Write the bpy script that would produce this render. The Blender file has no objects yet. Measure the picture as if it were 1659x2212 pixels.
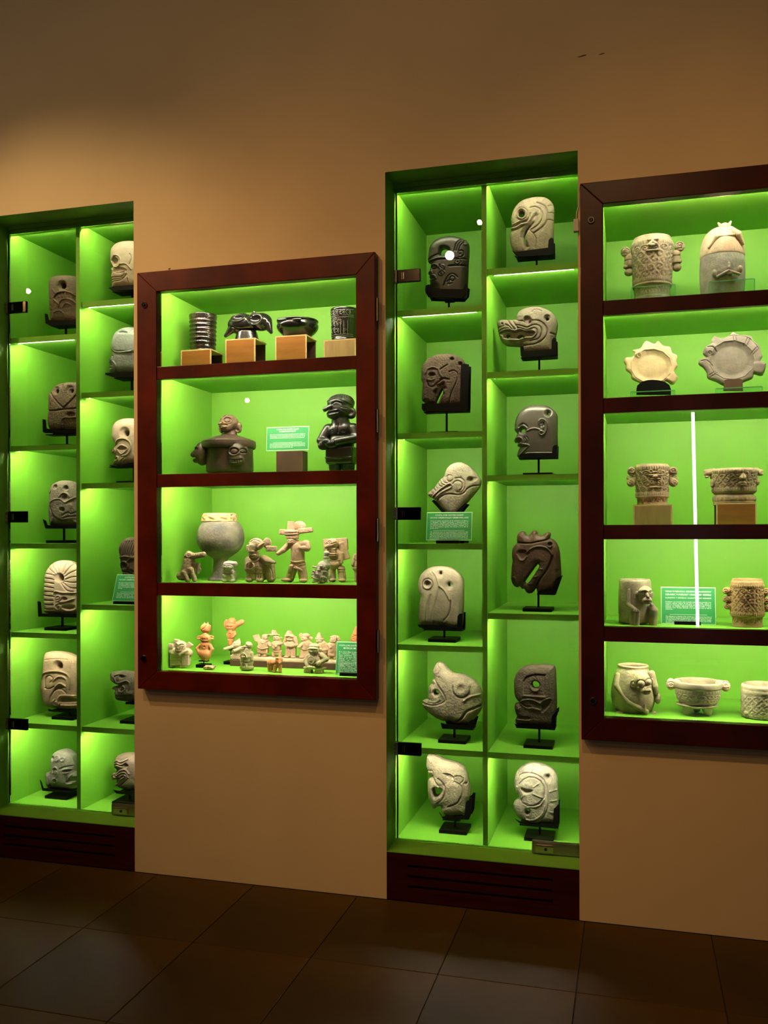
import bpy, bmesh, math, random
import numpy as np
from mathutils import Matrix, Vector

# ------------------------------------------------------------------ camera
scene = bpy.context.scene
COL = scene.collection
CAM = np.array([0.0, -3.4455, 1.45])
FPX, CX, CY = 1940.34, 829.5, 1152.69          # focal length and principal point for a 1659 x 2212 frame
FWD = np.array([-0.26607941, 0.96395076, 0.00082163])
RGT = np.array([0.96394824, 0.26608060, -0.00221641])
UPV = np.array([0.00235513, -0.00020227, 0.99999721])
cam = bpy.data.objects.new('camera', bpy.data.cameras.new('camera'))
COL.objects.link(cam)
cam.matrix_world = Matrix(((RGT[0], UPV[0], -FWD[0], CAM[0]), (RGT[1], UPV[1], -FWD[1], CAM[1]),
                           (RGT[2], UPV[2], -FWD[2], CAM[2]), (0, 0, 0, 1)))
cam.data.sensor_fit = 'HORIZONTAL'
cam.data.sensor_width = 36.0
cam.data.lens = FPX * 36.0 / 1659.0
cam.data.shift_y = (CY - 1106.0) / 1659.0
cam.data.clip_start = 0.05
scene.camera = cam

# ------------------------------------------------------------------ world, exposure
world = bpy.data.worlds.new('world')
scene.world = world
world.use_nodes = True
world.node_tree.nodes['Background'].inputs[0].default_value = (1.0, 0.72, 0.45, 1)
world.node_tree.nodes['Background'].inputs[1].default_value = 0.0
vs = scene.view_settings
vs.view_transform = 'Standard'
vs.look = 'None'
vs.gamma = 1.0
vs.use_curve_mapping = False
vs.exposure = 0.85
scene.display_settings.display_device = 'sRGB'
scene.cycles.adaptive_threshold = 0.02
scene.cycles.max_bounces = 6
scene.cycles.diffuse_bounces = 3
scene.cycles.glossy_bounces = 3
scene.cycles.transparent_max_bounces = 12

LED_STRENGTH = 175.0          # emission of the strips in the niches and cases
SPOT_WATT = 30.0             # each ceiling spot
WARM = (1.0, 0.545, 0.185)
LEDC = (1.0, 0.81, 0.76)

# ------------------------------------------------------------------ pixel helper
def P(px, py, Y):
    d = FWD + (px - CX) / FPX * RGT - (py - CY) / FPX * UPV
    return CAM + (Y - CAM[1]) / d[1] * d

# ------------------------------------------------------------------ materials
MATS = {}
def _nodes(name):
    m = bpy.data.materials.new(name)
    m.use_nodes = True
    nt = m.node_tree
    return m, nt, nt.nodes['Principled BSDF']

def mat(name, col, rough=0.5, metal=0.0, spec=0.5, emit=None, estr=0.0, coat=0.0):
    if name in MATS: return MATS[name]
    m, nt, b = _nodes(name)
    b.inputs['Base Color'].default_value = (*col, 1)
    b.inputs['Roughness'].default_value = rough
    b.inputs['Metallic'].default_value = metal
    b.inputs['Specular IOR Level'].default_value = spec
    b.inputs['Coat Weight'].default_value = coat
    if emit:
        b.inputs['Emission Color'].default_value = (*emit, 1)
        b.inputs['Emission Strength'].default_value = estr
    MATS[name] = m
    return m

def noise_mat(name, c1, c2, scale=20.0, detail=6.0, rough=0.6, bump=0.0, bscale=None, spec=0.4, lo=0.35, hi=0.65,
              stretch=(1, 1, 1), speck=None, speck_scale=300.0, speck_amt=0.3, coat=0.0, bdist=0.002, patch=None):
    """procedural two-tone surface with optional speckle, a third patch colour and bump"""
    if name in MATS: return MATS[name]
    m, nt, b = _nodes(name)
    N, L = nt.nodes, nt.links
    tc = N.new('ShaderNodeTexCoord'); mp = N.new('ShaderNodeMapping')
    mp.inputs['Scale'].default_value = stretch
    L.new(tc.outputs['Object'], mp.inputs['Vector'])
    n1 = N.new('ShaderNodeTexNoise')
    n1.inputs['Scale'].default_value = scale; n1.inputs['Detail'].default_value = detail
    L.new(mp.outputs[0], n1.inputs['Vector'])
    r = N.new('ShaderNodeValToRGB')
    r.color_ramp.elements[0].position = lo; r.color_ramp.elements[0].color = (*c1, 1)
    r.color_ramp.elements[1].position = hi; r.color_ramp.elements[1].color = (*c2, 1)
    L.new(n1.outputs['Fac'], r.inputs['Fac'])
    out = r.outputs['Color']
    if patch is not None:
        pc, pscale, plo, phi = patch
        n3 = N.new('ShaderNodeTexNoise'); n3.inputs['Scale'].default_value = pscale; n3.inputs['Detail'].default_value = 3
        L.new(mp.outputs[0], n3.inputs['Vector'])
        mr = N.new('ShaderNodeMapRange'); mr.inputs['From Min'].default_value = plo; mr.inputs['From Max'].default_value = phi
        L.new(n3.outputs['Fac'], mr.inputs['Value'])
        mx = N.new('ShaderNodeMix'); mx.data_type = 'RGBA'
        L.new(mr.outputs[0], mx.inputs['Factor']); L.new(out, mx.inputs[6]); mx.inputs[7].default_value = (*pc, 1)
        out = mx.outputs[2]
    if speck is not None:
        n2 = N.new('ShaderNodeTexNoise'); n2.inputs['Scale'].default_value = speck_scale; n2.inputs['Detail'].default_value = 2
        L.new(mp.outputs[0], n2.inputs['Vector'])
        mr = N.new('ShaderNodeMapRange'); mr.inputs['From Min'].default_value = 0.60; mr.inputs['From Max'].default_value = 0.70
        mr.inputs['To Max'].default_value = speck_amt
        L.new(n2.outputs['Fac'], mr.inputs['Value'])
        mx = N.new('ShaderNodeMix'); mx.data_type = 'RGBA'
        L.new(mr.outputs[0], mx.inputs['Factor']); L.new(out, mx.inputs[6]); mx.inputs[7].default_value = (*speck, 1)
        out = mx.outputs[2]
    L.new(out, b.inputs['Base Color'])
    b.inputs['Roughness'].default_value = rough
    b.inputs['Specular IOR Level'].default_value = spec
    b.inputs['Coat Weight'].default_value = coat
    b.inputs['Coat Roughness'].default_value = 0.15
    if bump:
        n4 = N.new('ShaderNodeTexNoise'); n4.inputs['Scale'].default_value = bscale or scale * 3; n4.inputs['Detail'].default_value = 5
        L.new(mp.outputs[0], n4.inputs['Vector'])
        bp = N.new('ShaderNodeBump'); bp.inputs['Strength'].default_value = bump; bp.inputs['Distance'].default_value = bdist
        L.new(n4.outputs['Fac'], bp.inputs['Height']); L.new(bp.outputs[0], b.inputs['Normal'])
    MATS[name] = m
    return m

def glass_mat(name, tint=(1, 1, 1), ior=1.5, rough=0.0):
    if name in MATS: return MATS[name]
    m = bpy.data.materials.new(name); m.use_nodes = True
    nt = m.node_tree; N, L = nt.nodes, nt.links
    N.remove(N['Principled BSDF'])
    t = N.new('ShaderNodeBsdfTransparent'); t.inputs[0].default_value = (*tint, 1)
    g = N.new('ShaderNodeBsdfGlossy'); g.inputs['Roughness'].default_value = rough
    fr = N.new('ShaderNodeFresnel'); fr.inputs[0].default_value = ior
    mx = N.new('ShaderNodeMixShader')
    L.new(fr.outputs[0], mx.inputs[0]); L.new(t.outputs[0], mx.inputs[1]); L.new(g.outputs[0], mx.inputs[2])
    L.new(mx.outputs[0], N['Material Output'].inputs[0])
    MATS[name] = m
    return m

# ------------------------------------------------------------------ mesh helpers
def link(o, parent=None):
    COL.objects.link(o)
    if parent is not None: o.parent = parent
    return o

def mesh_obj(name, verts, faces, m=None, parent=None, smooth=False, loc=None):
    me = bpy.data.meshes.new(name)
    me.from_pydata([tuple(map(float, v)) for v in verts], [], [tuple(int(i) for i in f) for f in faces])
    if smooth: me.polygons.foreach_set('use_smooth', [True] * len(me.polygons))
    me.update()
    o = bpy.data.objects.new(name, me)
    if m is not None: me.materials.append(m)
    if loc is not None: o.location = loc
    return link(o, parent)

def empty(name, loc=(0, 0, 0)):
    o = bpy.data.objects.new(name, None)
    o.empty_display_size = 0.05
    o.location = loc
    return link(o)

def tag(o, label=None, cat=None, group=None, kind=None):
    if label: o['label'] = label
    if cat: o['category'] = cat
    if group: o['group'] = group
    if kind: o['kind'] = kind
    return o

class MB:
    """collects simple solids for one mesh"""
    def __init__(s): s.v = []; s.f = []
    def box(s, x0, x1, y0, y1, z0, z1):
        b = len(s.v)
        s.v += [(x0, y0, z0), (x1, y0, z0), (x1, y1, z0), (x0, y1, z0), (x0, y0, z1), (x1, y0, z1), (x1, y1, z1), (x0, y1, z1)]
        s.f += [tuple(b + i for i in q) for q in ((0, 3, 2, 1), (4, 5, 6, 7), (0, 1, 5, 4), (1, 2, 6, 5), (2, 3, 7, 6), (3, 0, 4, 7))]
        return s
    def quad(s, a, b_, c, d):
        b = len(s.v); s.v += [a, b_, c, d]; s.f.append((b, b + 1, b + 2, b + 3)); return s
    def prism(s, pts, y0, y1):
        """polygon of (x, z) extruded along y; pts counter-clockwise seen from -y"""
        b = len(s.v); n = len(pts)
        s.v += [(p[0], y0, p[1]) for p in pts] + [(p[0], y1, p[1]) for p in pts]
        s.f.append(tuple(b + i for i in range(n))); s.f.append(tuple(b + n + i for i in reversed(range(n))))
        for i in range(n):
            j = (i + 1) % n
            s.f.append((b + j, b + i, b + n + i, b + n + j))
        return s
    def cyl(s, a, b_, r0, r1=None, n=16):
        a = np.array(a, float); c = np.array(b_, float); r1 = r0 if r1 is None else r1
        d = c - a; d /= np.linalg.norm(d)
        t = np.array([1, 0, 0.]) if abs(d[0]) < 0.9 else np.array([0, 1., 0])
        e1 = np.cross(d, t); e1 /= np.linalg.norm(e1); e2 = np.cross(d, e1)
        b = len(s.v)
        for k in range(n):
            w = 2 * math.pi * k / n; q = math.cos(w) * e1 + math.sin(w) * e2
            s.v.append(tuple(a + q * r0)); s.v.append(tuple(c + q * r1))
        for k in range(n):
            i, j = b + 2 * k, b + 2 * ((k + 1) % n)
            s.f.append((i, j, j + 1, i + 1))
        s.f.append(tuple(b + 2 * k for k in reversed(range(n)))); s.f.append(tuple(b + 2 * k + 1 for k in range(n)))
        return s
    def build(s, name, m, parent=None, bevel=0.0, smooth=False, seg=2, loc=None):
        o = mesh_obj(name, s.v, s.f, m, parent, smooth, loc)
        bm = bmesh.new(); bm.from_mesh(o.data)
        bmesh.ops.recalc_face_normals(bm, faces=bm.faces)
        if bevel:
            bmesh.ops.bevel(bm, geom=[e for e in bm.edges], offset=bevel, segments=seg, affect='EDGES', profile=0.6, clamp_overlap=True)
        bm.to_mesh(o.data); bm.free()
        return o

def box(name, m, parent, x0, x1, y0, y1, z0, z1, bevel=0.0):
    return MB().box(x0, x1, y0, y1, z0, z1).build(name, m, parent, bevel)
# ------------------------------------------------------------------ room lights: ceiling track spots (fixtures stand behind and above the camera)
M_BLACK = mat('black_metal', (0.012, 0.012, 0.012), 0.35, 0.0, 0.5)
M_LAMP = mat('lamp_face', (1, 1, 1), 0.5, emit=(1.0, 0.86, 0.66), estr=60.0)
def spot_lamp(loc, aim, watt, label, r=0.045, cone=75, blend=0.9, src=0.06, col=None):
    loc = np.array(loc, float); aim = np.array(aim, float)
    d = aim - loc; d /= np.linalg.norm(d)
    t = empty('track_spotlight', tuple(loc))
    tag(t, label, 'spotlight', 'ceiling spotlights')
    MB().cyl(-d * 0.14, d * 0.0, r * 1.05, r * 1.25, 24).build('lamp_housing', M_BLACK, t, 0)
    MB().cyl(d * 0.001, d * 0.004, r, r, 24).build('lamp_face', M_LAMP, t, 0)
    MB().cyl(-d * 0.10, np.array([-d[0] * 0.1, -d[1] * 0.1, 4.28 - loc[2]]), 0.009, 0.009, 8).build('stem', M_BLACK, t, 0)
    if watt:
        ld = bpy.data.lights.new('spot_beam', 'SPOT')
        ld.energy = watt; ld.color = col or WARM; ld.spot_size = math.radians(cone); ld.spot_blend = blend; ld.shadow_soft_size = src
        lo = bpy.data.objects.new('spot_beam', ld); COL.objects.link(lo); lo.parent = t
        lo.location = tuple(d * 0.02); lo.rotation_euler = Vector(d).to_track_quat('-Z', 'Y').to_euler()
    return t

def mirrored(px, py, Yg, Z):
    """the place in the room, at height Z, whose mirror image in the glass at Yg is seen at this pixel"""
    d = FWD + (px - CX) / FPX * RGT - (py - CY) / FPX * UPV
    q = CAM + (Z - CAM[2]) / d[2] * d
    return np.array([q[0], 2 * Yg - q[1], Z])

# ------------------------------------------------------------------ setting
YG, YB, YF, YC = 0.149, 0.745, -0.045, 0.475
N2L, N2R, N2D = -0.943, -0.193, -0.572
N1R = -2.068; N1L = N1R - 0.75; N1D = N1L + (N2D - N2L)
NTOP, NSILL = 2.8905, 0.1903
F1 = dict(x0=-2.0258, x1=-0.9732, z0=0.7964, z1=2.5637, ox0=-1.934, ox1=-1.0526, tops=[2.160, 1.706, 1.248, 0.874], bots=[2.107, 1.6515, 1.194], oz1=2.478)
F2 = dict(x0=-0.1821, x1=0.8705, z0=0.688, z1=2.7487, ox0=-0.1000, ox1=0.790, tops=[2.309, 1.951, 1.483, 1.108, 0.773], bots=[2.255, 1.895, 1.430, 1.054], oz1=2.665)
WX0, WX1, WZ1, RY = -5.2, 3.4, 4.3, -7.6

M_WALL = noise_mat('cream_plaster', (0.62, 0.46, 0.265), (0.66, 0.495, 0.285), 2.5, 5, 0.85, bump=0.12, bscale=60, spec=0.2, bdist=0.002)
M_CEIL = mat('ceiling_paint', (0.16, 0.12, 0.08), 0.9)
M_FARWALL = noise_mat('brown_plaster', (0.07, 0.045, 0.028), (0.085, 0.055, 0.034), 2.5, 5, 0.85)
M_TILE = noise_mat('floor_tile', (0.060, 0.029, 0.0025), (0.086, 0.043, 0.0038), 3.0, 8, 0.45, bump=0.05, bscale=25, spec=0.08,
                   patch=((0.042, 0.026, 0.007), 1.4, 0.45, 0.7))
M_GROUT = mat('grout', (0.016, 0.009, 0.005), 0.8)

holes = [(N1L, N1R, 0.0, NTOP), (N2L, N2R, 0.0, NTOP),
         (F1['ox0'] - 0.02, F1['x1'] - 0.011, F1['tops'][-1] - 0.02, F1['oz1'] + 0.03), (F2['ox0'] - 0.02, F2['x1'] - 0.011, F2['tops'][-1] - 0.02, F2['oz1'] + 0.03)]
w = MB()
def slab(hs, y0, y1):
    xs = sorted({WX0, WX1} | {h[0] for h in hs} | {h[1] for h in hs})
    zs = sorted({0.0, WZ1} | {h[2] for h in hs} | {h[3] for h in hs})
    for i in range(len(xs) - 1):
        for k in range(len(zs) - 1):
            x, z = (xs[i] + xs[i + 1]) / 2, (zs[k] + zs[k + 1]) / 2
            if not any(h[0] < x < h[1] and h[2] < z < h[3] for h in hs):
                w.box(xs[i], xs[i + 1], y0, y1, zs[k], zs[k + 1])
slab(holes, 0.0, 0.0012)
slab([(h[0] - 0.031, h[1] + 0.031, h[2], h[3] + 0.031) if h[2] == 0 else h for h in holes], 0.0012, 0.9)
wall = w.build('wall_back', M_WALL)
bm = bmesh.new(); bm.from_mesh(wall.data); bmesh.ops.remove_doubles(bm, verts=bm.verts, dist=1e-5)
seen = {}
for f in bm.faces: seen.setdefault(tuple(sorted(v.index for v in f.verts)), []).append(f)
bmesh.ops.delete(bm, geom=[f for fs in seen.values() if len(fs) > 1 for f in fs], context='FACES')
# soft worn arrises on the plaster corners
bm.to_mesh(wall.data); bm.free()
tag(wall, kind='structure')
for nm, b in (('wall_left', (WX0 - 0.1, WX0, RY, 0.9, 0, WZ1)), ('wall_right', (WX1, WX1 + 0.1, RY, 0.9, 0, WZ1)),
              ('wall_front', (WX0, WX1, RY - 0.1, RY, 0, WZ1))):
    tag(box(nm, M_FARWALL, None, *b), kind='structure')
tag(box('ceiling', M_CEIL, None, WX0, WX1, RY, 0.9, WZ1, WZ1 + 0.1), kind='structure')
fl = box('floor', M_GROUT, None, WX0, WX1, RY, 0.9, -0.06, -0.004)
tag(fl, kind='structure')
TX, TY = 0.4455, 0.540
tile_me = None
for i in range(-12, 9):
    for j in range(0, 14):
        x0 = -0.1735 + i * TX; y1 = -0.005 - j * TY
        if x0 < WX0 or x0 + TX > WX1 or y1 - TY < RY: continue
        if tile_me is None:
            o = MB().box(0.0014, TX - 0.0014, -TY + 0.0014, -0.0014, -0.012, 0.0).build('tile', M_TILE, fl, 0.0012, seg=1)
            tile_me = o.data
        else:
            o = link(bpy.data.objects.new('tile', tile_me), fl)
        o.location = (x0, y1, 0)
# small chips in the plaster high on the wall and over the frame
M_CHIP = mat('chipped_plaster', (0.10, 0.06, 0.03), 0.9)
for px, py, a, b in ((1258, 121, 9, 1.3), (1300, 116.5, 6, 1.0), (366, 581, 3, 2.0)):
    c = P(px, py, 0); s = 0.0018
    pts = [(c[0] + s * a * math.cos(t) * (1 + 0.25 * math.sin(5 * t)), c[2] + s * (b * math.sin(t) + 0.14 * a * math.cos(t))) for t in np.linspace(0, 2 * math.pi, 14, endpoint=False)]
    MB().prism(pts, -0.0012, 0.004).build('plaster_chip', M_CHIP, wall)

spots = [
    ((972, 553), YG, 4.0, (-0.5, 0, 1.9), 0.55, 'black ceiling spotlight aimed at the middle niche'),
    ((527, 862), YF, 2.75, (-1.5, 0, 1.5), 0.35, 'low hung black spotlight facing the left wooden case'),
    ((62, 629), YG, 3.6, (-2.3, 0, 1.8), 0.45, 'black ceiling spotlight facing the left niche'),
    ((1036, 481), YG, 4.05, (0.2, 0, 1.9), 0.45, 'black ceiling spotlight facing the right wooden case'),
]
for (px, py), yg, Z, aim, k, lab in spots:
    spot_lamp(mirrored(px, py, yg, Z), aim, SPOT_WATT * k * 1.3, lab, r=0.040 if Z == 4.0 else 0.019, src=0.019)
spot_lamp((-3.3, -1.7, 3.75), (-2.30, 0, 2.10), SPOT_WATT * 2.9, 'black ceiling spotlight close to the left niche', cone=60, blend=1.0, col=(1.0, 0.68, 0.33))
spot_lamp((-2.0, -2.4, 4.05), (-1.3, 0, 1.15), SPOT_WATT * 1.9, 'black ceiling spotlight over the left wooden case', cone=72, blend=1.0)
spot_lamp((-0.2, -2.5, 4.05), (0.5, 0, 1.15), SPOT_WATT * 1.9, 'black ceiling spotlight over the right wooden case', cone=72, blend=1.0)
# upright tube lamp against the far wall; its image stands in the right case's glass
def mirrored_at(px, py, Yg, Y):
    d = FWD + (px - CX) / FPX * RGT - (py - CY) / FPX * UPV
    q = CAM + (2 * Yg - Y - CAM[1]) / d[1] * d
    return np.array([q[0], Y, q[2]])
ta, tz = mirrored_at(1508, 1372, -0.02, -6.9), mirrored_at(1497, 889, -0.02, -6.9)
M_TUBE = mat('tube_glow', (1, 1, 1), 0.5, emit=(0.95, 0.98, 0.97), estr=13.0)
tb = empty('tube_lamp', (ta[0], -6.9, 0))
tag(tb, 'upright white tube lamp at the far end of the room', 'lamp')
o = np.array([ta[0], -6.9, 0])
MB().cyl(ta - o, tz - o, 0.018, n=12).build('tube', M_TUBE, tb, smooth=True)
MB().box(-0.2, 0.2, -0.2, 0.2, 0, 0.05).box(-0.02, 0.02, -0.02, 0.02, 0.05, ta[2] - 0.001).build('foot', M_BLACK, tb, 0.004)
# ------------------------------------------------------------------ green niches
M_GREEN = noise_mat('green_paint', (0.158, 0.400, 0.032), (0.170, 0.420, 0.035), 6, 3, 0.5, spec=0.25)
M_LED = mat('led_strip', (1, 1, 1), 0.5, emit=LEDC, estr=LED_STRENGTH)
M_LEDTOP = mat('led_strip_weak', (1, 1, 1), 0.5, emit=LEDC, estr=LED_STRENGTH * 0.62)
M_LEDBODY = mat('strip_housing', (0.75, 0.78, 0.70), 0.4)
M_BASEWOOD = noise_mat('dark_base_wood', (0.028, 0.0032, 0.0014), (0.045, 0.0055, 0.0022), 8, 6, 0.38, stretch=(0.6, 1, 6), spec=0.15)
M_WOOD = noise_mat('mahogany', (0.055, 0.0042, 0.0010), (0.105, 0.0085, 0.0020), 7, 8, 0.36, stretch=(1, 1, 1), spec=0.16, coat=0.05, bump=0.04, bscale=40)
M_SLOT = mat('slot_dark', (0.004, 0.003, 0.003), 0.9)
M_CHROME = mat('chrome', (0.62, 0.60, 0.55), 0.12, 1.0)
M_STEEL = mat('dull_steel', (0.42, 0.36, 0.30), 0.3, 1.0)
M_DARKSTEEL = mat('dark_steel', (0.035, 0.03, 0.026), 0.15, 1.0)
M_GLASS = glass_mat('clear_glass', (0.985, 1.0, 0.985), 1.45)
M_GLASSEDGE = mat('glass_edge', (0.10, 0.34, 0.16), 0.2)

ZL = [2.3772, 1.8687, 1.4113, 0.9942, 0.5705]
ZR = [2.5205, 2.1031, 1.6873, 1.1312, 0.5705]
TH = 0.024
CEILZ = 2.858

def led_strip(parent, x0, x1, y, z, r=0.0034, m=None):
    """a thin lit tube in a small housing right under z"""
    o = MB().cyl((x0, y, z - 0.006), (x1, y, z - 0.006), r, n=10).build('light_strip', m or M_LED, parent, smooth=False)
    for q in (x0 - 0.004, x1): MB().box(q, q + 0.004, y - 0.006, y + 0.006, z - 0.011, z).build('end_cap', M_LEDBODY, o)
    return o

def hinge(parent, x, z, name='hinge'):
    """chrome patch hinge clamped on the glass, x = jamb side"""
    y = YG - 0.012
    h = MB().box(x + 0.012, x + 0.112, y - 0.010, y + 0.004, z - 0.026, z + 0.026).build(name, M_DARKSTEEL, parent, 0.002)
    MB().box(x - 0.006, x + 0.014, y - 0.014, y + 0.012, z - 0.026, z + 0.026).build('hinge_leaf', M_STEEL, h, 0.002)
    MB().box(x + 0.040, x + 0.045, y - 0.0125, y - 0.009, z - 0.014, z + 0.014).box(x + 0.034, x + 0.036, y - 0.0125, y - 0.009, z - 0.014, z + 0.014).build('hinge_slot', M_CHROME, h)
    for dz in (-0.015, 0, 0.015):
        MB().cyl((x + 0.003, y - 0.017, z + dz), (x + 0.003, y - 0.013, z + dz), 0.004, n=10).build('screw', M_CHROME, h)
    return h

def niche(xl, xr, xd, lab, glab):
    n = empty('display_niche', (xl, 0, 0))
    tag(n, lab, 'display niche', 'built-in green niches')
    O = lambda *b: (b[0] - xl, b[1] - xl, *b[2:])
    B = lambda name, m, par, *b, bevel=0.0: box(name, m, par, *O(*b), bevel=bevel)
    e = 0.0005
    # reveal panels that line the opening
    B('side_panel', M_GREEN, n, xl - 0.03 + e, xl, 0.0015, YB, 0.0, NTOP)
    B('side_panel', M_GREEN, n, xr, xr + 0.03 - e, 0.0015, YB, 0.0, NTOP)
    B('top_panel', M_GREEN, n, xl - 0.03, xr + 0.03, 0.0015, YB + 0.02, NTOP, NTOP + 0.03 - e)
    B('back_panel', M_GREEN, n, xl - 0.03, xr + 0.03, YB, YB + 0.02, 0.0, NTOP)
    B('header', M_GREEN, n, xl, xr, YG - 0.006, YG + 0.02, CEILZ, NTOP)
    B('header', M_GREEN, n, xl, xr, YG - 0.020, YG - 0.009, NTOP - 0.016, NTOP)
    B('ceiling_panel', M_GREEN, n, xl, xr, YG + 0.02, YB, CEILZ + 0.020, CEILZ + 0.03)
    B('sill', M_GREEN, n, xl, xr, 0.0015, YB, NSILL - 0.003, NSILL)
    B('sill_core', M_GREEN, n, xl, xr, 0.036, YB, NSILL - 0.03, NSILL - 0.003)
    B('threshold', M_GREEN, n, xl, xr, YG - 0.004, YG + 0.012, NSILL, NSILL + 0.005)
    B('divider', M_GREEN, n, xd - 0.010, xd + 0.010, YG + 0.021, YB, NSILL, CEILZ + 0.020)
    B('divider_front', M_GREEN, n, xd - 0.010, xd + 0.010, YG + 0.003, YG + 0.021, NSILL + 0.005, CEILZ)
    for zs, a, b in ((ZL, xl, xd - 0.010), (ZR, xd + 0.010, xr)):
        for z in zs:
            sh = MB().box(a - xl, b - xl, YG + 0.014, YB, z - 0.013, z).box(a - xl, b - xl, YG + 0.014, YG + 0.030, z - TH, z - 0.013).build('shelf', M_GREEN, n)
            led_strip(sh, a - xl + 0.028, b - xl - 0.028, YG + 0.037, z - 0.013)
        led_strip(n, a - xl + 0.010, b - xl - 0.010, YG + 0.028, CEILZ + 0.020, m=M_LEDTOP)
    # plinth with three vent slots
    bp = MB(); x0, x1 = 0.0, xr - xl; s0, s1 = 0.085, x1 - 0.10
    rows = [0.138, 0.097, 0.057]; hh = 0.0055
    zc = [0.0] + [v for r in reversed(rows) for v in (r - hh, r + hh)] + [NSILL - 0.003]
    bp.box(x0, s0, 0.004, 0.022, 0, NSILL - 0.003); bp.box(s1, x1, 0.004, 0.022, 0, NSILL - 0.003)
    for k in range(0, len(zc), 2): bp.box(s0, s1, 0.004, 0.022, zc[k], zc[k + 1])
    b = bp.build('base_panel', M_BASEWOOD, n)
    box('slot_backing', M_SLOT, b, x0, x1, 0.030, 0.034, 0.01, NSILL - 0.035)
    # frameless glass door
    d = empty('glass_door', (xl, 0, 0))
    tag(d, glab, 'glass door', 'frameless glass doors')
    MB().box(0.012, x1 - 0.010, YG - 0.010, YG - 0.0045 - 0.0005, NSILL + 0.008, CEILZ - 0.002).build('pane', M_GLASS, d)
    MB().box(0.006, 0.0115, YG - 0.012, YG - 0.003, NSILL + 0.008, CEILZ - 0.002).build('edge_seal', M_BLACK, d)
    for z in (2.510, 1.535, 0.570): hinge(d, 0.0, z)
    lk = MB().box(x1 - 0.190, x1 - 0.006, YG - 0.030, YG - 0.011, NSILL + 0.004, NSILL + 0.052).build('lock', M_STEEL, d, 0.003)
    MB().box(x1 - 0.175, x1 - 0.105, YG - 0.040, YG - 0.030, NSILL + 0.012, NSILL + 0.040).build('lock_face', M_CHROME, lk, 0.003)
    MB().cyl((x1 - 0.135, YG - 0.042, NSILL + 0.026), (x1 - 0.135, YG - 0.039, NSILL + 0.026), 0.006, n=12).build('keyhole', M_BLACK, lk)
    return n

M_WOOD2 = noise_mat('dark_mahogany', (0.026, 0.0022, 0.0008), (0.05, 0.0042, 0.0013), 7, 8, 0.36, spec=0.16, coat=0.05, bump=0.04, bscale=40)
niche(N2L, N2R, N2D, 'tall green niche in two columns between the wooden cases', 'frameless glass door with steel hinges on the niche between the cases')
niche(N1L, N1R, N1D, 'tall green niche at the left edge of the picture', 'frameless glass door with steel hinges on the leftmost niche')

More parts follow.
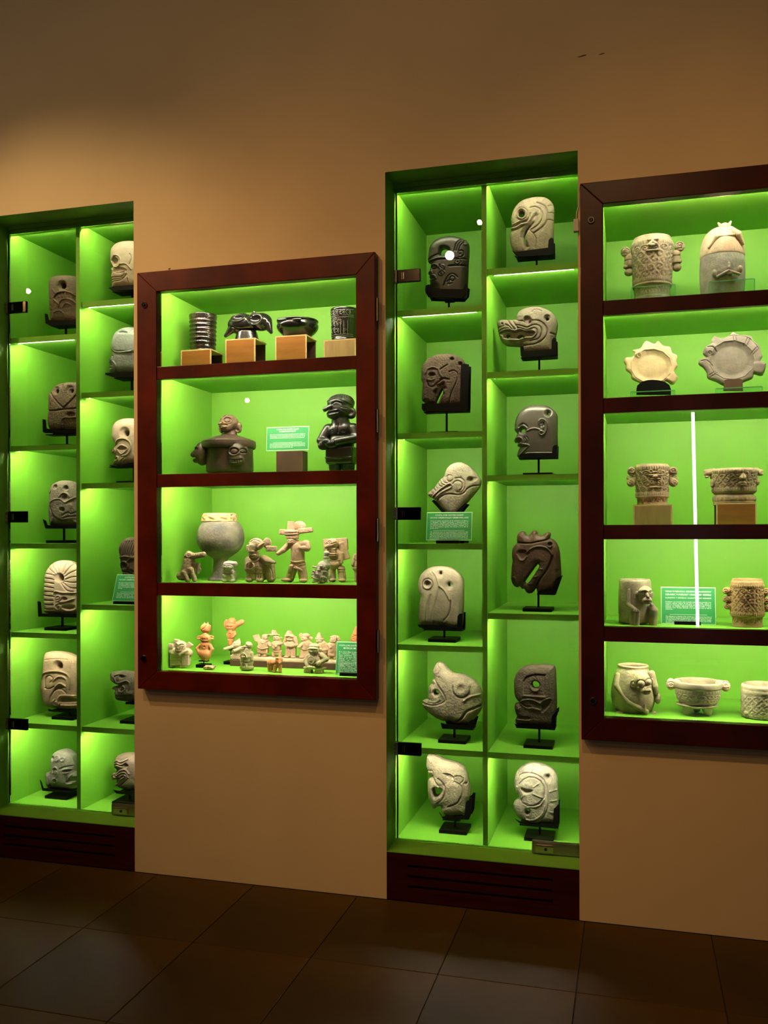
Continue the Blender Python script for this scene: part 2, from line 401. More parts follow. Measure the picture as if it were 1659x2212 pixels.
# ------------------------------------------------------------------ wooden wall cases
def wall_case(F, lab, hinges, locks, M_WOOD, led):
    x0, x1, z0, z1, a, b, oz = F['x0'], F['x1'], F['z0'], F['z1'], F['ox0'], F['ox1'], F['oz1']
    zb = F['tops'][-1]
    c = empty('wooden_display_case', (x0, 0, z0))
    tag(c, lab, 'display case', 'wooden wall cases')
    def T(m, name, mt, par=c, bevel=0.0, seg=2):
        m.v = [(p[0] - x0, p[1], p[2] - z0) for p in m.v]
        return m.build(name, mt, par, bevel, seg=seg)
    B = lambda name, mt, *q, par=c, bevel=0.0: T(MB().box(*q), name, mt, par, bevel)
    # mitred frame members with an inner lip
    mi = lambda p, q, r, s: MB().prism([p, q, r, s], YF, -0.001)
    T(mi((x0, z0), (a, zb), (a, oz), (x0, z1)), 'stile', M_WOOD, bevel=0.003)
    T(mi((b, zb), (x1, z0), (x1, z1), (b, oz)), 'stile', M_WOOD, bevel=0.003)
    T(mi((a, oz), (b, oz), (x1, z1), (x0, z1)), 'top_rail', M_WOOD, bevel=0.003)
    T(mi((x0, z0), (x1, z0), (b, zb), (a, zb)), 'bottom_rail', M_WOOD, bevel=0.003)
    # bars between the openings, then the green carcass behind
    for zt, zo in zip(F['tops'][:-1], F['bots']):
        B('crossbar', M_WOOD, a + 0.0005, b - 0.0005, YF + 0.004, -0.012, zo, zt, bevel=0.002)
    B('glass_pane', M_GLASS, a + 0.001, b - 0.001, -0.010, -0.005, zb + 0.001, oz - 0.001)
    B('side_panel', M_GREEN, a - 0.019, a - 0.001, 0.001, YC, zb - 0.019, oz + 0.029)
    bi = x1 - 0.030
    B('side_panel', M_GREEN, bi, bi + 0.018, 0.001, YC, zb - 0.019, oz + 0.029)
    B('back_panel', M_GREEN, a - 0.019, bi + 0.018, YC, YC + 0.02, zb - 0.019, oz + 0.029)
    B('top_panel', M_GREEN, a - 0.001, bi, 0.001, YC, oz + 0.021, oz + 0.029)
    B('floor_panel', M_GREEN, a - 0.001, bi, 0.001, YC, zb - 0.019, zb)
    for zt, zo in zip(F['tops'][:-1], F['bots']):
        sh = B('shelf', M_GREEN, a - 0.001, bi, 0.002, YC, zo + 0.020, zt)
        led_strip(sh, a - x0 + 0.03, b - x0 - 0.03, 0.016, zo + 0.020 - z0, m=led)
    led_strip(c, a - x0 + 0.03, b - x0 - 0.03, 0.012, oz + 0.021 - z0, m=led)
    for px, py in hinges:
        q = P(px, py, YF + 0.015)
        h = T(MB().cyl((x1 + 0.006, YF + 0.012, q[2] - 0.045), (x1 + 0.006, YF + 0.012, q[2] + 0.045), 0.006, n=12), 'hinge', M_STEEL)
        T(MB().box(x1, x1 + 0.003, YF + 0.014, -0.002, q[2] - 0.04, q[2] + 0.04), 'hinge_leaf', M_DARKSTEEL, h)
    for px, py in locks:
        q = P(px, py, YF)
        k = T(MB().cyl((q[0], YF - 0.006, q[2]), (q[0], YF, q[2]), 0.012, 0.014, n=24), 'lock', M_CHROME)
        T(MB().cyl((q[0], YF - 0.0075, q[2]), (q[0], YF - 0.006, q[2]), 0.0075, n=20), 'lock_core', M_DARKSTEEL, k)
        T(MB().box(q[0] - 0.001, q[0] + 0.001, YF - 0.009, YF - 0.0075, q[2] - 0.004, q[2] + 0.004), 'key_slot', M_BLACK, k)
    return c
wall_case(F1, 'four-tier mahogany wall case between the two green niches', [(818, 669), (821, 909), (821, 1145), (819, 1385)], [(312, 659), (311, 1422)], M_WOOD, mat('led_strip_left_case', (1, 1, 1), 0.5, emit=LEDC, estr=LED_STRENGTH * 1.12))
wall_case(F2, 'five-tier dark mahogany wall case at the right edge', [], [(1277, 476), (1281, 1514)], M_WOOD2, mat('led_strip_right_case', (1, 1, 1), 0.5, emit=LEDC, estr=LED_STRENGTH * 0.88))

# cable and small box at the corner of the right case
q = [P(*p, -0.006) for p in ((1252, 398), (1250, 412), (1250.5, 428), (1250, 445), (1246, 458), (1245, 468), (1246, 474))]
cu = bpy.data.curves.new('cable', 'CURVE'); cu.dimensions = '3D'; cu.bevel_depth = 0.0022; cu.bevel_resolution = 2
sp = cu.splines.new('POLY'); sp.points.add(len(q) - 1)
for i, v in enumerate(q): sp.points[i].co = (*v, 1)
tmp = bpy.data.objects.new('cable', cu); me = bpy.data.meshes.new_from_object(tmp); bpy.data.objects.remove(tmp)
co = bpy.data.objects.new('cable', me); me.materials.append(mat('cable_white', (0.55, 0.48, 0.36), 0.5)); link(co)
tag(co, 'thin pale cable hanging at the corner of the right wooden case', 'cable')
q0, q1 = P(1239, 475, -0.01), P(1247.5, 501, -0.01)
jb = MB().box(q0[0], N2R + 0.004, -0.022, -0.001, q1[2], q0[2]).build('junction_box', mat('box_plastic', (0.45, 0.42, 0.34), 0.5), None, 0.002)
tag(jb, 'small pale plastic box on the wall corner beside the right case', 'box')
# ------------------------------------------------------------------ modelling library for the exhibits
MPP = lambda Y: (Y - CAM[1]) / FPX * 1.0      # rough metres per pixel on a plane parallel to the wall

def cr(pts, closed=True, n=5):
    """smooth curve through points; a point given as (x, y, 1) stays a sharp corner"""
    P0 = [tuple(p[:2]) for p in pts]; sh = [len(p) > 2 for p in pts]; m = len(P0); out = []
    rng = range(m) if closed else range(m - 1)
    for i in rng:
        g = lambda k: P0[k % m] if closed else P0[min(max(k, 0), m - 1)]
        p1, p2 = np.array(g(i)), np.array(g(i + 1))
        p0 = p1 if sh[i] else np.array(g(i - 1)); p3 = p2 if sh[(i + 1) % m] else np.array(g(i + 2))
        for j in range(n):
            t = j / n
            out.append(0.5 * (2 * p1 + (p2 - p0) * t + (2 * p0 - 5 * p1 + 4 * p2 - p3) * t * t + (3 * p1 - p0 - 3 * p2 + p3) * t ** 3))
    if not closed: out.append(np.array(P0[-1]))
    return np.array(out, float)

def arc(cx, cy, rx, ry=None, a0=0, a1=360, n=14):
    ry = rx if ry is None else ry
    return [(cx + rx * math.cos(math.radians(t)), cy + ry * math.sin(math.radians(t))) for t in np.linspace(a0, a1, n)]
def spi(cx, cy, r, turns=1.5, a0=0, s=1, n=18, r0=0.12):
    return [(cx + r * (r0 + (1 - r0) * k / (n - 1)) * math.cos(math.radians(a0 + s * 360 * turns * k / (n - 1))),
             cy + r * (r0 + (1 - r0) * k / (n - 1)) * math.sin(math.radians(a0 + s * 360 * turns * k / (n - 1)))) for k in range(n)]

def seg_dist(pts, A, B):
    """distance of pts (N,2) to segments A-B (M,2): min distance and nearest point"""
    best = np.full(len(pts), 1e9); near = np.zeros_like(pts)
    for a, b in zip(A, B):
        ab = b - a; L = ab @ ab
        t = np.clip(((pts - a) @ ab) / (L if L > 1e-12 else 1.0), 0, 1)
        q = a + t[:, None] * ab
        d = np.hypot(pts[:, 0] - q[:, 0], pts[:, 1] - q[:, 1])
        k = d < best
        best[k] = d[k]; near[k] = q[k]
    return best, near

def inside(pts, poly):
    x, y = pts[:, 0], pts[:, 1]; c = np.zeros(len(pts), bool)
    for (x1, y1), (x2, y2) in zip(poly, np.roll(poly, -1, axis=0)):
        if y1 == y2: continue
        k = ((y1 > y) != (y2 > y)) & (x < (x2 - x1) * (y - y1) / (y2 - y1) + x1)
        c ^= k
    return c

def sdist(pts, poly):
    d, near = seg_dist(pts, poly, np.roll(poly, -1, axis=0))
    return np.where(inside(pts, poly), d, -d), near

def carve_map(pts, lines, areas, s):
    """height change in pixels at pts (in crop units / s) from grooves, ridges and raised or sunk areas"""
    h = np.zeros(len(pts))
    for it in lines:
        w, dep, ln = it[:3]
        ln = cr(ln, False, 4) / s if len(ln) < 12 else np.array([p[:2] for p in ln], float) / s
        bb = (pts[:, 0] > ln[:, 0].min() - 3 * w) & (pts[:, 0] < ln[:, 0].max() + 3 * w) & (pts[:, 1] > ln[:, 1].min() - 3 * w) & (pts[:, 1] < ln[:, 1].max() + 3 * w)
        if not bb.any(): continue
        d, _ = seg_dist(pts[bb], ln[:-1], ln[1:])
        h[bb] += 1.3 * dep * np.exp(-(d / w) ** 2)
    for dep, bev, poly in areas:
        pl = (cr(poly, True, 4) if len(poly) < 14 else np.array([p[:2] for p in poly], float)) / s
        d, _ = sdist(pts, pl)
        t = np.clip(d / bev * 0.5 + 0.5, 0, 1)
        h += dep * t * t * (3 - 2 * t)
    return h

def relief(name, m, C, outline, Y, thick=22, rnd=16, edge=0.25, holes=(), lines=(), areas=(), rot=0.0, step=1.35, label=None, cat=None,
           group=None, n=5, parent=None, bulge=0.12, hr=5.0):
    """carved slab: traced outline given real thickness, rounded rim, drilled holes and carved lines; all sizes in pixels of the frame"""
    x0, y0, s = C
    poly = cr(outline, True, n) / s
    hp = [(cr(h, True, 5) if len(h) < 12 else np.array([p[:2] for p in h], float)) / s for h in holes]
    lo, hi = poly.min(0) - 1.5 * step, poly.max(0) + 1.5 * step
    gx = np.arange(lo[0], hi[0] + step, step); gy = np.arange(lo[1], hi[1] + step, step)
    G = np.stack(np.meshgrid(gx, gy), -1); nx, ny = len(gx), len(gy); pts = G.reshape(-1, 2)
    d, near = sdist(pts, poly); dh = np.full(len(pts), 1e9)
    for h in hp:
        e, nr = sdist(pts, h); e = -e
        k = e < d
        dh = np.minimum(dh, e); near[k] = nr[k]; d = np.minimum(d, e)
    ins = d > 0
    idx = np.arange(nx * ny).reshape(ny, nx)
    q = np.stack([idx[:-1, :-1], idx[:-1, 1:], idx[1:, 1:], idx[1:, :-1]], -1).reshape(-1, 4)
    q = q[ins[q].any(1)]
    used = np.unique(q); mp = -np.ones(nx * ny, int); mp[used] = np.arange(len(used)); q = mp[q]
    v = pts[used].copy(); outv = ~ins[used]; v[outv] = near[used][outv]
    dd = np.where(outv, 0, d[used])
    do, _ = sdist(v, poly); do = np.maximum(do, 0)
    T = thick * 0.5
    prof = lambda x, r: np.sqrt(np.clip(1 - (1 - np.clip(x / r, 0, 1)) ** 2, 0, 1))
    f = edge + (1 - edge) * prof(do, rnd)
    ctr = v.mean(0); rad = np.hypot(*(hi - lo)) * 0.5
    f = f * (1 - bulge * np.clip(np.hypot(*(v - ctr).T) / rad, 0, 1) ** 2)
    zb = T * f
    zf = zb + carve_map(v, lines, areas, s)
    if hp:
        k = prof(np.maximum(dh[used], 0), hr); k = np.where(outv & (dh[used] <= 0.8), 0, k)
        zf = zf * (0.55 + 0.45 * k); zb = zb * (0.7 + 0.3 * k)
    zf = np.maximum(zf, -zb + 1.0)
    # boundary edges -> rim wall
    E = np.concatenate([q[:, [0, 1]], q[:, [1, 2]], q[:, [2, 3]], q[:, [3, 0]]])
    key = np.sort(E, 1); code = key[:, 0].astype(np.int64) * 10 ** 7 + key[:, 1]
    _, inv, cnt = np.unique(code, return_inverse=True, return_counts=True)
    rim = E[cnt[inv] == 1]
    N = len(v)
    # unproject on the plane
    px, py = x0 + v[:, 0], y0 + v[:, 1]
    cpx, cpy = x0 + (lo[0] + hi[0]) / 2, y0 + (lo[1] + hi[1]) / 2
    c = P(cpx, cpy, Y); r = math.radians(rot)
    nrm = np.array([math.sin(r), -math.cos(r), 0]); ax = np.array([math.cos(r), math.sin(r), 0])
    D = FWD + ((px - CX) / FPX)[:, None] * RGT - ((py - CY) / FPX)[:, None] * UPV
    t = ((c - CAM) @ nrm) / (D @ nrm)
    W = CAM + t[:, None] * D
    mpp = np.linalg.norm(c - CAM) / FPX
    base = np.array([c[0], c[1], W[:, 2].min()])
    W = W - base
    front = W + nrm * (zf * mpp)[:, None]; back = W - nrm * (zb * mpp)[:, None]
    faces = [tuple(f[::-1]) for f in q] + [tuple(f + N) for f in q] + [(a, b, b + N, a + N) for a, b in rim]
    o = mesh_obj(name, np.vstack([front, back]), faces, m, parent, True, None if parent else tuple(base))
    if parent is not None: o.location = tuple(base - np.array(parent.location))
    if label: tag(o, label, cat, group)
    return o

# ---- blended solids on a voxel grid (surface nets)
def _prim(p, X, Y, Z, s):
    k = p[0].lstrip('-')
    if k == 'e':
        x, y, z, rx, ry, rz = [q / s for q in p[1:7]]; rot = math.radians(p[7]) if len(p) > 7 else 0
        dx, dy, dz = X - x, Y - y, Z - z
        if rot: c, sn = math.cos(rot), math.sin(rot); dx, dy = c * dx + sn * dy, -sn * dx + c * dy
        k0 = np.sqrt((dx / rx) ** 2 + (dy / ry) ** 2 + (dz / rz) ** 2)
        k1 = np.sqrt((dx / rx ** 2) ** 2 + (dy / ry ** 2) ** 2 + (dz / rz ** 2) ** 2)
        return k0 * (k0 - 1) / np.maximum(k1, 1e-6)
    if k == 'c':
        x1, y1, z1, r1, x2, y2, z2, r2 = [q / s for q in p[1:9]]
        ax, ay, az = x2 - x1, y2 - y1, z2 - z1; L = ax * ax + ay * ay + az * az + 1e-9
        dx, dy, dz = X - x1, Y - y1, Z - z1
        t = np.clip((dx * ax + dy * ay + dz * az) / L, 0, 1)
        return np.sqrt((dx - t * ax) ** 2 + (dy - t * ay) ** 2 + (dz - t * az) ** 2) - (r1 + (r2 - r1) * t)
    if k == 'b':
        x, y, z, hx, hy, hz, rd = [q / s for q in p[1:8]]; rot = math.radians(p[8]) if len(p) > 8 else 0
        dx, dy, dz = X - x, Y - y, Z - z
        if rot: c, sn = math.cos(rot), math.sin(rot); dx, dy = c * dx + sn * dy, -sn * dx + c * dy
        qx, qy, qz = np.abs(dx) - hx + rd, np.abs(dy) - hy + rd, np.abs(dz) - hz + rd
        return np.sqrt(np.maximum(qx, 0) ** 2 + np.maximum(qy, 0) ** 2 + np.maximum(qz, 0) ** 2) + np.minimum(np.maximum(qx, np.maximum(qy, qz)), 0) - rd
    if k == 'r':            # ring facing the viewer: x y z R r
        x, y, z, R, r = [q / s for q in p[1:6]]
        a = np.sqrt((X - x) ** 2 + (Y - y) ** 2) - R
        return np.sqrt(a * a + (Z - z) ** 2) - r
    if k == 'k':            # upright cone / cylinder stack: x z y1 r1 y2 r2
        x, z, y1, r1, y2, r2 = [q / s for q in p[1:7]]
        t = np.clip((Y - y1) / (y2 - y1), 0, 1)
        a = np.sqrt((X - x) ** 2 + (Z - z) ** 2) - (r1 + (r2 - r1) * t)
        b = np.abs(Y - (y1 + y2) / 2) - abs(y2 - y1) / 2
        return np.maximum(a, b)
    raise ValueError(k)

def surface_nets(F, lo, h):
    S = F < 0
    n0, n1, n2 = F.shape
    cs = np.zeros((n0 - 1, n1 - 1, n2 - 1), int)
    for i in (0, 1):
        for j in (0, 1):
            for k in (0, 1): cs += S[i:n0 - 1 + i, j:n1 - 1 + j, k:n2 - 1 + k]
    act = (cs > 0) & (cs < 8)
    vid = -np.ones(act.shape, int); vid[act] = np.arange(act.sum())
    I = np.argwhere(act)
    acc = np.zeros((len(I), 3)); cnt = np.zeros(len(I))
    cor = [(i, j, k) for i in (0, 1) for j in (0, 1) for k in (0, 1)]
    for a in range(8):
        for b in range(a + 1, 8):
            if sum(abs(p - q) for p, q in zip(cor[a], cor[b])) != 1: continue
            A, B = np.array(cor[a]), np.array(cor[b])
            fa, fb = F[tuple((I + A).T)], F[tuple((I + B).T)]
            k = (fa < 0) != (fb < 0)
            t = np.where(k, fa / np.where(k, fa - fb, 1), 0)[:, None]
            acc += np.where(k[:, None], A + t * (B - A), 0); cnt += k
    V = lo + (I + acc / cnt[:, None]) * h
    faces = []
    for ax in range(3):
        sl0 = [slice(1, -1)] * 3; sl1 = [slice(1, -1)] * 3
        sl0[ax] = slice(0, -1); sl1[ax] = slice(1, None)
        a, b = S[tuple(sl0)], S[tuple(sl1)]
        for flip, mask in ((False, a & ~b), (True, ~a & b)):
            J = np.argwhere(mask)
            if not len(J): continue
            o1, o2 = [x for x in range(3) if x != ax]
            base = J.copy(); base[:, o1] += 1; base[:, o2] += 1
            q = []
            for d1, d2 in ((-1, -1), (0, -1), (0, 0), (-1, 0)):
                c = base.copy(); c[:, o1] += d1; c[:, o2] += d2
                q.append(vid[tuple(c.T)])
            q = np.stack(q, 1)
            if flip != (ax == 1): q = q[:, ::-1]
            faces.append(q)
    return V, np.concatenate(faces)

def blob(name, m, C, prims, Y, k=1.2, step=0.9, lines=(), areas=(), label=None, cat=None, group=None, parent=None, rot=0.0, foot=None, rough=0.0, zc=None):
    """solid from blended balls, limbs and blocks. prims in crop units (x right, y down, z to the viewer); carved lines on the viewer's side"""
    x0, y0, s = C
    los, his = [], []
    for p in prims:
        if p[0].startswith('-'): continue
        kk = p[0]
        if kk == 'c': a = np.array([p[1:4], p[5:8]]); r = max(p[4], p[8]); los.append(a.min(0) - r); his.append(a.max(0) + r)
        elif kk == 'r': los.append([p[1] - p[4] - p[5], p[2] - p[4] - p[5], p[3] - p[5]]); his.append([p[1] + p[4] + p[5], p[2] + p[4] + p[5], p[3] + p[5]])
        elif kk == 'k': r = max(p[4], p[6]); los.append([p[1] - r, min(p[3], p[5]), p[2] - r]); his.append([p[1] + r, max(p[3], p[5]), p[2] + r])
        else:
            r = np.array(p[4:7]); 
            if len(p) > (7 if kk == 'e' else 8): r = np.array([max(r[0], r[1])] * 2 + [r[2]])
            los.append(np.array(p[1:4]) - r); his.append(np.array(p[1:4]) + r)
    lo = np.min(los, 0) / s - 2.5 * step; hi = np.max(his, 0) / s + 2.5 * step
    ax = [np.arange(lo[i], hi[i] + step, step) for i in range(3)]
    X, Yy, Z = np.meshgrid(*ax, indexing='ij')
    F = None
    for p in prims:
        f = _prim(p, X, Yy, Z, s)
        if p[0].startswith('-'): F = np.maximum(F, -f); continue
        if F is None: F = f
        else:
            h = np.clip(0.5 + 0.5 * (f - F) / k, 0, 1)      # smooth union
            F = f * (1 - h) + F * h - k * h * (1 - h)
    if lines or areas:
        g2 = np.stack(np.meshgrid(ax[0], ax[1], indexing='ij'), -1)
        g = carve_map(g2.reshape(-1, 2), lines, areas, s).reshape(g2.shape[:2])
        zm = (lo[2] + hi[2]) / 2 if zc is None else zc / s
        F = F - g[:, :, None] * np.clip((Z - zm) / 2.0, 0, 1)
    if rough:
        F = F + rough * (np.sin(X * 1.9 + Yy * 0.7) * np.sin(Yy * 1.7 - Z) * np.sin(Z * 1.8 + X * 0.6))
    V, faces = surface_nets(F, lo, step)
    cpx, cpy = x0 + (lo[0] + hi[0]) / 2, y0 + (lo[1] + hi[1]) / 2
    c = P(cpx, cpy, Y); mx = (P(cpx + 5, cpy, Y)[0] - P(cpx - 5, cpy, Y)[0]) / 10; mz = (P(cpx, cpy - 5, Y)[2] - P(cpx, cpy + 5, Y)[2]) / 10
    W = np.stack([(V[:, 0] - (lo[0] + hi[0]) / 2) * mx, -V[:, 2] * mz, -(V[:, 1] - (lo[1] + hi[1]) / 2) * mz], 1)
    if rot:
        a = math.radians(rot); W = np.stack([W[:, 0] * math.cos(a) - W[:, 1] * math.sin(a), W[:, 0] * math.sin(a) + W[:, 1] * math.cos(a), W[:, 2]], 1)
    zmin = W[:, 2].min()
    base = np.array([c[0], Y, c[2] + zmin]) if foot is None else np.array([c[0], Y, foot])
    W[:, 2] -= zmin
    if foot is not None:                    # stretch a little so that the top stays where it is seen
        W[:, 2] *= max(0.8, min(1.25, (c[2] + zmin + W[:, 2].max() - foot) / W[:, 2].max()))
    o = mesh_obj(name, W, faces, m, parent, True, None if parent else tuple(base))
    if parent is not None: o.location = tuple(base - np.array(parent.location))
    if label: tag(o, label, cat, group)
    return o

def lathe(name, m, C, cx, prof, Y, nt=96, disp=None, sub=3, label=None, cat=None, group=None, parent=None, foot=None, squash=1.0, sharp=False):
    """turned vessel. prof = [(radius, y)...] in crop units from the bottom centre outwards, over the rim and down inside.
    disp(theta, y_px, k) gives relief in pixels; theta = 0 faces the viewer"""
    x0, y0, s = C
    pr = np.array([p[:2] for p in prof], float) / s if sharp else cr(prof, False, sub) / s
    pr[:, 0] = np.maximum(pr[:, 0], 0.0)
    px = x0 + cx / s; yb = pr[:, 1].max(); py = y0 + yb
    c = P(px, py, Y); mz = (P(px, py - 5, Y)[2] - P(px, py + 5, Y)[2]) / 10
    it = int(np.argmin(pr[:, 1])); yt = pr[it, 1]; rt = pr[max(it - 2, 0):it + 3, 0].max(); rb = pr[:4, 0].max()
    ztop = P(px, y0 + yt, Y - rt * mz if y0 + yt < 1152 else Y + rt * mz)[2]      # near or far side of the rim is what shows
    c[2] = P(px, py, Y - rb * mz)[2] if foot is None else foot
    if rt < 1: ztop = P(px, y0 + yt, Y)[2]
    vz = (ztop - c[2]) / (yb - yt)
    th = np.linspace(0, 2 * math.pi, nt, endpoint=False)
    n = len(pr); v = np.zeros((n, nt, 3))
    imax = int(np.argmin(pr[:, 1]))
    for i, (r, y) in enumerate(pr):
        rr = np.full(nt, r)
        if disp is not None and i <= imax and r > 0.5: rr = rr + disp(np.where(th > math.pi, th - 2 * math.pi, th), y * s, r)
        v[i, :, 0] = rr * np.sin(th) * mz; v[i, :, 1] = -rr * np.cos(th) * mz * squash; v[i, :, 2] = (yb - y) * vz
    idx = np.arange(n * nt).reshape(n, nt)
    q = np.stack([idx[:-1], np.roll(idx, -1, 1)[:-1], np.roll(idx, -1, 1)[1:], idx[1:]], -1).reshape(-1, 4)
    base = np.array(c)
    o = mesh_obj(name, v.reshape(-1, 3), q, m, parent, True, None if parent else tuple(base))
    bm = bmesh.new(); bm.from_mesh(o.data); bmesh.ops.remove_doubles(bm, verts=bm.verts, dist=2e-5); bmesh.ops.recalc_face_normals(bm, faces=bm.faces); bm.to_mesh(o.data); bm.free()
    o.data.polygons.foreach_set('use_smooth', [True] * len(o.data.polygons))
    if parent is not None: o.location = tuple(base - np.array(parent.location))
    if label: tag(o, label, cat, group)
    return o

# ---- display stand: base plate, stem and a two-cheek cradle
M_STAND = mat('stand_black', (0.0016, 0.0016, 0.0017), 0.5, 0.0, 0.10)
def stand(C, post_x, cradle, Y, z, label, thick=24, plate=0.118, rot=0.0, wire=False, pw=0.008, group='black stands of the stone heads', plate_d=None):
    x0, y0, s = C
    pl = [P(x0 + p[0] / s, y0 + p[1] / s, Y) for p in cradle] if cradle else []
    cb = P(x0 + post_x / s, y0, Y)
    t = empty('display_stand', (cb[0], Y, z)); t.rotation_euler = (0, 0, math.radians(rot))
    tag(t, label, 'stand', group)
    pd = plate_d or plate
    MB().box(-plate / 2, plate / 2, -pd / 2, pd / 2, 0, 0.014).build('base_plate', M_STAND, t, 0.0012)
    top = min(p[2] for p in pl) if pl else z + 0.1
    mid = [p[2] for p in pl if abs(p[0] - cb[0]) < 0.05] or [top]
    MB().box(-pw / 2, pw / 2, -pw / 2, pw / 2, 0.014, max(min(mid), top) - z + 0.012).build('stem', M_STAND, t)
    if pl:
        mpp = np.linalg.norm(pl[0] - CAM) / FPX
        h = thick * 0.5 * mpp
        pts = [(p[0] - cb[0], p[2] - z) for p in pl]
        MB().prism(pts, -h - 0.004, -h + 0.001).build('cradle', M_STAND, t)
        MB().prism(pts, h - 0.001, h + 0.004).build('cradle', M_STAND, t)
        zl = min(p[1] for p in pts); lowp = [p for p in pts if p[1] < zl + 0.012]
        xa, xb = min(p[0] for p in lowp), max(p[0] for p in lowp)
        if xb - xa < 0.03: xa, xb = -0.02, 0.02
        MB().box(xa, xb, -h, h, zl, zl + 0.004).build('cradle_bar', M_STAND, t)
    return t

# ---- green text panels
def text_mesh(name, body, size, w, m, parent, loc, align='JUSTIFY', rx=90, shear=0.0, bold=0.0, spacing=1.0):
    cu = bpy.data.curves.new(name, 'FONT'); cu.body = body; cu.size = size; cu.align_x = align
    cu.space_line = spacing; cu.shear = shear; cu.offset = bold; cu.resolution_u = 1
    if w: cu.text_boxes[0].width = w
    tmp = bpy.data.objects.new(name, cu); COL.objects.link(tmp)
    dg = bpy.context.evaluated_depsgraph_get()
    me = bpy.data.meshes.new_from_object(tmp.evaluated_get(dg)); bpy.data.objects.remove(tmp)
    o = bpy.data.objects.new(name, me); me.materials.clear(); me.materials.append(m); link(o, parent)
    o.location = loc; o.rotation_euler = (math.radians(rx), 0, 0)
    return o

M_SIGN = mat('sign_green', (0.045, 0.30, 0.095), 0.35)
M_SIGNEDGE = mat('sign_acrylic', (0.45, 0.72, 0.42), 0.25)
M_PRINT = mat('white_print', (0.85, 0.95, 0.85), 0.5)
def sign(C, tl, tr, bl, Y, lab, heads, es, en, foot, tilt=12, rot=0.0, holder=(0.30, 0.16), hsize=0.068, bsize=0.052, z=None, mfoot=None):
    x0, y0, s = C
    a, b, c = [P(x0 + p[0] / s, y0 + p[1] / s, Y) for p in (tl, tr, bl)]
    W = b[0] - a[0]; H = (a[2] - c[2]) / math.cos(math.radians(tilt))
    t = empty('text_panel', (a[0], Y, c[2])); tag(t, lab, 'sign', 'green text panels')
    p = box('panel', M_SIGNEDGE, t, 0, W, 0, 0.005, 0, H, 0.0008)
    box('printed_face', M_SIGN, p, 0.003 * W / 0.2, W - 0.003 * W / 0.2, -0.0006, 0.0002, 0.004, H - 0.004)
    y = -0.0010; mg = W * 0.085
    for k, hline in enumerate(heads):
        ho = text_mesh('heading', hline, H * hsize * 1.15, None, M_PRINT, p, (W / 2, y, H * (0.86 - k * 0.085)), 'CENTER', bold=H * 0.0012)
        wd = max(v.co.x for v in ho.data.vertices) - min(v.co.x for v in ho.data.vertices)
        if wd > W * 0.84: ho.scale = (W * 0.84 / wd,) * 3
    top = 0.86 - len(heads) * 0.085 - 0.02
    bw = W - 2 * mg
    text_mesh('body_text', es, H * bsize, bw, M_PRINT, p, (mg, y, H * top), 'JUSTIFY', bold=H * 0.0007)
    mid = top - 0.36
    box('divider_line', M_PRINT, p, W * 0.16, W * 0.84, y - 0.0002, y + 0.0004, H * (mid + 0.030), H * (mid + 0.037))
    text_mesh('body_text', en, H * bsize, bw, M_PRINT, p, (mg, y, H * (mid - 0.030)), 'JUSTIFY', shear=0.25, bold=H * 0.0007)
    p.rotation_euler = (math.radians(-tilt), 0, 0)
    if foot is not None:
        fx0, fx1, zf = foot; zf0 = z if z is not None else c[2] - 0.02
        fa, fb = P(x0 + fx0 / s, y0, Y)[0], P(x0 + fx1 / s, y0, Y)[0]
        MB().box(fa - a[0], fb - a[0], -0.018, 0.030, zf0 - c[2], zf0 - c[2] + zf).build('holder', mfoot or M_STAND, t, 0.001)
    t.rotation_euler = (0, 0, math.radians(rot))
    return t
# ------------------------------------------------------------------ stone heads on black stands
YS = YG + 0.175
def stone_mat(name, c, rough=0.75, var=0.75, speck=None, amt=0.35, sscale=330, bump=0.5, patch=None, bs=120, spec=0.3):
    c = np.array(c) * np.array((0.445, 0.375, 0.345)); speck = None if speck is None else tuple(np.array(speck) * np.array((0.44, 0.39, 0.36))); patch = None if patch is None else (tuple(np.array(patch[0]) * 0.38), *patch[1:]); return noise_mat(name, tuple(c * var), tuple(np.minimum(c * 1.15, 0.9)), 22, 8, rough, bump=bump, bscale=bs, spec=spec,
                                      speck=speck, speck_scale=sscale, speck_amt=amt, patch=patch, bdist=0.006)
DK = (0.03, 0.025, 0.02)
S_BASALT = stone_mat('black_basalt', (0.055, 0.048, 0.042), 0.42, 0.7, (0.11, 0.10, 0.085), 0.3, bump=0.15, spec=0.5)
S_TAN = stone_mat('tan_stone', (0.43, 0.37, 0.29), 0.8, 0.8, (0.20, 0.16, 0.11), 0.5, bump=0.7)
S_GREY = stone_mat('grey_tan_stone', (0.36, 0.33, 0.29), 0.75, 0.72, (0.16, 0.13, 0.10), 0.4, bump=0.5, patch=((0.40, 0.31, 0.23), 9, 0.5, 0.75))
S_RED = stone_mat('reddish_dark_stone', (0.17, 0.115, 0.095), 0.75, 0.6, (0.02, 0.016, 0.014), 0.8, 260, bump=0.8, patch=((0.22, 0.12, 0.12), 8, 0.5, 0.75))
S_SLATE = stone_mat('polished_slate_stone', (0.095, 0.085, 0.078), 0.38, 0.8, (0.17, 0.15, 0.13), 0.25, bump=0.1, spec=0.5, patch=((0.12, 0.085, 0.05), 6, 0.55, 0.75))
S_PALE = stone_mat('pale_granite', (0.50, 0.46, 0.40), 0.8, 0.85, (0.10, 0.085, 0.07), 0.85, 230, bump=0.6)
S_BROWN = stone_mat('red_brown_stone', (0.135, 0.075, 0.052), 0.5, 0.6, (0.24, 0.17, 0.13), 0.25, bump=0.4, patch=((0.20, 0.06, 0.04), 7, 0.48, 0.7))
S_SAND = stone_mat('sandy_grey_stone', (0.37, 0.315, 0.265), 0.7, 0.82, (0.20, 0.16, 0.125), 0.45, bump=0.4)
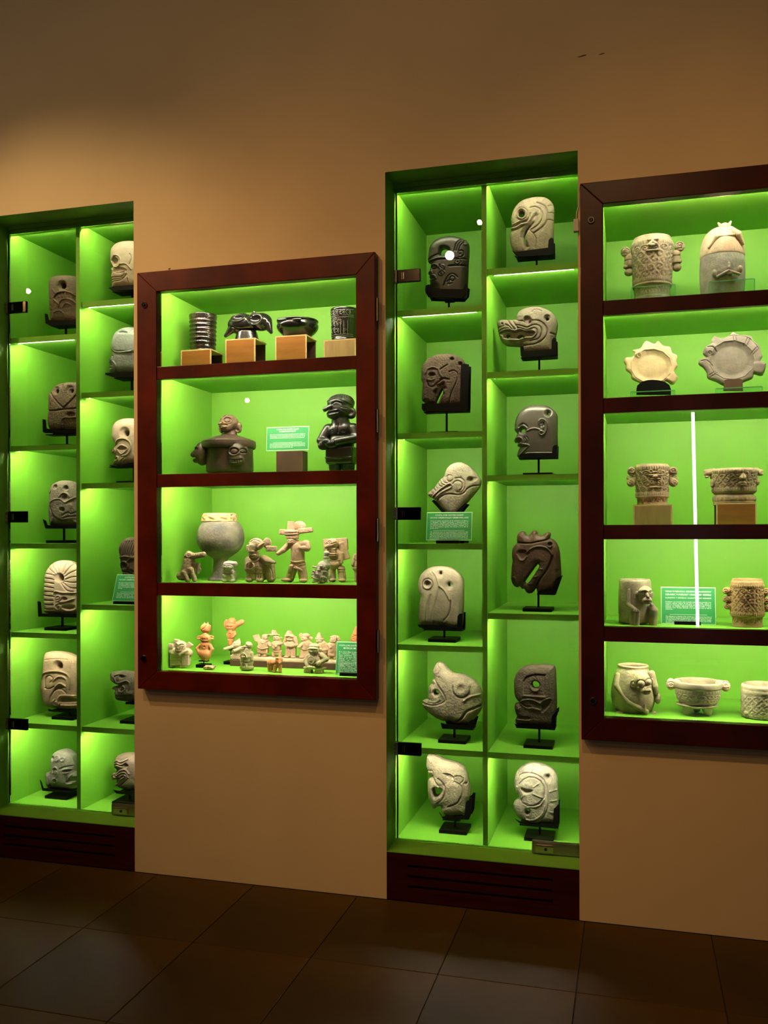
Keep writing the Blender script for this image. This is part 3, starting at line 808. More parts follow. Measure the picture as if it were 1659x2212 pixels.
S_COARSE = stone_mat('coarse_tan_stone', (0.34, 0.295, 0.24), 0.85, 0.75, (0.55, 0.50, 0.42), 0.5, 200, bump=1.0)
S_DARKBR = stone_mat('dark_brown_stone', (0.155, 0.122, 0.095), 0.7, 0.72, (0.30, 0.25, 0.19), 0.5, 240, bump=0.9)
S_SPECK = stone_mat('speckled_stone', (0.40, 0.355, 0.29), 0.85, 0.7, (0.06, 0.05, 0.04), 0.7, 280, bump=0.9)
S_LIGHT = stone_mat('light_grey_stone', (0.46, 0.44, 0.40), 0.85, 0.7, (0.12, 0.11, 0.10), 0.7, 280, bump=0.8)
S_UMBER = stone_mat('umber_stone', (0.20, 0.155, 0.11), 0.75, 0.75, (0.08, 0.06, 0.04), 0.5, bump=0.6)
S_PORE = stone_mat('porous_umber_stone', (0.20, 0.16, 0.115), 0.85, 0.8, (0.012, 0.01, 0.008), 0.95, 150, bump=1.0)
S_OLIVE = stone_mat('olive_grey_stone', (0.27, 0.245, 0.20), 0.75, 0.75, (0.10, 0.09, 0.07), 0.5, bump=0.7)
S_PINK = stone_mat('pink_tan_stone', (0.48, 0.36, 0.26), 0.75, 0.85, (0.25, 0.17, 0.11), 0.35, bump=0.35)
S_PINKPALE = stone_mat('pale_pinkish_stone', (0.52, 0.42, 0.34), 0.7, 0.85, (0.30, 0.22, 0.16), 0.3, bump=0.3)
S_BLUE = stone_mat('blue_grey_stone', (0.22, 0.27, 0.27), 0.55, 0.7, (0.42, 0.46, 0.44), 0.4, bump=0.3, spec=0.45)
S_GREYG = stone_mat('green_grey_stone', (0.27, 0.285, 0.255), 0.6, 0.7, (0.45, 0.46, 0.42), 0.35, bump=0.4)
S_WINE = stone_mat('wine_grey_stone', (0.24, 0.18, 0.155), 0.65, 0.75, None, bump=0.3)
E_ = lambda x, y, a, b=None: arc(x, y, a, b, 0, 342, 20)       # closed ellipse outline
GR = 'carved stone heads in the niches'
def head(m, C, outline, label, z, stem, cradle, thick=30, slab='plain', Y=YS, **kw):
    o = relief('stone_head', m, C, outline, Y, thick=thick, label=label, cat='stone head', group=GR, step=1.0, **kw)
    stand(C, stem, cradle, Y, z, 'black stand under the ' + (label if len(label.split()) < 13 else ' '.join(label.split()[:12])), thick=thick * 1.02)
    return o
def shelf_z(col, i): return (ZL if col == 'L' else ZR)[i] if i < 5 else NSILL
g = lambda w, d, *p: (w, d, list(p))

# --- middle niche, left column
head(S_BASALT, (840, 480, 7.9), [(690, 520), (700, 440), (740, 370), (810, 310), (900, 270), (1000, 248), (1100, 248), (1200, 270), (1290, 305), (1350, 345), (1372, 420), (1370, 560), (1360, 720), (1352, 900), (1345, 1060), (1335, 1200), (1310, 1290), (1200, 1300), (1000, 1300), (800, 1290), (770, 1220), (795, 1140), (735, 1120), (708, 1090), (712, 1040), (706, 1010), (716, 985), (704, 950), (706, 915), (690, 905), (680, 880), (700, 840), (722, 790), (728, 740), (715, 712), (680, 690), (672, 650)],
     'black stone head with an open loop in its headdress', shelf_z('L', 0), 1022,
     [(650, 1180), (660, 1120), (700, 1100), (750, 1105), (790, 1150), (900, 1175), (1290, 1180), (1330, 1090), (1358, 1110), (1345, 1240), (1270, 1328), (700, 1312), (655, 1230)],
     holes=[[(878, 560), (885, 480), (930, 445), (985, 450), (1040, 480), (1040, 520), (1000, 565), (950, 588), (900, 590)]],
     lines=[g(1.3, -2.4, (680, 672), (780, 610), (870, 575)), g(1.2, -2.2, (730, 700), (850, 668), (1000, 660), (1150, 655), (1340, 655)), g(1.2, 1.6, (740, 680), (860, 645), (960, 640)),
            g(1, -1.8, (1140, 520), (1165, 410), (1230, 330), (1300, 310)), g(1, -1.8, (1175, 520), (1205, 420), (1260, 350)), g(1, -1.8, (1215, 520), (1245, 430), (1300, 380)),
            g(1, 1.8, *arc(1320, 370, 45)), g(1, -1.8, *spi(1195, 700, 60, 1.4)), g(1, -1.8, *spi(1240, 560, 75, 1.2, 40)), g(1.2, 2, *arc(790, 800, 75, 50, 180, 360)), g(1, -2, *arc(790, 805, 45, 25)),
            g(1, 1.8, *spi(935, 790, 62, 1.4, 90)), g(1, 1.8, *spi(920, 905, 60, 1.4, 200)), g(1.2, 2, (700, 955), (750, 930), (810, 950), (820, 985)), g(1.2, -2.5, (708, 985), (760, 975), (815, 990)), g(1.2, 2, (712, 1010), (770, 1015), (825, 990)),
            g(1.2, 2, (700, 880), (740, 860), (755, 900)), g(1, -1.8, (960, 1110), (1010, 985), (1070, 920), (1140, 920), (1190, 970)), g(1, -1.6, *arc(1105, 995, 40)), g(1, -1.6, (1010, 1050), (1060, 1020), (1030, 1090), (1110, 1070)), g(1.4, -3, (1050, 780), (1180, 770), (1330, 775))])
head(S_RED, (840, 740, 7.9), [(560, 560), (565, 450), (600, 370), (670, 290), (760, 235), (860, 205), (960, 195), (1080, 200), (1180, 235), (1260, 290), (1310, 370), (1315, 450), (1300, 800), (1290, 1040), (1270, 1080), (900, 1080), (640, 1070), (610, 1020), (572, 985), (580, 800), (585, 700), (560, 640)],
     'reddish dark stone head with a slanting slit mouth', shelf_z('L', 1), 985,
     [(590, 1060), (1235, 1050), (1255, 400), (1300, 380), (1385, 395), (1370, 1150), (1340, 1185), (620, 1190), (590, 1150)], thick=26,
     holes=[[(925, 790), (900, 820), (850, 915), (815, 990), (808, 1040), (850, 1042), (890, 960), (928, 860)]],
     areas=[(-7, 2, E_(755, 562, 52, 26)), (-5, 2.5, [(965, 690), (900, 725), (830, 735), (850, 790), (790, 850), (770, 1000), (735, 1050), (870, 1055), (930, 900), (965, 780)]),
            (-7, 2, E_(1093, 298, 28)), (-7, 2, E_(1232, 378, 32)), (-4, 2, E_(975, 790, 26)), (-4, 2, E_(940, 885, 26)), (-4, 2, E_(800, 855, 26))],
     lines=[g(1.5, 2, (650, 540), (690, 465), (790, 440), (870, 480), (890, 545), (930, 600)), g(1.3, -2.6, (665, 680), (700, 750), (770, 770), (830, 715), (900, 670)), g(1.3, -2.6, (890, 480), (950, 440), (1015, 395)),
            g(1.5, -4, (900, 650), (960, 628), (1040, 645)), g(1.3, -2.2, (1050, 520), (1120, 495), (1185, 540), (1185, 650), (1130, 780), (1080, 900), (1050, 1040)), g(1.2, -2, *spi(650, 1010, 45, 1.2)), g(1.2, 1.6, (680, 640), (740, 660), (800, 640))])
head(S_PALE, (840, 960, 7.9), [(670, 850), (700, 810), (760, 760), (820, 690), (890, 600), (950, 545), (970, 480), (1010, 400), (1080, 340), (1170, 312), (1260, 315), (1350, 360), (1440, 430), (1520, 520), (1570, 600), (1576, 680), (1555, 730), (1480, 830), (1330, 1010), (1200, 1160), (1130, 1225), (1050, 1225), (980, 1160), (850, 1010), (770, 930), (700, 895)],
     'pale granite animal head tilted on one corner behind a text panel', shelf_z('L', 2), 1085,
     [(760, 970), (800, 945), (1000, 1165), (1160, 1160), (1320, 1010), (1355, 1025), (1220, 1190), (1150, 1250), (1010, 1250), (930, 1160)], thick=30,
     areas=[(-7, 3, E_(1405, 602, 36)), (-2.5, 3, [(1370, 600), (1430, 570), (1520, 575), (1510, 610), (1430, 640), (1380, 650)]), (1.5, 3, E_(1195, 715, 75)), (1.2, 3, E_(1060, 585, 48))],
     lines=[g(1.2, 2, (745, 915), (880, 790), (1000, 700), (1070, 675), (1100, 705), (1080, 745), (1000, 780), (900, 840), (800, 935)), g(1, -2.6, (780, 905), (900, 795), (1000, 735), (1065, 708)), g(1.4, -2.8, (840, 965), (930, 885), (1030, 850), (1120, 855), (1220, 865), (1300, 830), (1350, 770), (1440, 720), (1570, 705)),
            g(1.3, -2, (1150, 585), (1240, 580), (1310, 640), (1320, 740), (1260, 815), (1180, 820)), g(1.2, -2, *arc(1195, 715, 85, 85, 200, 420)), g(1.2, -1.8, *arc(1060, 585, 55)), g(1.1, -2, (920, 570), (945, 640), (1010, 670)), g(1.1, -2, (885, 615), (910, 670), (970, 700)), g(1.1, -2, (850, 660), (880, 710), (930, 725)), g(1.1, -2, (805, 710), (840, 760)), g(1.1, -2, (770, 755), (810, 795)), g(1.1, -2, (725, 800), (775, 845))])
head(S_SAND, (840, 1190, 7.9), [(505, 580), (520, 490), (560, 400), (640, 320), (740, 275), (860, 260), (970, 265), (1080, 295), (1180, 360), (1250, 440), (1278, 530), (1280, 700), (1278, 900), (1270, 1060), (1255, 1270), (1190, 1300), (1060, 1300), (990, 1275), (900, 1260), (700, 1265), (545, 1250), (515, 1180), (515, 1050), (525, 900), (548, 800), (545, 765), (520, 720), (507, 650)],
     'sandy grey owl-like stone head with three drilled holes', shelf_z('L', 3), 945,
     [(525, 1245), (850, 1250), (980, 1235), (1050, 1280), (1190, 1285), (1200, 1100), (1230, 1060), (1285, 1055), (1280, 1330), (1250, 1358), (1050, 1340), (960, 1300), (890, 1320), (760, 1305), (620, 1315), (540, 1280)], thick=32,
     holes=[E_(903, 378, 19, 24), E_(1055, 578, 26)],
     areas=[(-7, 3, E_(683, 555, 44)), (-2.5, 4, E_(885, 390, 55, 65)), (-2.5, 4, E_(1050, 585, 62))],
     lines=[g(1.2, -2.6, *arc(685, 565, 90, 95)), g(1.2, 1.8, *arc(685, 565, 72, 76)), g(1.2, 2, (770, 345), (820, 400), (850, 480), (870, 550), (882, 590)), g(1.3, 2, (878, 595), (855, 700), (820, 830), (785, 950), (760, 1100), (755, 1230)), g(1.5, 2.2, (885, 595), (960, 650), (1020, 740), (1062, 830)), g(1.5, -2.6, (1070, 840), (1065, 960), (1040, 1080), (960, 1180)), g(1.3, 1.6, (720, 740), (690, 840), (670, 1000), (660, 1180)), g(1.3, -1.6, (740, 740), (710, 840), (690, 1000))])
head(S_COARSE, (840, 1400, 7.9), [(575, 920), (590, 885), (640, 868), (680, 870), (675, 830), (685, 770), (680, 710), (700, 640), (750, 590), (760, 530), (800, 522), (790, 480), (760, 410), (775, 350), (820, 260), (870, 238), (930, 260), (1000, 330), (1070, 400), (1130, 430), (1210, 435), (1300, 455), (1380, 500), (1480, 560), (1550, 640), (1590, 740), (1605, 830), (1600, 960), (1570, 1060), (1500, 1160), (1420, 1230), (1350, 1280), (1150, 1270), (1050, 1235), (950, 1235), (850, 1200), (740, 1130), (650, 1060), (590, 980)],
     'coarse tan bird-like stone head with an upturned snout', shelf_z('L', 4), 1115,
     [(920, 1240), (1000, 1260), (1150, 1275), (1380, 1265), (1400, 1220), (1460, 1180), (1500, 1200), (1460, 1345), (960, 1340), (940, 1310)], thick=40, rnd=22,
     holes=[E_(828, 748, 44)],
     areas=[(2.5, 4, E_(1265, 670, 140, 130)), (-3.5, 4, E_(1265, 665, 55)), (-3.5, 3, [(690, 700), (760, 590), (830, 580), (900, 680), (950, 800), (970, 870), (920, 915), (800, 925), (680, 875)])],
     lines=[g(1.5, -3, (585, 912), (690, 945), (800, 952), (900, 932), (975, 890), (990, 830), (945, 740), (880, 640), (810, 545)), g(1.5, -2.5, *arc(1265, 680, 150, 140, -20, 200)), g(2, 2.5, (1310, 870), (1400, 810), (1500, 780), (1590, 770)), g(2, -4, (1180, 1240), (1280, 1160), (1350, 1060), (1450, 1010), (1600, 960)), g(1.5, 2, (700, 890), (760, 900), (840, 895), (900, 850)), g(1.4, -2, (840, 280), (900, 350), (870, 420))])
head(S_SPECK, (840, 1600, 7.9), [(650, 420), (655, 320), (660, 260), (690, 237), (780, 235), (860, 270), (960, 320), (1100, 355), (1220, 395), (1300, 465), (1345, 560), (1370, 680), (1395, 820), (1395, 930), (1350, 1010), (1340, 1150), (1310, 1230), (1240, 1245), (1100, 1260), (980, 1255), (920, 1210), (905, 1150), (895, 1110), (830, 1115), (815, 1135), (770, 1145), (740, 1090), (710, 1000), (680, 900), (670, 760), (675, 680), (700, 630), (760, 600), (740, 565), (690, 545), (665, 480)],
     'speckled stone animal head with a gaping round jaw opening', shelf_z('L', 5), 1130,
     [(890, 1165), (920, 1200), (940, 1245), (1100, 1245), (1240, 1240), (1320, 1225), (1350, 990), (1390, 970), (1410, 930), (1450, 935), (1430, 1210), (1395, 1295), (1240, 1290), (1200, 1328), (1050, 1300), (950, 1270)], thick=38, rnd=22,
     holes=[[(765, 830), (780, 790), (830, 775), (880, 785), (930, 815), (900, 880), (850, 930), (800, 948), (775, 900)]],
     areas=[(-4, 2, [(950, 515), (1050, 520), (1120, 560), (1150, 610), (1060, 600), (990, 560)]), (-6, 2, E_(1330, 702, 22)), (2.5, 8, E_(1120, 860, 150, 190))],
     lines=[g(1.6, -3.2, (870, 620), (940, 680), (985, 760), (985, 860), (940, 960), (860, 1040)), g(1.6, -3, (760, 600), (820, 680), (880, 740)), g(1.4, -3, (1150, 660), (1240, 720), (1282, 820), (1250, 940), (1180, 1030), (1040, 1085)), g(1.2, 2, (950, 515), (1050, 520), (1120, 560), (1150, 610)), g(1.3, -3, (1160, 575), (1220, 570), (1280, 600)), g(1.3, -2.5, (1290, 610), (1290, 660), (1250, 690)), g(1.6, -3.5, (660, 488), (760, 490))])
# --- middle niche, right column
head(S_TAN, (1040, 400, 7.9), [(510, 600), (525, 510), (560, 420), (620, 340), (700, 275), (800, 240), (900, 218), (1000, 213), (1090, 225), (1170, 270), (1225, 340), (1242, 420), (1240, 600), (1235, 800), (1230, 950), (1225, 1120), (1190, 1190), (900, 1220), (650, 1220), (560, 1160), (510, 1060), (490, 950), (495, 860), (515, 800), (510, 760), (515, 720), (525, 690), (515, 650)],
     'tan stone bird head with a curling beak, highest on the right', shelf_z('R', 0), 940,
     [(540, 1160), (600, 1185), (760, 1160), (1150, 1110), (1160, 980), (1200, 940), (1245, 960), (1250, 1215), (1200, 1230), (700, 1262), (610, 1245)], thick=30,
     holes=[E_(695, 522, 52, 60), [(905, 655), (855, 718), (805, 775), (772, 850), (760, 930), (772, 1010), (800, 1075), (780, 1068), (735, 970), (724, 890), (742, 820), (785, 760), (845, 702)]],
     areas=[(-5, 3, [(940, 515), (975, 545), (955, 620), (900, 700), (830, 785), (780, 870), (765, 960), (810, 1085), (770, 1130), (715, 1040), (685, 930), (700, 830), (760, 740), (850, 640), (900, 555)])],
     lines=[g(1.2, -2.4, *arc(695, 525, 105, 108)), g(1.2, 1.8, *arc(695, 525, 82, 86)), g(1.3, -2.6, (515, 735), (600, 735), (680, 680), (770, 660), (820, 600), (840, 520)), g(1.2, 2, (515, 700), (600, 690), (680, 650), (760, 630), (800, 580)), g(1.3, -2.6, (512, 800), (600, 800), (670, 770), (730, 735)), g(1.2, 2, (512, 765), (600, 765), (690, 715), (790, 690)),
            g(1.3, -2.4, (850, 420), (930, 410), (1010, 450), (1052, 540), (1035, 640), (960, 735), (865, 795)), g(1.4, -2.8, (960, 340), (1080, 390), (1130, 480), (1142, 580), (1100, 700), (1000, 790), (905, 855)), g(1.2, -2.2, (815, 785), (900, 870), (942, 960), (930, 1110)),
            g(1, -2, (1140, 395), (1232, 365)), g(1, -2, (1160, 512), (1236, 500)), g(1, -2, (1140, 625), (1228, 634)), g(1, -1.5, (1060, 320), (1110, 260)), g(1, -1.5, (950, 300), (965, 235)), g(1, -1.5, (830, 310), (825, 250)), g(1, -1.5, (720, 360), (690, 300))])
head(S_GREY, (1050, 630, 8.295), [(205, 600), (215, 550), (260, 520), (340, 513), (470, 515), (550, 508), (555, 460), (570, 410), (620, 350), (700, 310), (800, 285), (900, 280), (1000, 295), (1100, 335), (1190, 390), (1250, 460), (1280, 540), (1285, 620), (1270, 720), (1245, 830), (1235, 880), (1220, 1080), (1195, 1110), (950, 1120), (720, 1125), (655, 1090), (635, 1005), (560, 985), (450, 980), (370, 970), (310, 930), (270, 880), (240, 800), (225, 740), (215, 680)],
     'grey-tan stone wolf head with a long open muzzle', shelf_z('R', 1), 950,
     [(630, 1020), (690, 1010), (705, 1100), (1185, 1060), (1190, 900), (1230, 855), (1270, 870), (1275, 1160), (1240, 1175), (680, 1218), (640, 1180)], thick=34, rnd=20,
     holes=[E_(1106, 518, 28), E_(410, 826, 32, 30), [(565, 850), (600, 810), (640, 797), (692, 832), (640, 856)]],
     areas=[(-6.5, 2.5, [(250, 770), (340, 720), (440, 720), (520, 748), (620, 718), (720, 742), (860, 748), (880, 780), (830, 828), (700, 835), (600, 872), (420, 868), (330, 850), (310, 800)]), (-6, 2, [(690, 550), (700, 490), (750, 472), (810, 500), (828, 570), (760, 620)]), (-4, 2, E_(1110, 490, 55, 45))],
     lines=[g(1.3, -3, (555, 500), (590, 545), (680, 555)), g(1.2, -2.4, (550, 625), (640, 640), (740, 672), (820, 640), (890, 620), (965, 645), (1010, 720), (990, 820), (930, 880), (800, 905)), g(1.2, -2.4, (580, 670), (700, 705), (790, 712), (860, 680), (920, 700), (935, 780), (880, 850)), g(1.3, -2.8, (840, 545), (950, 550), (1040, 600), (1105, 700), (1085, 820), (1000, 910), (880, 965), (700, 988)),
            g(1.2, -2.6, (395, 518), (440, 600), (530, 700)), g(1.2, -2.6, (470, 515), (530, 610), (590, 690)), g(1.2, -2.4, (218, 680), (330, 635)), g(1.2, -2.4, (225, 745), (330, 690), (430, 690)), g(1.2, -2.6, (360, 610), (430, 650), (475, 705)), g(1.2, 2, (330, 720), (440, 700), (530, 730), (620, 700), (720, 722), (870, 730), (905, 780), (850, 850), (700, 860), (600, 895), (420, 890)), g(1.2, -2, (845, 390), (870, 350), (940, 345), (1000, 375)), g(1.6, -5, (300, 597), (308, 600)), g(1.4, -4, (690, 568), (698, 572)), g(1.4, -4, (795, 562), (800, 568)), g(1.4, -3, (1165, 770), (1240, 785))])
head(S_SLATE, (1050, 840, 8.295), [(520, 620), (540, 540), (580, 460), (650, 370), (740, 315), (850, 295), (950, 292), (1060, 300), (1150, 335), (1230, 395), (1270, 460), (1285, 540), (1283, 800), (1283, 1000), (1280, 1140), (1270, 1235), (1240, 1245), (900, 1245), (650, 1245), (590, 1240), (560, 1200), (575, 1150), (590, 1090), (610, 1050), (570, 1030), (575, 1000), (582, 970), (530, 970), (508, 930), (525, 880), (560, 820), (560, 800), (520, 750), (512, 690)],
     'polished dark human profile head with round pierced eye', shelf_z('R', 2), 940,
     [(600, 1238), (720, 1200), (780, 1175), (1195, 1170), (1210, 1045), (1240, 1020), (1290, 1020), (1283, 1250), (600, 1252)], thick=30,
     holes=[E_(667, 757, 42), E_(1120, 452, 22)],
     areas=[(-4, 3, E_(1118, 448, 55)), (1.5, 3, [(960, 620), (1000, 560), (1070, 580), (1100, 660), (1095, 750), (1050, 830), (980, 840), (960, 790), (990, 720)])],
     lines=[g(1.1, -2, *arc(667, 757, 62, 64)), g(1.2, 2.2, (965, 655), (955, 600), (1000, 558), (1060, 572), (1097, 640), (1100, 720), (1070, 800), (1010, 845), (968, 815), (985, 770), (1022, 780)), g(1.1, -2.4, *spi(1010, 645, 42, 1.2, 30)), g(1.1, -2, (1045, 620), (1055, 700), (1040, 760)), g(1.1, 1.8, (740, 775), (820, 730), (900, 722), (970, 745)), g(1.3, 2.2, (540, 895), (600, 878), (655, 905), (662, 965), (620, 985)),
            g(1.3, 2.2, (580, 1003), (680, 1000), (775, 1028), (700, 1110), (610, 1205)), g(1.3, -2.6, (580, 1035), (680, 1050), (745, 1045)), g(1, -1.8, (735, 870), (775, 930), (735, 995)), g(1, -1.8, (700, 880), (740, 935), (705, 990)), g(0.9, -1.6, (512, 660), (548, 664)), g(0.9, -1.6, (512, 685), (545, 690)), g(0.9, -1.6, (512, 708), (545, 715)), g(1.1, 1.6, (720, 1185), (780, 1163), (1195, 1158)), g(1.4, -2, (600, 690), (680, 640), (750, 690))])
head(S_BROWN, (1050, 1120, 8.295), [(450, 1060), (455, 1000), (465, 850), (482, 760), (470, 700), (470, 600), (490, 520), (540, 450), (562, 430), (555, 370), (565, 300), (610, 245), (680, 230), (720, 280), (760, 300), (800, 270), (840, 222), (890, 215), (920, 240), (940, 290), (1010, 300), (1060, 265), (1110, 240), (1155, 260), (1160, 310), (1150, 350), (1210, 375), (1260, 430), (1295, 500), (1320, 600), (1335, 750), (1345, 900), (1345, 1040), (1300, 1150), (1240, 1260), (1190, 1290), (1000, 1320), (930, 1320), (905, 1245), (870, 1290), (830, 1330), (770, 1340), (720, 1310), (690, 1260), (650, 1260), (610, 1215), (570, 1230), (520, 1215), (470, 1150)],
     'red-brown stone rooster head with a crest and slit beak', shelf_z('R', 3), 935,
     [(925, 1330), (1100, 1305), (1190, 1285), (1240, 1130), (1290, 1050), (1365, 1020), (1250, 1340), (1220, 1362), (960, 1357)], thick=32,
     holes=[[(915, 825), (945, 818), (962, 850), (940, 895), (860, 1015), (790, 1115), (750, 1162), (715, 1165), (697, 1130), (720, 1090), (800, 980), (880, 870)]],
     areas=[(-7, 2, E_(1155, 462, 34)), (-3.5, 4, [(570, 640), (600, 580), (680, 575), (740, 610), (720, 690), (660, 735), (600, 710)]), (-2.5, 6, [(830, 800), (950, 760), (1010, 820), (960, 920), (780, 1190), (660, 1180), (700, 1060)])],
     lines=[g(1.2, 2.2, (740, 615), (800, 555), (880, 510), (980, 498), (1080, 520), (1150, 580), (1192, 650)), g(1.3, 2.2, (570, 650), (600, 720), (650, 750), (700, 738), (742, 680)), g(1.4, -3, (560, 430), (700, 445), (830, 440), (950, 415), (1100, 380), (1150, 342)), g(2, -3.5, (1195, 690), (1150, 820), (1080, 950), (980, 1080), (915, 1220)), g(1.3, 2.2, (930, 910), (970, 900), (1012, 905)), g(1.3, 2.2, (845, 1030), (890, 1045), (930, 1028)), g(1.3, 2.2, (780, 1170), (825, 1165)), g(1.1, 1.8, (458, 1075), (500, 1045), (540, 1080), (548, 1140)), g(1.3, 2, (1120, 500), (1155, 512), (1195, 485)), g(2.5, 2, (1240, 520), (1265, 700), (1270, 900))])
head(S_DARKBR, (1050, 1400, 8.295), [(505, 640), (510, 560), (540, 470), (590, 390), (660, 335), (740, 305), (850, 290), (960, 288), (1080, 292), (1190, 300), (1235, 330), (1250, 400), (1260, 600), (1268, 800), (1272, 1000), (1262, 1150), (1240, 1300), (1215, 1385), (1150, 1395), (900, 1385), (700, 1375), (560, 1360), (530, 1300), (535, 1260), (552, 1230), (540, 1180), (528, 1130), (518, 1080), (520, 1010), (545, 980), (605, 962), (570, 930), (530, 870), (510, 780)],
     'dark brown stone head with a round hole in a squared panel', shelf_z('R', 4), 950,
     [(530, 1320), (620, 1355), (1170, 1370), (1195, 1180), (1260, 1110), (1300, 1080), (1295, 1160), (1255, 1220), (1245, 1440), (700, 1400), (560, 1395)], thick=32,
     holes=[E_(893, 648, 66)],
     areas=[(-2.5, 1.5, [(680, 600), (720, 515), (800, 470), (900, 458), (1070, 466, 1), (1078, 850, 1), (680, 825, 1)]), (-5, 2, [(540, 1145), (600, 1185), (700, 1210), (782, 1212), (780, 1250), (560, 1248)]), (-3.5, 2, [(985, 985), (1060, 915), (1150, 885), (1185, 905), (1150, 1010), (1070, 1100), (1010, 1130), (1000, 1060)]), (-3, 2, [(640, 975), (700, 1000), (800, 1020), (800, 1045), (740, 1050), (680, 1020)])],
     lines=[g(1.4, -2.6, (685, 580), (730, 515), (800, 475), (920, 458), (1072, 470)), g(1.2, 2.2, (680, 828), (880, 842), (1078, 856)), g(1.2, 2.2, (615, 970), (660, 920), (760, 898), (870, 912), (975, 968)), g(1.2, 2, (630, 985), (740, 1052), (850, 1050), (985, 1085)), g(1.2, 2.2, (560, 1256), (680, 1264), (782, 1274)), g(1.2, 2, (985, 970), (1060, 905), (1150, 880), (1190, 900)), g(1.4, 2, (1180, 930), (1140, 1020), (1060, 1110)), g(1, 1.5, (520, 1070), (590, 1075)), g(1.3, 2.2, *arc(893, 660, 92, 92, 20, 160))])
head(S_LIGHT, (1050, 1630, 7.54), [(465, 420), (475, 340), (510, 260), (590, 185), (690, 140), (800, 128), (920, 150), (1020, 190), (1110, 250), (1155, 320), (1170, 400), (1175, 560), (1180, 780), (1165, 1000), (1120, 1090), (1000, 1085), (900, 1085), (840, 1100), (740, 1095), (660, 1065), (620, 1045), (540, 1015), (480, 940), (450, 860), (455, 780), (500, 725), (552, 695), (520, 640), (490, 580), (470, 500)],
     'light grey stone head with huge round eye, lowest on the right', shelf_z('R', 5), 873,
     [(490, 1000), (560, 1040), (650, 1060), (760, 1092), (880, 1080), (1105, 1085), (1115, 840), (1140, 820), (1190, 765), (1185, 1155), (1150, 1158), (800, 1120), (690, 1112), (660, 1085), (560, 1065)], thick=34, rnd=20,
     holes=[E_(1013, 332, 27, 28), E_(682, 905, 28, 38)],
     areas=[(-6, 2, [(590, 515), (640, 522), (700, 535), (766, 545), (750, 580), (690, 605), (630, 590)]), (2, 3, E_(675, 470, 85, 50)), (-2.5, 4, E_(1010, 352, 68)), (1.5, 3, E_(740, 570, 205, 220)), (-3, 4, [(640, 880), (700, 850), (740, 920), (720, 1020), (680, 1040), (640, 980)])],
     lines=[g(1.3, -2.8, *arc(745, 572, 222, 236, -150, 180)), g(1.4, 2.2, (560, 700), (640, 780), (760, 810), (880, 790), (960, 690)), g(1.4, -2.6, (520, 480), (560, 320), (660, 272), (780, 280), (900, 340), (985, 450), (1022, 600), (1028, 760), (985, 920), (890, 1025), (760, 1065)), g(1.3, 2, (965, 800), (940, 900), (860, 990), (740, 1040), (660, 1030)), g(1, 1.8, (1040, 568), (1160, 552)), g(1, 1.8, (1065, 722), (1165, 718)), g(1, 1.8, (1030, 888), (1108, 915)), g(1, 1.8, (780, 600), (945, 670)), g(1, 1.8, (780, 492), (865, 438)), g(1.2, 1.8, (735, 262), (770, 210), (800, 140)), g(1, 1.5, (570, 690), (620, 630))])
# --- left niche, left column (each is half hidden by the divider)
CA, CB_, CC_, CD_ = (0, 420, 5.53), (0, 800, 5.53), (0, 1180, 5.53), (0, 1540, 5.53)
head(S_UMBER, CA, [(600, 1100), (605, 1030), (650, 990), (730, 975), (850, 975), (920, 990), (960, 1040), (970, 1150), (970, 1400), (960, 1520), (780, 1530), (640, 1525), (615, 1450), (605, 1250)],
     'umber stone with sunrise grooves, topmost in the left niche', shelf_z('L', 0), 785, [(590, 1445), (620, 1450), (635, 1520), (780, 1525), (990, 1515), (990, 1570), (660, 1592), (600, 1560)], thick=26,
     holes=[E_(788, 1108, 30, 34)], areas=[(-3, 3, E_(785, 1105, 50, 55))],
     lines=[g(1.1, 2, (695, 1240), (735, 1195), (810, 1178), (890, 1195), (940, 1230)), g(1.1, -2, (690, 1260), (735, 1215), (810, 1198)), g(1.1, 2, (750, 1360), (770, 1295), (835, 1265), (905, 1285), (945, 1320)), g(1, 1.8, (800, 1360), (835, 1320), (890, 1335)), g(1, 1.6, (690, 1430), (740, 1405), (800, 1430), (820, 1490)),
            *[g(0.9, 1.6, (690 + 8 * k, 1270 + 14 * k), (735 + 8 * k, 1310 + 10 * k)) for k in range(3)], *[g(0.9, 1.6, (740 + 45 * k, 1200), (748 + 42 * k, 1245)) for k in range(5)], g(0.9, 1.6, (675, 1150), (705, 1200)), g(0.9, -1.6, (610, 1260), (650, 1270)), g(0.9, -1.6, (610, 1340), (650, 1345)), g(0.9, -1.6, (610, 1400), (660, 1400))])
head(S_PORE, CB_, [(595, 500), (600, 350), (605, 290), (635, 260), (660, 210), (730, 165), (800, 152), (870, 145), (940, 155), (1000, 200), (1030, 260), (1040, 500), (1030, 700), (900, 720), (700, 718), (610, 700), (590, 600)],
     'porous umber stone with a V-shaped groove in the left niche', shelf_z('L', 1), 800, [(568, 595), (600, 600), (610, 705), (720, 722), (1020, 722), (1020, 768), (600, 760), (570, 745)], thick=28,
     holes=[E_(718, 265, 18, 24), E_(895, 262, 18, 22)], areas=[(-4, 3, E_(705, 245, 40)), (-4, 3, E_(885, 235, 40)), (-5, 3, E_(890, 540, 45, 25))],
     lines=[g(1.3, -2.6, (640, 280), (720, 380), (800, 462)), g(1.3, -2.6, (800, 462), (870, 400), (970, 290)), g(1.4, -2.8, (598, 490), (700, 490), (820, 475), (1030, 460)), g(1, -1.8, (800, 165), (805, 260)), g(1.4, 2.4, (790, 690), (785, 620), (810, 580), (870, 575), (1000, 570))])
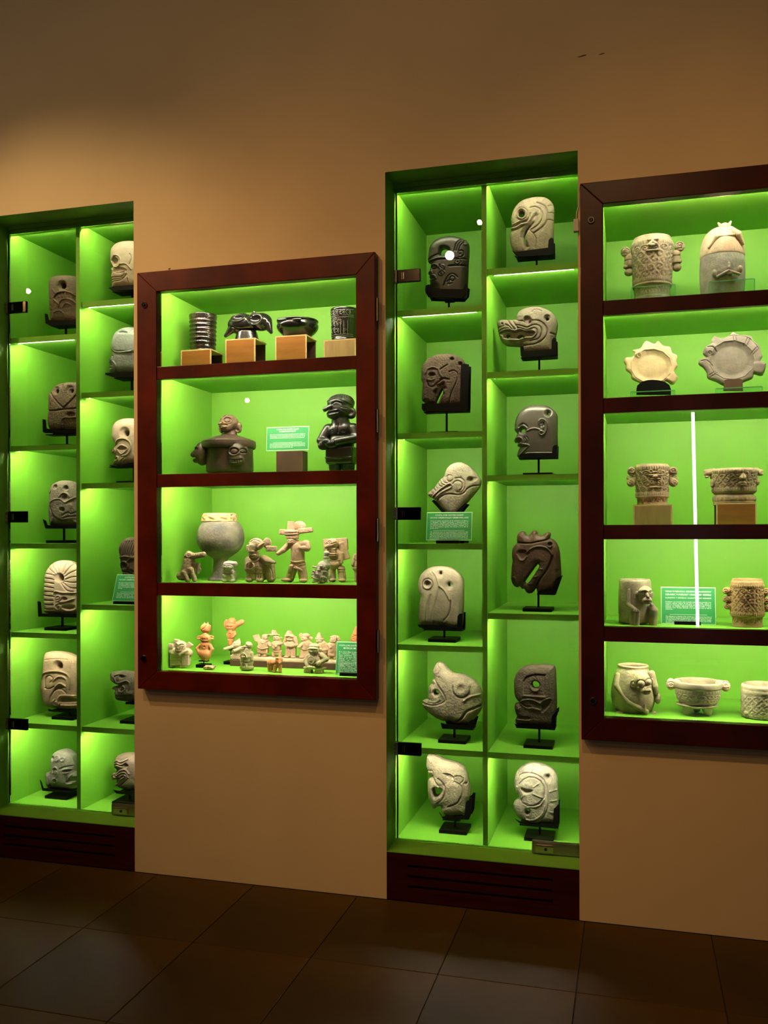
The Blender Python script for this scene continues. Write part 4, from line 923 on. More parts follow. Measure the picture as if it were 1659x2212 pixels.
head(S_OLIVE, CB_, [(605, 1480), (615, 1420), (650, 1360), (720, 1325), (800, 1315), (880, 1330), (930, 1370), (960, 1430), (970, 1600), (965, 1750), (955, 1850), (700, 1855), (615, 1840), (600, 1700), (605, 1560)],
     'olive-grey stone with a coiled serpent relief in the left niche', shelf_z('L', 2), 762, [(570, 1780), (605, 1800), (620, 1850), (780, 1855), (985, 1850), (985, 1890), (600, 1887)], thick=28,
     areas=[(-6, 2, E_(700, 1395, 24)), (-6, 2, E_(832, 1410, 26)), (-5, 2, E_(795, 1665, 26, 22)), (-3, 2, E_(820, 1530, 30, 35)), (2, 4, [(650, 1600), (700, 1550), (780, 1555), (840, 1590), (930, 1610), (950, 1760), (820, 1790), (720, 1760), (660, 1690)])],
     lines=[g(1.2, 2.2, (640, 1620), (660, 1570), (720, 1540), (780, 1545), (830, 1580), (870, 1560), (940, 1520)), g(1.3, -2.4, (640, 1630), (660, 1700), (720, 1770), (800, 1802)), g(1.2, 2, (755, 1515), (800, 1468), (855, 1480), (880, 1515)), g(1.1, -2, (800, 1735), (860, 1700), (900, 1720), (950, 1690)), g(1.2, -2.4, (610, 1490), (650, 1450), (650, 1400)), g(1.1, -2, (800, 1770), (870, 1750), (950, 1745))])
head(S_PINKPALE, CC_, [(550, 420), (560, 330), (600, 250), (660, 195), (740, 168), (830, 170), (900, 195), (960, 250), (980, 350), (985, 600), (975, 795), (700, 802), (560, 790), (545, 700), (545, 550)],
     'pale ribbed stone fanned like a shell in the left niche', shelf_z('L', 3), 745, [(512, 650), (545, 655), (560, 795), (760, 800), (1000, 798), (1000, 832), (520, 832)], thick=30,
     holes=[E_(773, 378, 28, 40)], areas=[(-3, 3, E_(755, 370, 55, 50)), (-4, 2, E_(820, 625, 30, 20)), (-4, 2, [(790, 720), (850, 700), (930, 700), (930, 740), (850, 755)])],
     lines=[*[g(1.2, -2.6, (545, 325 + 52 * k), (620, 330 + 52 * k), (690, 345 + 50 * k)) for k in range(9)], g(1.1, -2, (605, 250), (700, 320)), g(1.1, -2, (650, 205), (725, 310)), g(1.1, -2, (710, 180), (750, 300)), g(1.1, -2, (780, 172), (775, 300)), g(1.1, -2, (850, 180), (800, 310)), g(1.1, -2, (910, 210), (820, 330)),
            g(1.1, -2, (960, 280), (880, 320), (830, 360)), g(1.1, -2, (975, 360), (890, 370), (830, 395)), g(1.1, -2, (975, 430), (890, 430), (820, 415)), g(1.1, -2, (960, 500), (880, 490), (800, 430)), g(1.1, -2, (920, 540), (840, 520), (780, 440)), g(1.2, 2, (700, 790), (700, 550), (800, 548), (980, 550)), g(1.1, 1.8, *spi(745, 610, 40, 1.3)), g(1.1, 1.8, *spi(750, 720, 45, 1.5, 90)), g(1.1, 1.8, (770, 660), (850, 650), (930, 620))])
head(S_PINK, CC_, [(520, 1600), (535, 1420), (550, 1300), (580, 1262), (660, 1252), (770, 1258), (860, 1285), (930, 1325), (980, 1400), (1000, 1600), (1000, 1850), (960, 1930), (860, 1945), (760, 1935), (640, 1915), (550, 1890), (522, 1780), (505, 1700)],
     'pink-tan stone with scroll eyebrow relief in the left niche', shelf_z('L', 4), 828, [(640, 1925), (700, 1942), (920, 1948), (980, 1940), (980, 1958), (690, 1958), (640, 1945)], thick=30,
     holes=[E_(750, 1420, 38, 40)], areas=[(-3, 3, E_(740, 1415, 55)), (-4, 2, [(725, 1668), (775, 1655), (830, 1668), (790, 1685), (740, 1682)]), (-4, 2, [(770, 1830), (800, 1800), (960, 1800), (960, 1840), (800, 1850)])],
     lines=[g(1.3, 2.4, (540, 1570), (575, 1505), (660, 1480), (780, 1485), (860, 1520), (892, 1600), (880, 1690)), g(1.2, -2.2, (600, 1690), (585, 1610), (605, 1550), (655, 1538), (682, 1580), (655, 1612)), g(1.2, 2.2, (690, 1600), (750, 1545), (825, 1555), (855, 1615), (850, 1690)), g(1.1, 2, (715, 1665), (775, 1622), (838, 1662)), g(1.2, -2.2, (635, 1860), (655, 1780), (720, 1700), (790, 1700), (840, 1740)), g(1.2, 2.2, (740, 1850), (775, 1772), (900, 1772), (990, 1772)), g(1.2, 2.2, *spi(722, 1860, 44, 1.4, 100)), g(1.3, 2.4, (780, 1885), (880, 1888), (990, 1885)), g(0.9, -1, (545, 1355), (700, 1335), (850, 1345)), g(1.1, -2, (590, 1680), (640, 1690), (700, 1660))])
head(S_GREYG, CD_, [(640, 885), (590, 865), (570, 780), (578, 710), (630, 680), (635, 600), (640, 520), (680, 460), (750, 432), (820, 440), (880, 490), (905, 540), (925, 600), (930, 680), (955, 740), (932, 770), (940, 820), (920, 870), (890, 905), (780, 890)],
     'green-grey human head with ear disc, lowest in the left niche', shelf_z('L', 5), 750, [(560, 765), (580, 800), (600, 862), (760, 885), (910, 905), (905, 918), (590, 892)], thick=40, rnd=22,
     areas=[(-5, 2, E_(682, 525, 24, 22)), (-3, 2, [(640, 700), (670, 720), (670, 860), (630, 880), (620, 760)]), (-3, 1.5, [(815, 662), (850, 648), (905, 655), (880, 678), (840, 680)])],
     lines=[g(0.9, 1.6, *arc(745, 518, 30)), g(0.9, 1.4, *arc(745, 518, 14)), g(0.9, 1.6, *arc(812, 528, 22)), g(1.2, 2.2, (700, 690), (705, 640), (735, 618), (762, 645), (765, 700), (742, 745)), g(1, 2, *spi(735, 680, 24, 1.2)), g(1.1, 2, *arc(728, 778, 26)), g(1.3, -2.2, (790, 640), (840, 618), (905, 615)), g(1, 1.8, (815, 660), (850, 642), (905, 652)), g(1, 1.8, (830, 690), (880, 688)), g(1.2, -2.2, (860, 800), (890, 785), (930, 795)), g(1.2, 2, (870, 825), (910, 820)), g(1.2, 1.8, (885, 750), (910, 715))])
# --- left niche, right column (cut by the wall corner)
head(S_PINKPALE, CA, [(1340, 720), (1350, 660), (1400, 600), (1480, 570), (1600, 565), (1700, 590), (1760, 680), (1770, 900), (1760, 1080), (1690, 1130), (1480, 1130), (1370, 1140), (1355, 1060), (1345, 1000), (1356, 940), (1343, 905), (1375, 870), (1342, 830)],
     'pale pinkish stone skull beside the left wall corner, topmost', shelf_z('R', 0), 1580, [(1360, 1148), (1420, 1128), (1610, 1112), (1740, 1105), (1740, 1165), (1400, 1177)], thick=34, rnd=20,
     areas=[(-7, 3, E_(1415, 822, 42, 36)), (-3, 3, [(1430, 900), (1520, 910), (1560, 940), (1480, 960), (1400, 940)])],
     lines=[g(1.1, 2, *arc(1435, 825, 62, 72, -120, 180)), g(1.1, -2, (1345, 1012), (1440, 1012), (1510, 1005), (1535, 970)), g(1.1, -2, (1345, 1040), (1440, 1035), (1505, 1025)), g(1.1, -2, (1350, 1065), (1480, 1050), (1530, 1020), (1560, 980)), g(1.1, 2, (1490, 862), (1560, 858), (1620, 920)), g(1.1, -2, (1385, 890), (1430, 960), (1530, 950)), g(1, -1.8, (1570, 1030), (1580, 1120)), g(1, -1.8, (1600, 740), (1620, 790), (1600, 860))])
head(S_BLUE, CA, [(1345, 1860), (1350, 1780), (1380, 1680), (1450, 1615), (1540, 1592), (1640, 1600), (1720, 1650), (1770, 1750), (1780, 1950), (1765, 2120), (1600, 2145), (1350, 2140), (1325, 2090), (1332, 2040), (1325, 1990), (1350, 1940), (1365, 1890)],
     'blue-grey helmeted stone head beside the left wall corner', shelf_z('R', 1), 1572, [(1320, 2150), (1610, 2148), (1765, 2140), (1765, 2200), (1420, 2205), (1320, 2172)], thick=34, rnd=20,
     areas=[(2.5, 3, [(1395, 1870), (1405, 1760), (1455, 1695), (1540, 1680), (1700, 1700), (1720, 1880), (1500, 1890)]), (-4, 2, [(1460, 1668), (1500, 1648), (1560, 1665), (1540, 1680), (1490, 1680)])],
     lines=[g(1.1, 2, (1375, 1860), (1450, 1905), (1620, 1895)), g(1.2, -2.2, (1340, 1930), (1388, 1945), (1378, 1998), (1325, 2005)), g(1.1, 2, (1330, 2015), (1400, 2012), (1432, 2065), (1410, 2135)), g(1.1, -2, (1325, 2045), (1390, 2050)), g(1.1, -2, (1335, 2080), (1380, 2085))])
head(S_PINKPALE, CB_, [(1355, 760), (1360, 680), (1400, 620), (1470, 585), (1560, 575), (1660, 590), (1740, 650), (1780, 760), (1785, 950), (1775, 1100), (1600, 1130), (1450, 1142), (1365, 1130), (1380, 1080), (1395, 1040), (1385, 1000), (1355, 990), (1365, 950), (1400, 900), (1375, 850), (1355, 800)],
     'pinkish stone face with lens-shaped eye beside the left wall corner', shelf_z('R', 2), 1600, [(1360, 1138), (1450, 1150), (1620, 1110), (1760, 1105), (1760, 1158), (1400, 1162)], thick=32, rnd=20,
     holes=[E_(1548, 760, 28, 38)], areas=[(-3.5, 3, E_(1535, 752, 55, 58)), (-3, 2, [(1445, 942), (1500, 925), (1560, 942), (1500, 962)])],
     lines=[g(1.3, 2.2, (1415, 900), (1450, 840), (1530, 825), (1595, 860), (1612, 940), (1575, 1010), (1510, 1030)), g(1.1, 1.8, (1438, 945), (1500, 902), (1572, 942), (1500, 1008), (1445, 950)), g(1.1, 2, (1362, 960), (1400, 938), (1422, 975), (1400, 1000)), g(1.1, 2, (1385, 1055), (1440, 1035), (1452, 1068), (1390, 1102)), g(1, -2.4, (1395, 1070), (1440, 1062)), g(1.1, 1.8, (1455, 1135), (1475, 1085), (1520, 1050)), g(1.1, 1.8, (1500, 1130), (1520, 1080), (1560, 1055)), g(1.1, 1.8, (1550, 1110), (1565, 1060))])
head(S_UMBER, CC_, [(1440, 60), (1450, -20), (1500, -80), (1580, -110), (1680, -100), (1740, -30), (1760, 100), (1755, 300), (1690, 380), (1580, 400), (1500, 370), (1475, 300), (1465, 240), (1455, 150)],
     'umber stone head behind the text panel in the left niche', shelf_z('R', 3), 1600, [(1480, 380), (1600, 405), (1720, 380), (1720, 420), (1500, 420)], thick=34, rnd=20,
     areas=[(-5, 3, E_(1525, 228, 38, 30)), (-3, 3, E_(1600, 300, 40, 25))],
     lines=[*[g(1, -2, (1450 + 28 * k, 100 + 6 * (k % 3)), (1475 + 28 * k, 20), (1510 + 26 * k, -60)) for k in range(8)], g(1.2, 2, *arc(1525, 228, 55, 48, 150, 380)), g(1.2, 2, (1460, 140), (1540, 120), (1640, 130), (1740, 110)), g(1.2, -2, (1480, 310), (1540, 300), (1620, 330)), g(1.1, 2, (1560, 200), (1600, 150), (1660, 140))])
head(S_OLIVE, CC_, [(1335, 1540), (1350, 1500), (1420, 1490), (1500, 1483), (1560, 1495), (1620, 1500), (1700, 1520), (1760, 1580), (1770, 1700), (1740, 1800), (1650, 1840), (1560, 1848), (1450, 1840), (1400, 1815), (1390, 1750), (1395, 1715), (1360, 1702), (1368, 1672), (1420, 1662), (1380, 1630), (1345, 1590)],
     'olive-grey jaguar head with bared teeth in the left niche', shelf_z('R', 4), 1640, [(1560, 1840), (1740, 1815), (1740, 1862), (1560, 1868)], thick=34, rnd=20,
     areas=[(-4, 2, [(1360, 1600), (1420, 1640), (1500, 1650), (1480, 1668), (1420, 1664)]), (-4, 2, E_(1500, 1548, 26, 16)), (2, 3, [(1400, 1720), (1500, 1715), (1600, 1715), (1600, 1760), (1400, 1765)])],
     lines=[g(1.2, 2, (1350, 1575), (1400, 1625), (1480, 1640)), g(1.2, 2, (1420, 1570), (1440, 1615), (1500, 1610), (1560, 1590), (1600, 1620), (1590, 1700)), g(1.2, 2, *spi(1510, 1682, 50, 1.3, 60)), g(1.2, -2.2, (1395, 1765), (1500, 1775), (1620, 1770)), g(1, -2, (1450, 1715), (1450, 1765)), g(1, -2, (1500, 1715), (1500, 1770)), g(1, -2, (1550, 1715), (1550, 1768)), g(1.1, 2, (1410, 1530), (1480, 1515), (1550, 1530)), g(1.1, -2, (1410, 1800), (1500, 1810), (1620, 1800))])
head(S_WINE, CD_, [(1390, 580), (1410, 520), (1460, 485), (1540, 475), (1640, 490), (1720, 550), (1750, 650), (1740, 800), (1690, 890), (1560, 905), (1440, 880), (1400, 850), (1395, 800), (1365, 785), (1358, 740), (1380, 700), (1415, 690), (1395, 640)],
     'wine-grey wrinkled grinning stone head, lowest by the left wall corner', shelf_z('R', 5), 1548, [(1420, 885), (1460, 895), (1560, 912), (1720, 890), (1720, 940), (1600, 943), (1450, 918)], thick=38, rnd=22,
     areas=[(-6, 2, [(1385, 795), (1430, 765), (1485, 748), (1475, 790), (1415, 835)]), (-5, 2, E_(1440, 660, 28, 24)), (-5, 2, E_(1560, 606, 24, 20))],
     lines=[g(1.2, 2.2, (1400, 575), (1450, 548), (1500, 562), (1575, 530)), g(1.2, 2.2, (1395, 605), (1450, 578), (1510, 592), (1560, 562)), g(1.2, 2.2, (1395, 635), (1450, 606), (1520, 622)), g(1.2, 2.2, (1395, 700), (1450, 700), (1500, 660), (1560, 650), (1600, 700)), g(1.2, 2.2, (1440, 730), (1500, 690), (1560, 685), (1592, 745)), g(1.2, 2.2, (1480, 750), (1520, 715), (1560, 720), (1570, 760)), g(1.2, 2.2, (1400, 848), (1480, 790), (1540, 740)), g(1.2, 2, (1370, 735), (1400, 712), (1440, 720)), g(1.2, -2, (1420, 870), (1500, 830), (1580, 760))])
# ------------------------------------------------------------------ left wooden case
def clay(name, c, var=0.72, rough=0.75, bump=0.5, patch=None, speck=None, amt=0.4, spec=0.3, bs=110, coat=0.0):
    c = np.array(c) * 0.56; speck = None if speck is None else tuple(np.array(speck) * 0.56); patch = None if patch is None else (tuple(np.array(patch[0]) * 0.56), *patch[1:]); return noise_mat(name, tuple(c * var), tuple(np.minimum(c * 1.12, 0.95)), 26, 6, rough, bump=bump, bscale=bs, spec=spec, patch=patch, speck=speck, speck_scale=240, speck_amt=amt, bdist=0.004, coat=coat)
K_GLAZE = clay('dark_glaze', (0.075, 0.045, 0.028), 0.35, 0.16, 0.25, ((0.018, 0.014, 0.012), 20, 0.4, 0.6), (0.22, 0.15, 0.10), 0.25, 0.6, 140)
K_BLACK = clay('black_clay', (0.020, 0.017, 0.014), 0.6, 0.2, 0.15, None, (0.10, 0.085, 0.07), 0.2, 0.6)
K_URN = clay('dark_brown_clay', (0.085, 0.055, 0.038), 0.6, 0.42, 0.3, ((0.16, 0.085, 0.05), 10, 0.5, 0.75))
K_URNHEAD = clay('brown_clay', (0.26, 0.155, 0.095), 0.65, 0.5, 0.3)
K_BRONZE = clay('bronze_black_clay', (0.030, 0.026, 0.023), 0.7, 0.3, 0.15, ((0.10, 0.075, 0.045), 9, 0.55, 0.75), None, 0, 0.5)
K_TAN = clay('tan_clay', (0.66, 0.45, 0.28), 0.7, 0.8, 0.8, ((0.54, 0.42, 0.30), 12, 0.45, 0.7))
K_PINK = clay('pinkish_clay', (0.80, 0.50, 0.33), 0.72, 0.8, 0.8)
K_CREAM = clay('cream_clay', (0.98, 0.76, 0.51), 0.75, 0.8, 0.5, ((0.80, 0.46, 0.28), 14, 0.5, 0.72))
K_WHITE = clay('whitish_clay', (0.95, 0.86, 0.70), 0.75, 0.85, 0.5)
K_ORANGE = clay('orange_clay', (0.80, 0.29, 0.11), 0.75, 0.55, 0.25, ((0.95, 0.50, 0.22), 10, 0.45, 0.7))
K_GREYPOT = clay('grey_brown_pot', (0.38, 0.31, 0.235), 0.75, 0.7, 0.5, ((0.15, 0.13, 0.12), 14, 0.45, 0.65), (0.40, 0.33, 0.25), 0.3)
K_OLIVE = clay('olive_clay', (0.62, 0.51, 0.30), 0.75, 0.7, 0.8)
M_PAPER = noise_mat('tan_paper', (0.46, 0.29, 0.12), (0.52, 0.34, 0.15), 12, 4, 0.7)
M_BLOCK = noise_mat('orange_wood', (0.22, 0.075, 0.012), (0.28, 0.10, 0.018), 9, 6, 0.42, stretch=(1, 1, 5), spec=0.4)
M_PALEBLOCK = noise_mat('pale_wood', (0.30, 0.165, 0.075), (0.36, 0.21, 0.10), 9, 6, 0.5, stretch=(5, 5, 1), spec=0.3)
M_EDGE = noise_mat('plywood_edge', (0.50, 0.32, 0.14), (0.58, 0.39, 0.19), 60, 3, 0.6)
M_DARKBLOCK = noise_mat('dark_brown_block', (0.055, 0.024, 0.015), (0.075, 0.033, 0.02), 15, 4, 0.5)
PX = (0, 0, 1.0)

def wood_block(xl, xr, ytop, Yf, z, depth, m, label, rot=0.0, group='wooden blocks under the vessels', open_=1):
    a, b = P(xl, ytop, Yf), P(xr, ytop, Yf)
    w_, h = b[0] - a[0], a[2] - z
    t = empty('wood_block', ((a[0] + b[0]) / 2, Yf + depth / 2, z)); t.rotation_euler = (0, 0, math.radians(rot))
    tag(t, label, 'wood block', group)
    e = 0.005; hx, hy = w_ / 2, depth / 2
    # hollow box: the side named by `open_` (-1 left, 1 right) is missing and shows the dark inside
    MB().box(-hx, hx, -hy, hy, h - e, h).build('top_board', M_EDGE, t)
    MB().box(-hx + e, hx - e, -hy, -hy + e, 0, h - e).build('front_board', m, t)
    MB().box(-hx + e, hx - e, hy - e, hy, 0, h - e).build('back_board', M_DARKBLOCK, t)
    MB().box(-hx, -hx + e, -hy, -hy + e if open_ < 0 else hy, 0, h - e).build('side_board', M_EDGE, t)
    MB().box(hx - e, hx, -hy, -hy + e if open_ > 0 else hy, 0, h - e).build('side_board', M_EDGE, t)
    MB().box(-open_ * hx * 0.2 - hx * 0.1, -open_ * hx * 0.2 + hx * 0.1, -hy + e, hy - e, 0, h - e).build('inner_board', M_DARKBLOCK, t)
    return z + h
G1 = 'dark pottery on the top tier'
zt = F1['tops']
b1 = wood_block(390.5, 455.5, 757, 0.10, zt[0], 0.125, M_BLOCK, 'low orange wood block under the ribbed cylinder vase')
b2 = wood_block(486.8, 551.0, 733.6, 0.10, zt[0], 0.125, M_BLOCK, 'orange wood block under the black animal vessel')
b3 = wood_block(594.6, 662.0, 726.5, 0.10, zt[0], 0.130, M_BLOCK, 'orange wood block under the black shallow bowl')
b4 = wood_block(699.2, 768.5, 735.0, 0.10, zt[0], 0.125, M_PALEBLOCK, 'pale wood block under the carved black cylinder')
rib = lambda th, y, r: 1.1 * np.cos((y - 690) * 2 * math.pi / 9.6) * (1.0 if 684 < y < 746 else 0.0) + 0 * th
lathe('ribbed_vase', K_GLAZE, PX, 438.8, [(0, 756), (26, 756), (27, 752), (27.5, 735), (28, 715), (28.5, 695), (29.5, 680), (29.8, 675), (28, 674), (26.5, 680), (25.5, 740), (0, 744)], 0.165, 96, rib, 10, 'glossy dark brown ribbed cylinder vase on orange block', 'vase', G1, foot=b1)
blob('animal_vessel', K_BLACK, (280, 530, 5.925), [('e', 1460, 1000, 0, 195, 122, 165), ('e', 1690, 985, 10, 130, 105, 125), ('c', 1330, 1060, 60, 50, 1262, 1135, 80, 22), ('c', 1612, 910, 50, 45, 1622, 872, 60, 16), ('c', 1780, 1030, 40, 60, 1832, 1125, 60, 20), ('k', 1500, 0, 1090, 120, 1205, 150), ('-e', 1440, 930, 170, 85, 48, 90), ('-e', 1650, 965, 140, 78, 58, 80)], 0.165, 2.0, 0.8,
     lines=[g(1.2, 1.5, *arc(1440, 930, 100, 62)), g(1.2, 1.5, *arc(1650, 965, 95, 72)), g(1, -1.5, (1350, 1040), (1480, 1080), (1620, 1070))], label='black glazed animal vessel with two dark openings and a snout', cat='vessel', group=G1, foot=b2)
t = empty('shallow_bowl', tuple(P(643, 722, 0.168))); tag(t, 'black shallow bowl with small lugs on an orange block', 'bowl', G1); t.location.z = b3
lathe('bowl_body', K_BLACK, (560, 530, 5.925), 492, [(0, 1175), (150, 1172), (165, 1150), (205, 1110), (252, 1050), (268, 990), (258, 945), (268, 915), (258, 900), (240, 920), (235, 980), (190, 1060), (0, 1120)], 0.168, 96, None, 4, parent=t, foot=b3)
blob('lug', K_BLACK, (560, 530, 5.925), [('c', 345, 1005, 215, 22, 425, 1010, 245, 20), ('e', 332, 1000, 215, 26, 26, 20)], 0.168, 1, 0.7, parent=t)
blob('lug', K_BLACK, (560, 530, 5.925), [('e', 570, 1005, 250, 65, 18, 24)], 0.168, 1, 0.7, parent=t)
def glyphs(th, y, r):
    u = th * 9; h = 0.0 * th
    band = 690 < y < 700 or 705 < y < 727
    if 668 < y < 680 or 684 < y < 727: h = h - 0.7 * (np.abs(np.sin(u * 2.1 + math.sin(y * 0.9) * 2.2)) < 0.28) - 0.6 * (np.abs(np.sin(y * 0.75 + np.sin(u * 1.7) * 1.6)) < 0.25)
    for yy in (667, 681, 684, 727): h = h - 0.9 * math.exp(-((y - yy) / 0.8) ** 2)
    return h * (np.abs(th) < 2.6)
lathe('carved_cylinder', K_BLACK, PX, 744.5, [(0, 735), (28, 735), (28.5, 728), (28.6, 710), (29.2, 690), (30, 672), (30.5, 664), (29, 661.5), (27, 668), (26, 720), (0, 726)], 0.165, 220, glyphs, 14, 'black cylinder vase carved with glyph bands on pale block', 'vase', G1, foot=b4)

def wrap_lines(name, m, cx, Y, foot, ybot, ytop, ztop, r, lines, parent, tr=0.0007):
    mzr = (P(cx + 5, 700, Y)[0] - P(cx - 5, 700, Y)[0]) / 10
    mb = MB()
    for ln in lines:
        q = []
        for x, y in (cr(ln, False, 3) if len(ln) < 8 else ln):
            a = (x - cx) / r; R = r * mzr + 0.0004
            q.append((R * math.sin(a), -R * math.cos(a), (ybot - y) / (ybot - ytop) * ztop))
        for p0, p1 in zip(q, q[1:]):
            if math.dist(p0, p1) > 1e-5: mb.cyl(p0, p1, tr, n=5)
    return mb.build(name, m, parent)
GL = lambda x, y, s_=1: [[(x, y + 7 * s_), (x - 4 * s_, y + 4 * s_), (x - 3 * s_, y - 1 * s_), (x + 2 * s_, y - 2 * s_), (x + 4 * s_, y + 2 * s_), (x + 1 * s_, y + 4 * s_)], [(x + 5 * s_, y + 7 * s_), (x + 6 * s_, y), (x + 4 * s_, y - 4 * s_)]]
gls = [[(717, 684), (773, 684)], [(717, 680.5), (773, 680.5)], [(716, 668), (773, 668)], [(719, 727), (772, 727)], [(719, 723), (772, 723)], [(745, 690), (745, 723)], [(718, 690), (745, 690)], [(752, 692), (752, 723)], [(760, 692), (760, 723)]]
for x, y in ((724, 672), (734, 673), (748, 673), (760, 672)): gls += GL(x, y, 0.9)
for x, y in ((724, 695), (734, 697), (741, 694), (725, 711), (735, 713)): gls += GL(x, y, 1.05)
cyl_o = bpy.data.objects['carved_cylinder']
wrap_lines('incised_lines', mat('pale_incision', (0.16, 0.145, 0.12), 0.8), 744.5, 0.165, b4, 735, 661.5, max(v.co.z for v in cyl_o.data.vertices), 29.3, gls, cyl_o)

# second tier
C2 = (400, 830, 4.1475); YU = 0.20
t = empty('lidded_urn', (P(496, 1000, YU)[0], YU, zt[1])); tag(t, 'dark brown lidded urn with a head on the lid and faces around', 'urn')
lathe('urn_body', K_URN, C2, 400, [(0, 800), (150, 800), (165, 780), (205, 760), (210, 720), (208, 620), (205, 540), (200, 520), (190, 530), (0, 540)], YU, 96, lambda th, y, r: 1.2 * np.exp(-(((th + 0.52) % 1.5708 - 0.02) / 0.05) ** 2) * (540 < y < 745), 5, parent=t, foot=zt[1])
lathe('lid', K_URN, C2, 390, [(200, 560), (232, 556), (242, 540), (242, 512), (232, 496), (150, 470), (70, 448), (50, 430), (0, 425)], YU, 96, None, 4, parent=t)
blob('finial_head', K_URNHEAD, C2, [('e', 400, 350, 20, 80, 75, 75), ('e', 395, 385, 60, 55, 50, 50), ('c', 400, 420, 0, 52, 400, 455, 0, 62), ('e', 325, 390, 0, 22, 45, 25), ('e', 478, 380, 0, 30, 35, 25), ('r', 478, 412, 10, 20, 11), ('c', 375, 340, 90, 12, 358, 372, 110, 16)], YU, 2.0, 0.7, parent=t, zc=0,
     lines=[g(0.9, -1.6, *arc(415, 333, 28, 20)), g(0.9, -1.6, *arc(345, 335, 20, 16)), g(0.9, 1.2, *arc(415, 333, 40, 30)), g(0.9, -1.8, (340, 380), (375, 372), (420, 380)), g(0.8, 1.2, (340, 392), (375, 398), (415, 392)), g(0.8, -1.2, (400, 280), (385, 310)), g(0.8, -1.2, (340, 300), (400, 292), (460, 310))])
blob('side_face', K_URN, C2, [('e', 195, 630, 90, 60, 105, 80), ('c', 160, 600, 110, 22, 130, 640, 120, 24), ('e', 150, 690, 100, 30, 25, 40), ('e', 225, 640, 140, 22, 40, 20), ('e', 215, 680, 150, 16, 30, 14)], YU, 2, 0.8, parent=t, zc=0, lines=[g(0.9, -1.6, (140, 600), (165, 592), (190, 598)), g(0.9, -1.6, (135, 672), (155, 668), (180, 672)), g(0.9, 1.4, (145, 580), (180, 572))])
blob('side_face', K_URN, C2, [('e', 525, 640, 150, 80, 110, 75), ('e', 535, 690, 180, 65, 55, 50), ('e', 430, 650, 140, 22, 48, 25), ('e', 590, 610, 120, 25, 40, 30)], YU, 2, 0.8, parent=t, zc=60,
     lines=[g(1, -2, *arc(530, 620, 34, 26)), g(0.9, 1.4, *arc(530, 620, 48, 38)), g(1, -2, *arc(590, 615, 14, 20)), g(1, -2, (490, 690), (540, 700), (590, 690)), g(0.8, 1.2, (490, 715), (545, 722), (590, 712)), *[g(0.7, -1.2, (500 + 18 * k, 692), (502 + 18 * k, 718)) for k in range(5)]])
pb = P(815 / 4.1475 + 400, 0, 0.24)[0]; pe = P(1053 / 4.1475 + 400, 0, 0.24)[0]; zs_ = P(630, 830 + 600 / 4.1475, 0.24)[2]
o = MB().box(-(pe - pb) / 2, (pe - pb) / 2, -0.03, 0.03, 0, zs_ - zt[1]).build('support_block', M_DARKBLOCK, None, 0.001); o.location = ((pb + pe) / 2, 0.26, zt[1])
tag(o, 'dark brown block carrying the duality text panel', 'block')
H1 = 'COSTA SUR/ SOUTH COAST'
sign(C2, (725, 385), (1105, 372), (735, 600), 0.245, 'green text panel on the dark brown block in the left case', [H1, 'DUALIDAD/DUALITY'],
     'Uno de los principios básicos estructurales del pensamiento religioso en Mesoamérica es el uso de los pares opuestos. De esta pareja hay un reconocimiento de la interdependencia esencial de cada uno de los opuestos. El objeto representa vida por un lado y por el otro la muerte.',
     'One of the basic structural principles of Mesoamerican religious thought is the use of paired oppositions. In these pairings, there is recognition of the essential interdependence of opposites. The object represents being from one side and a skeleton effect on the other.', None, tilt=4)
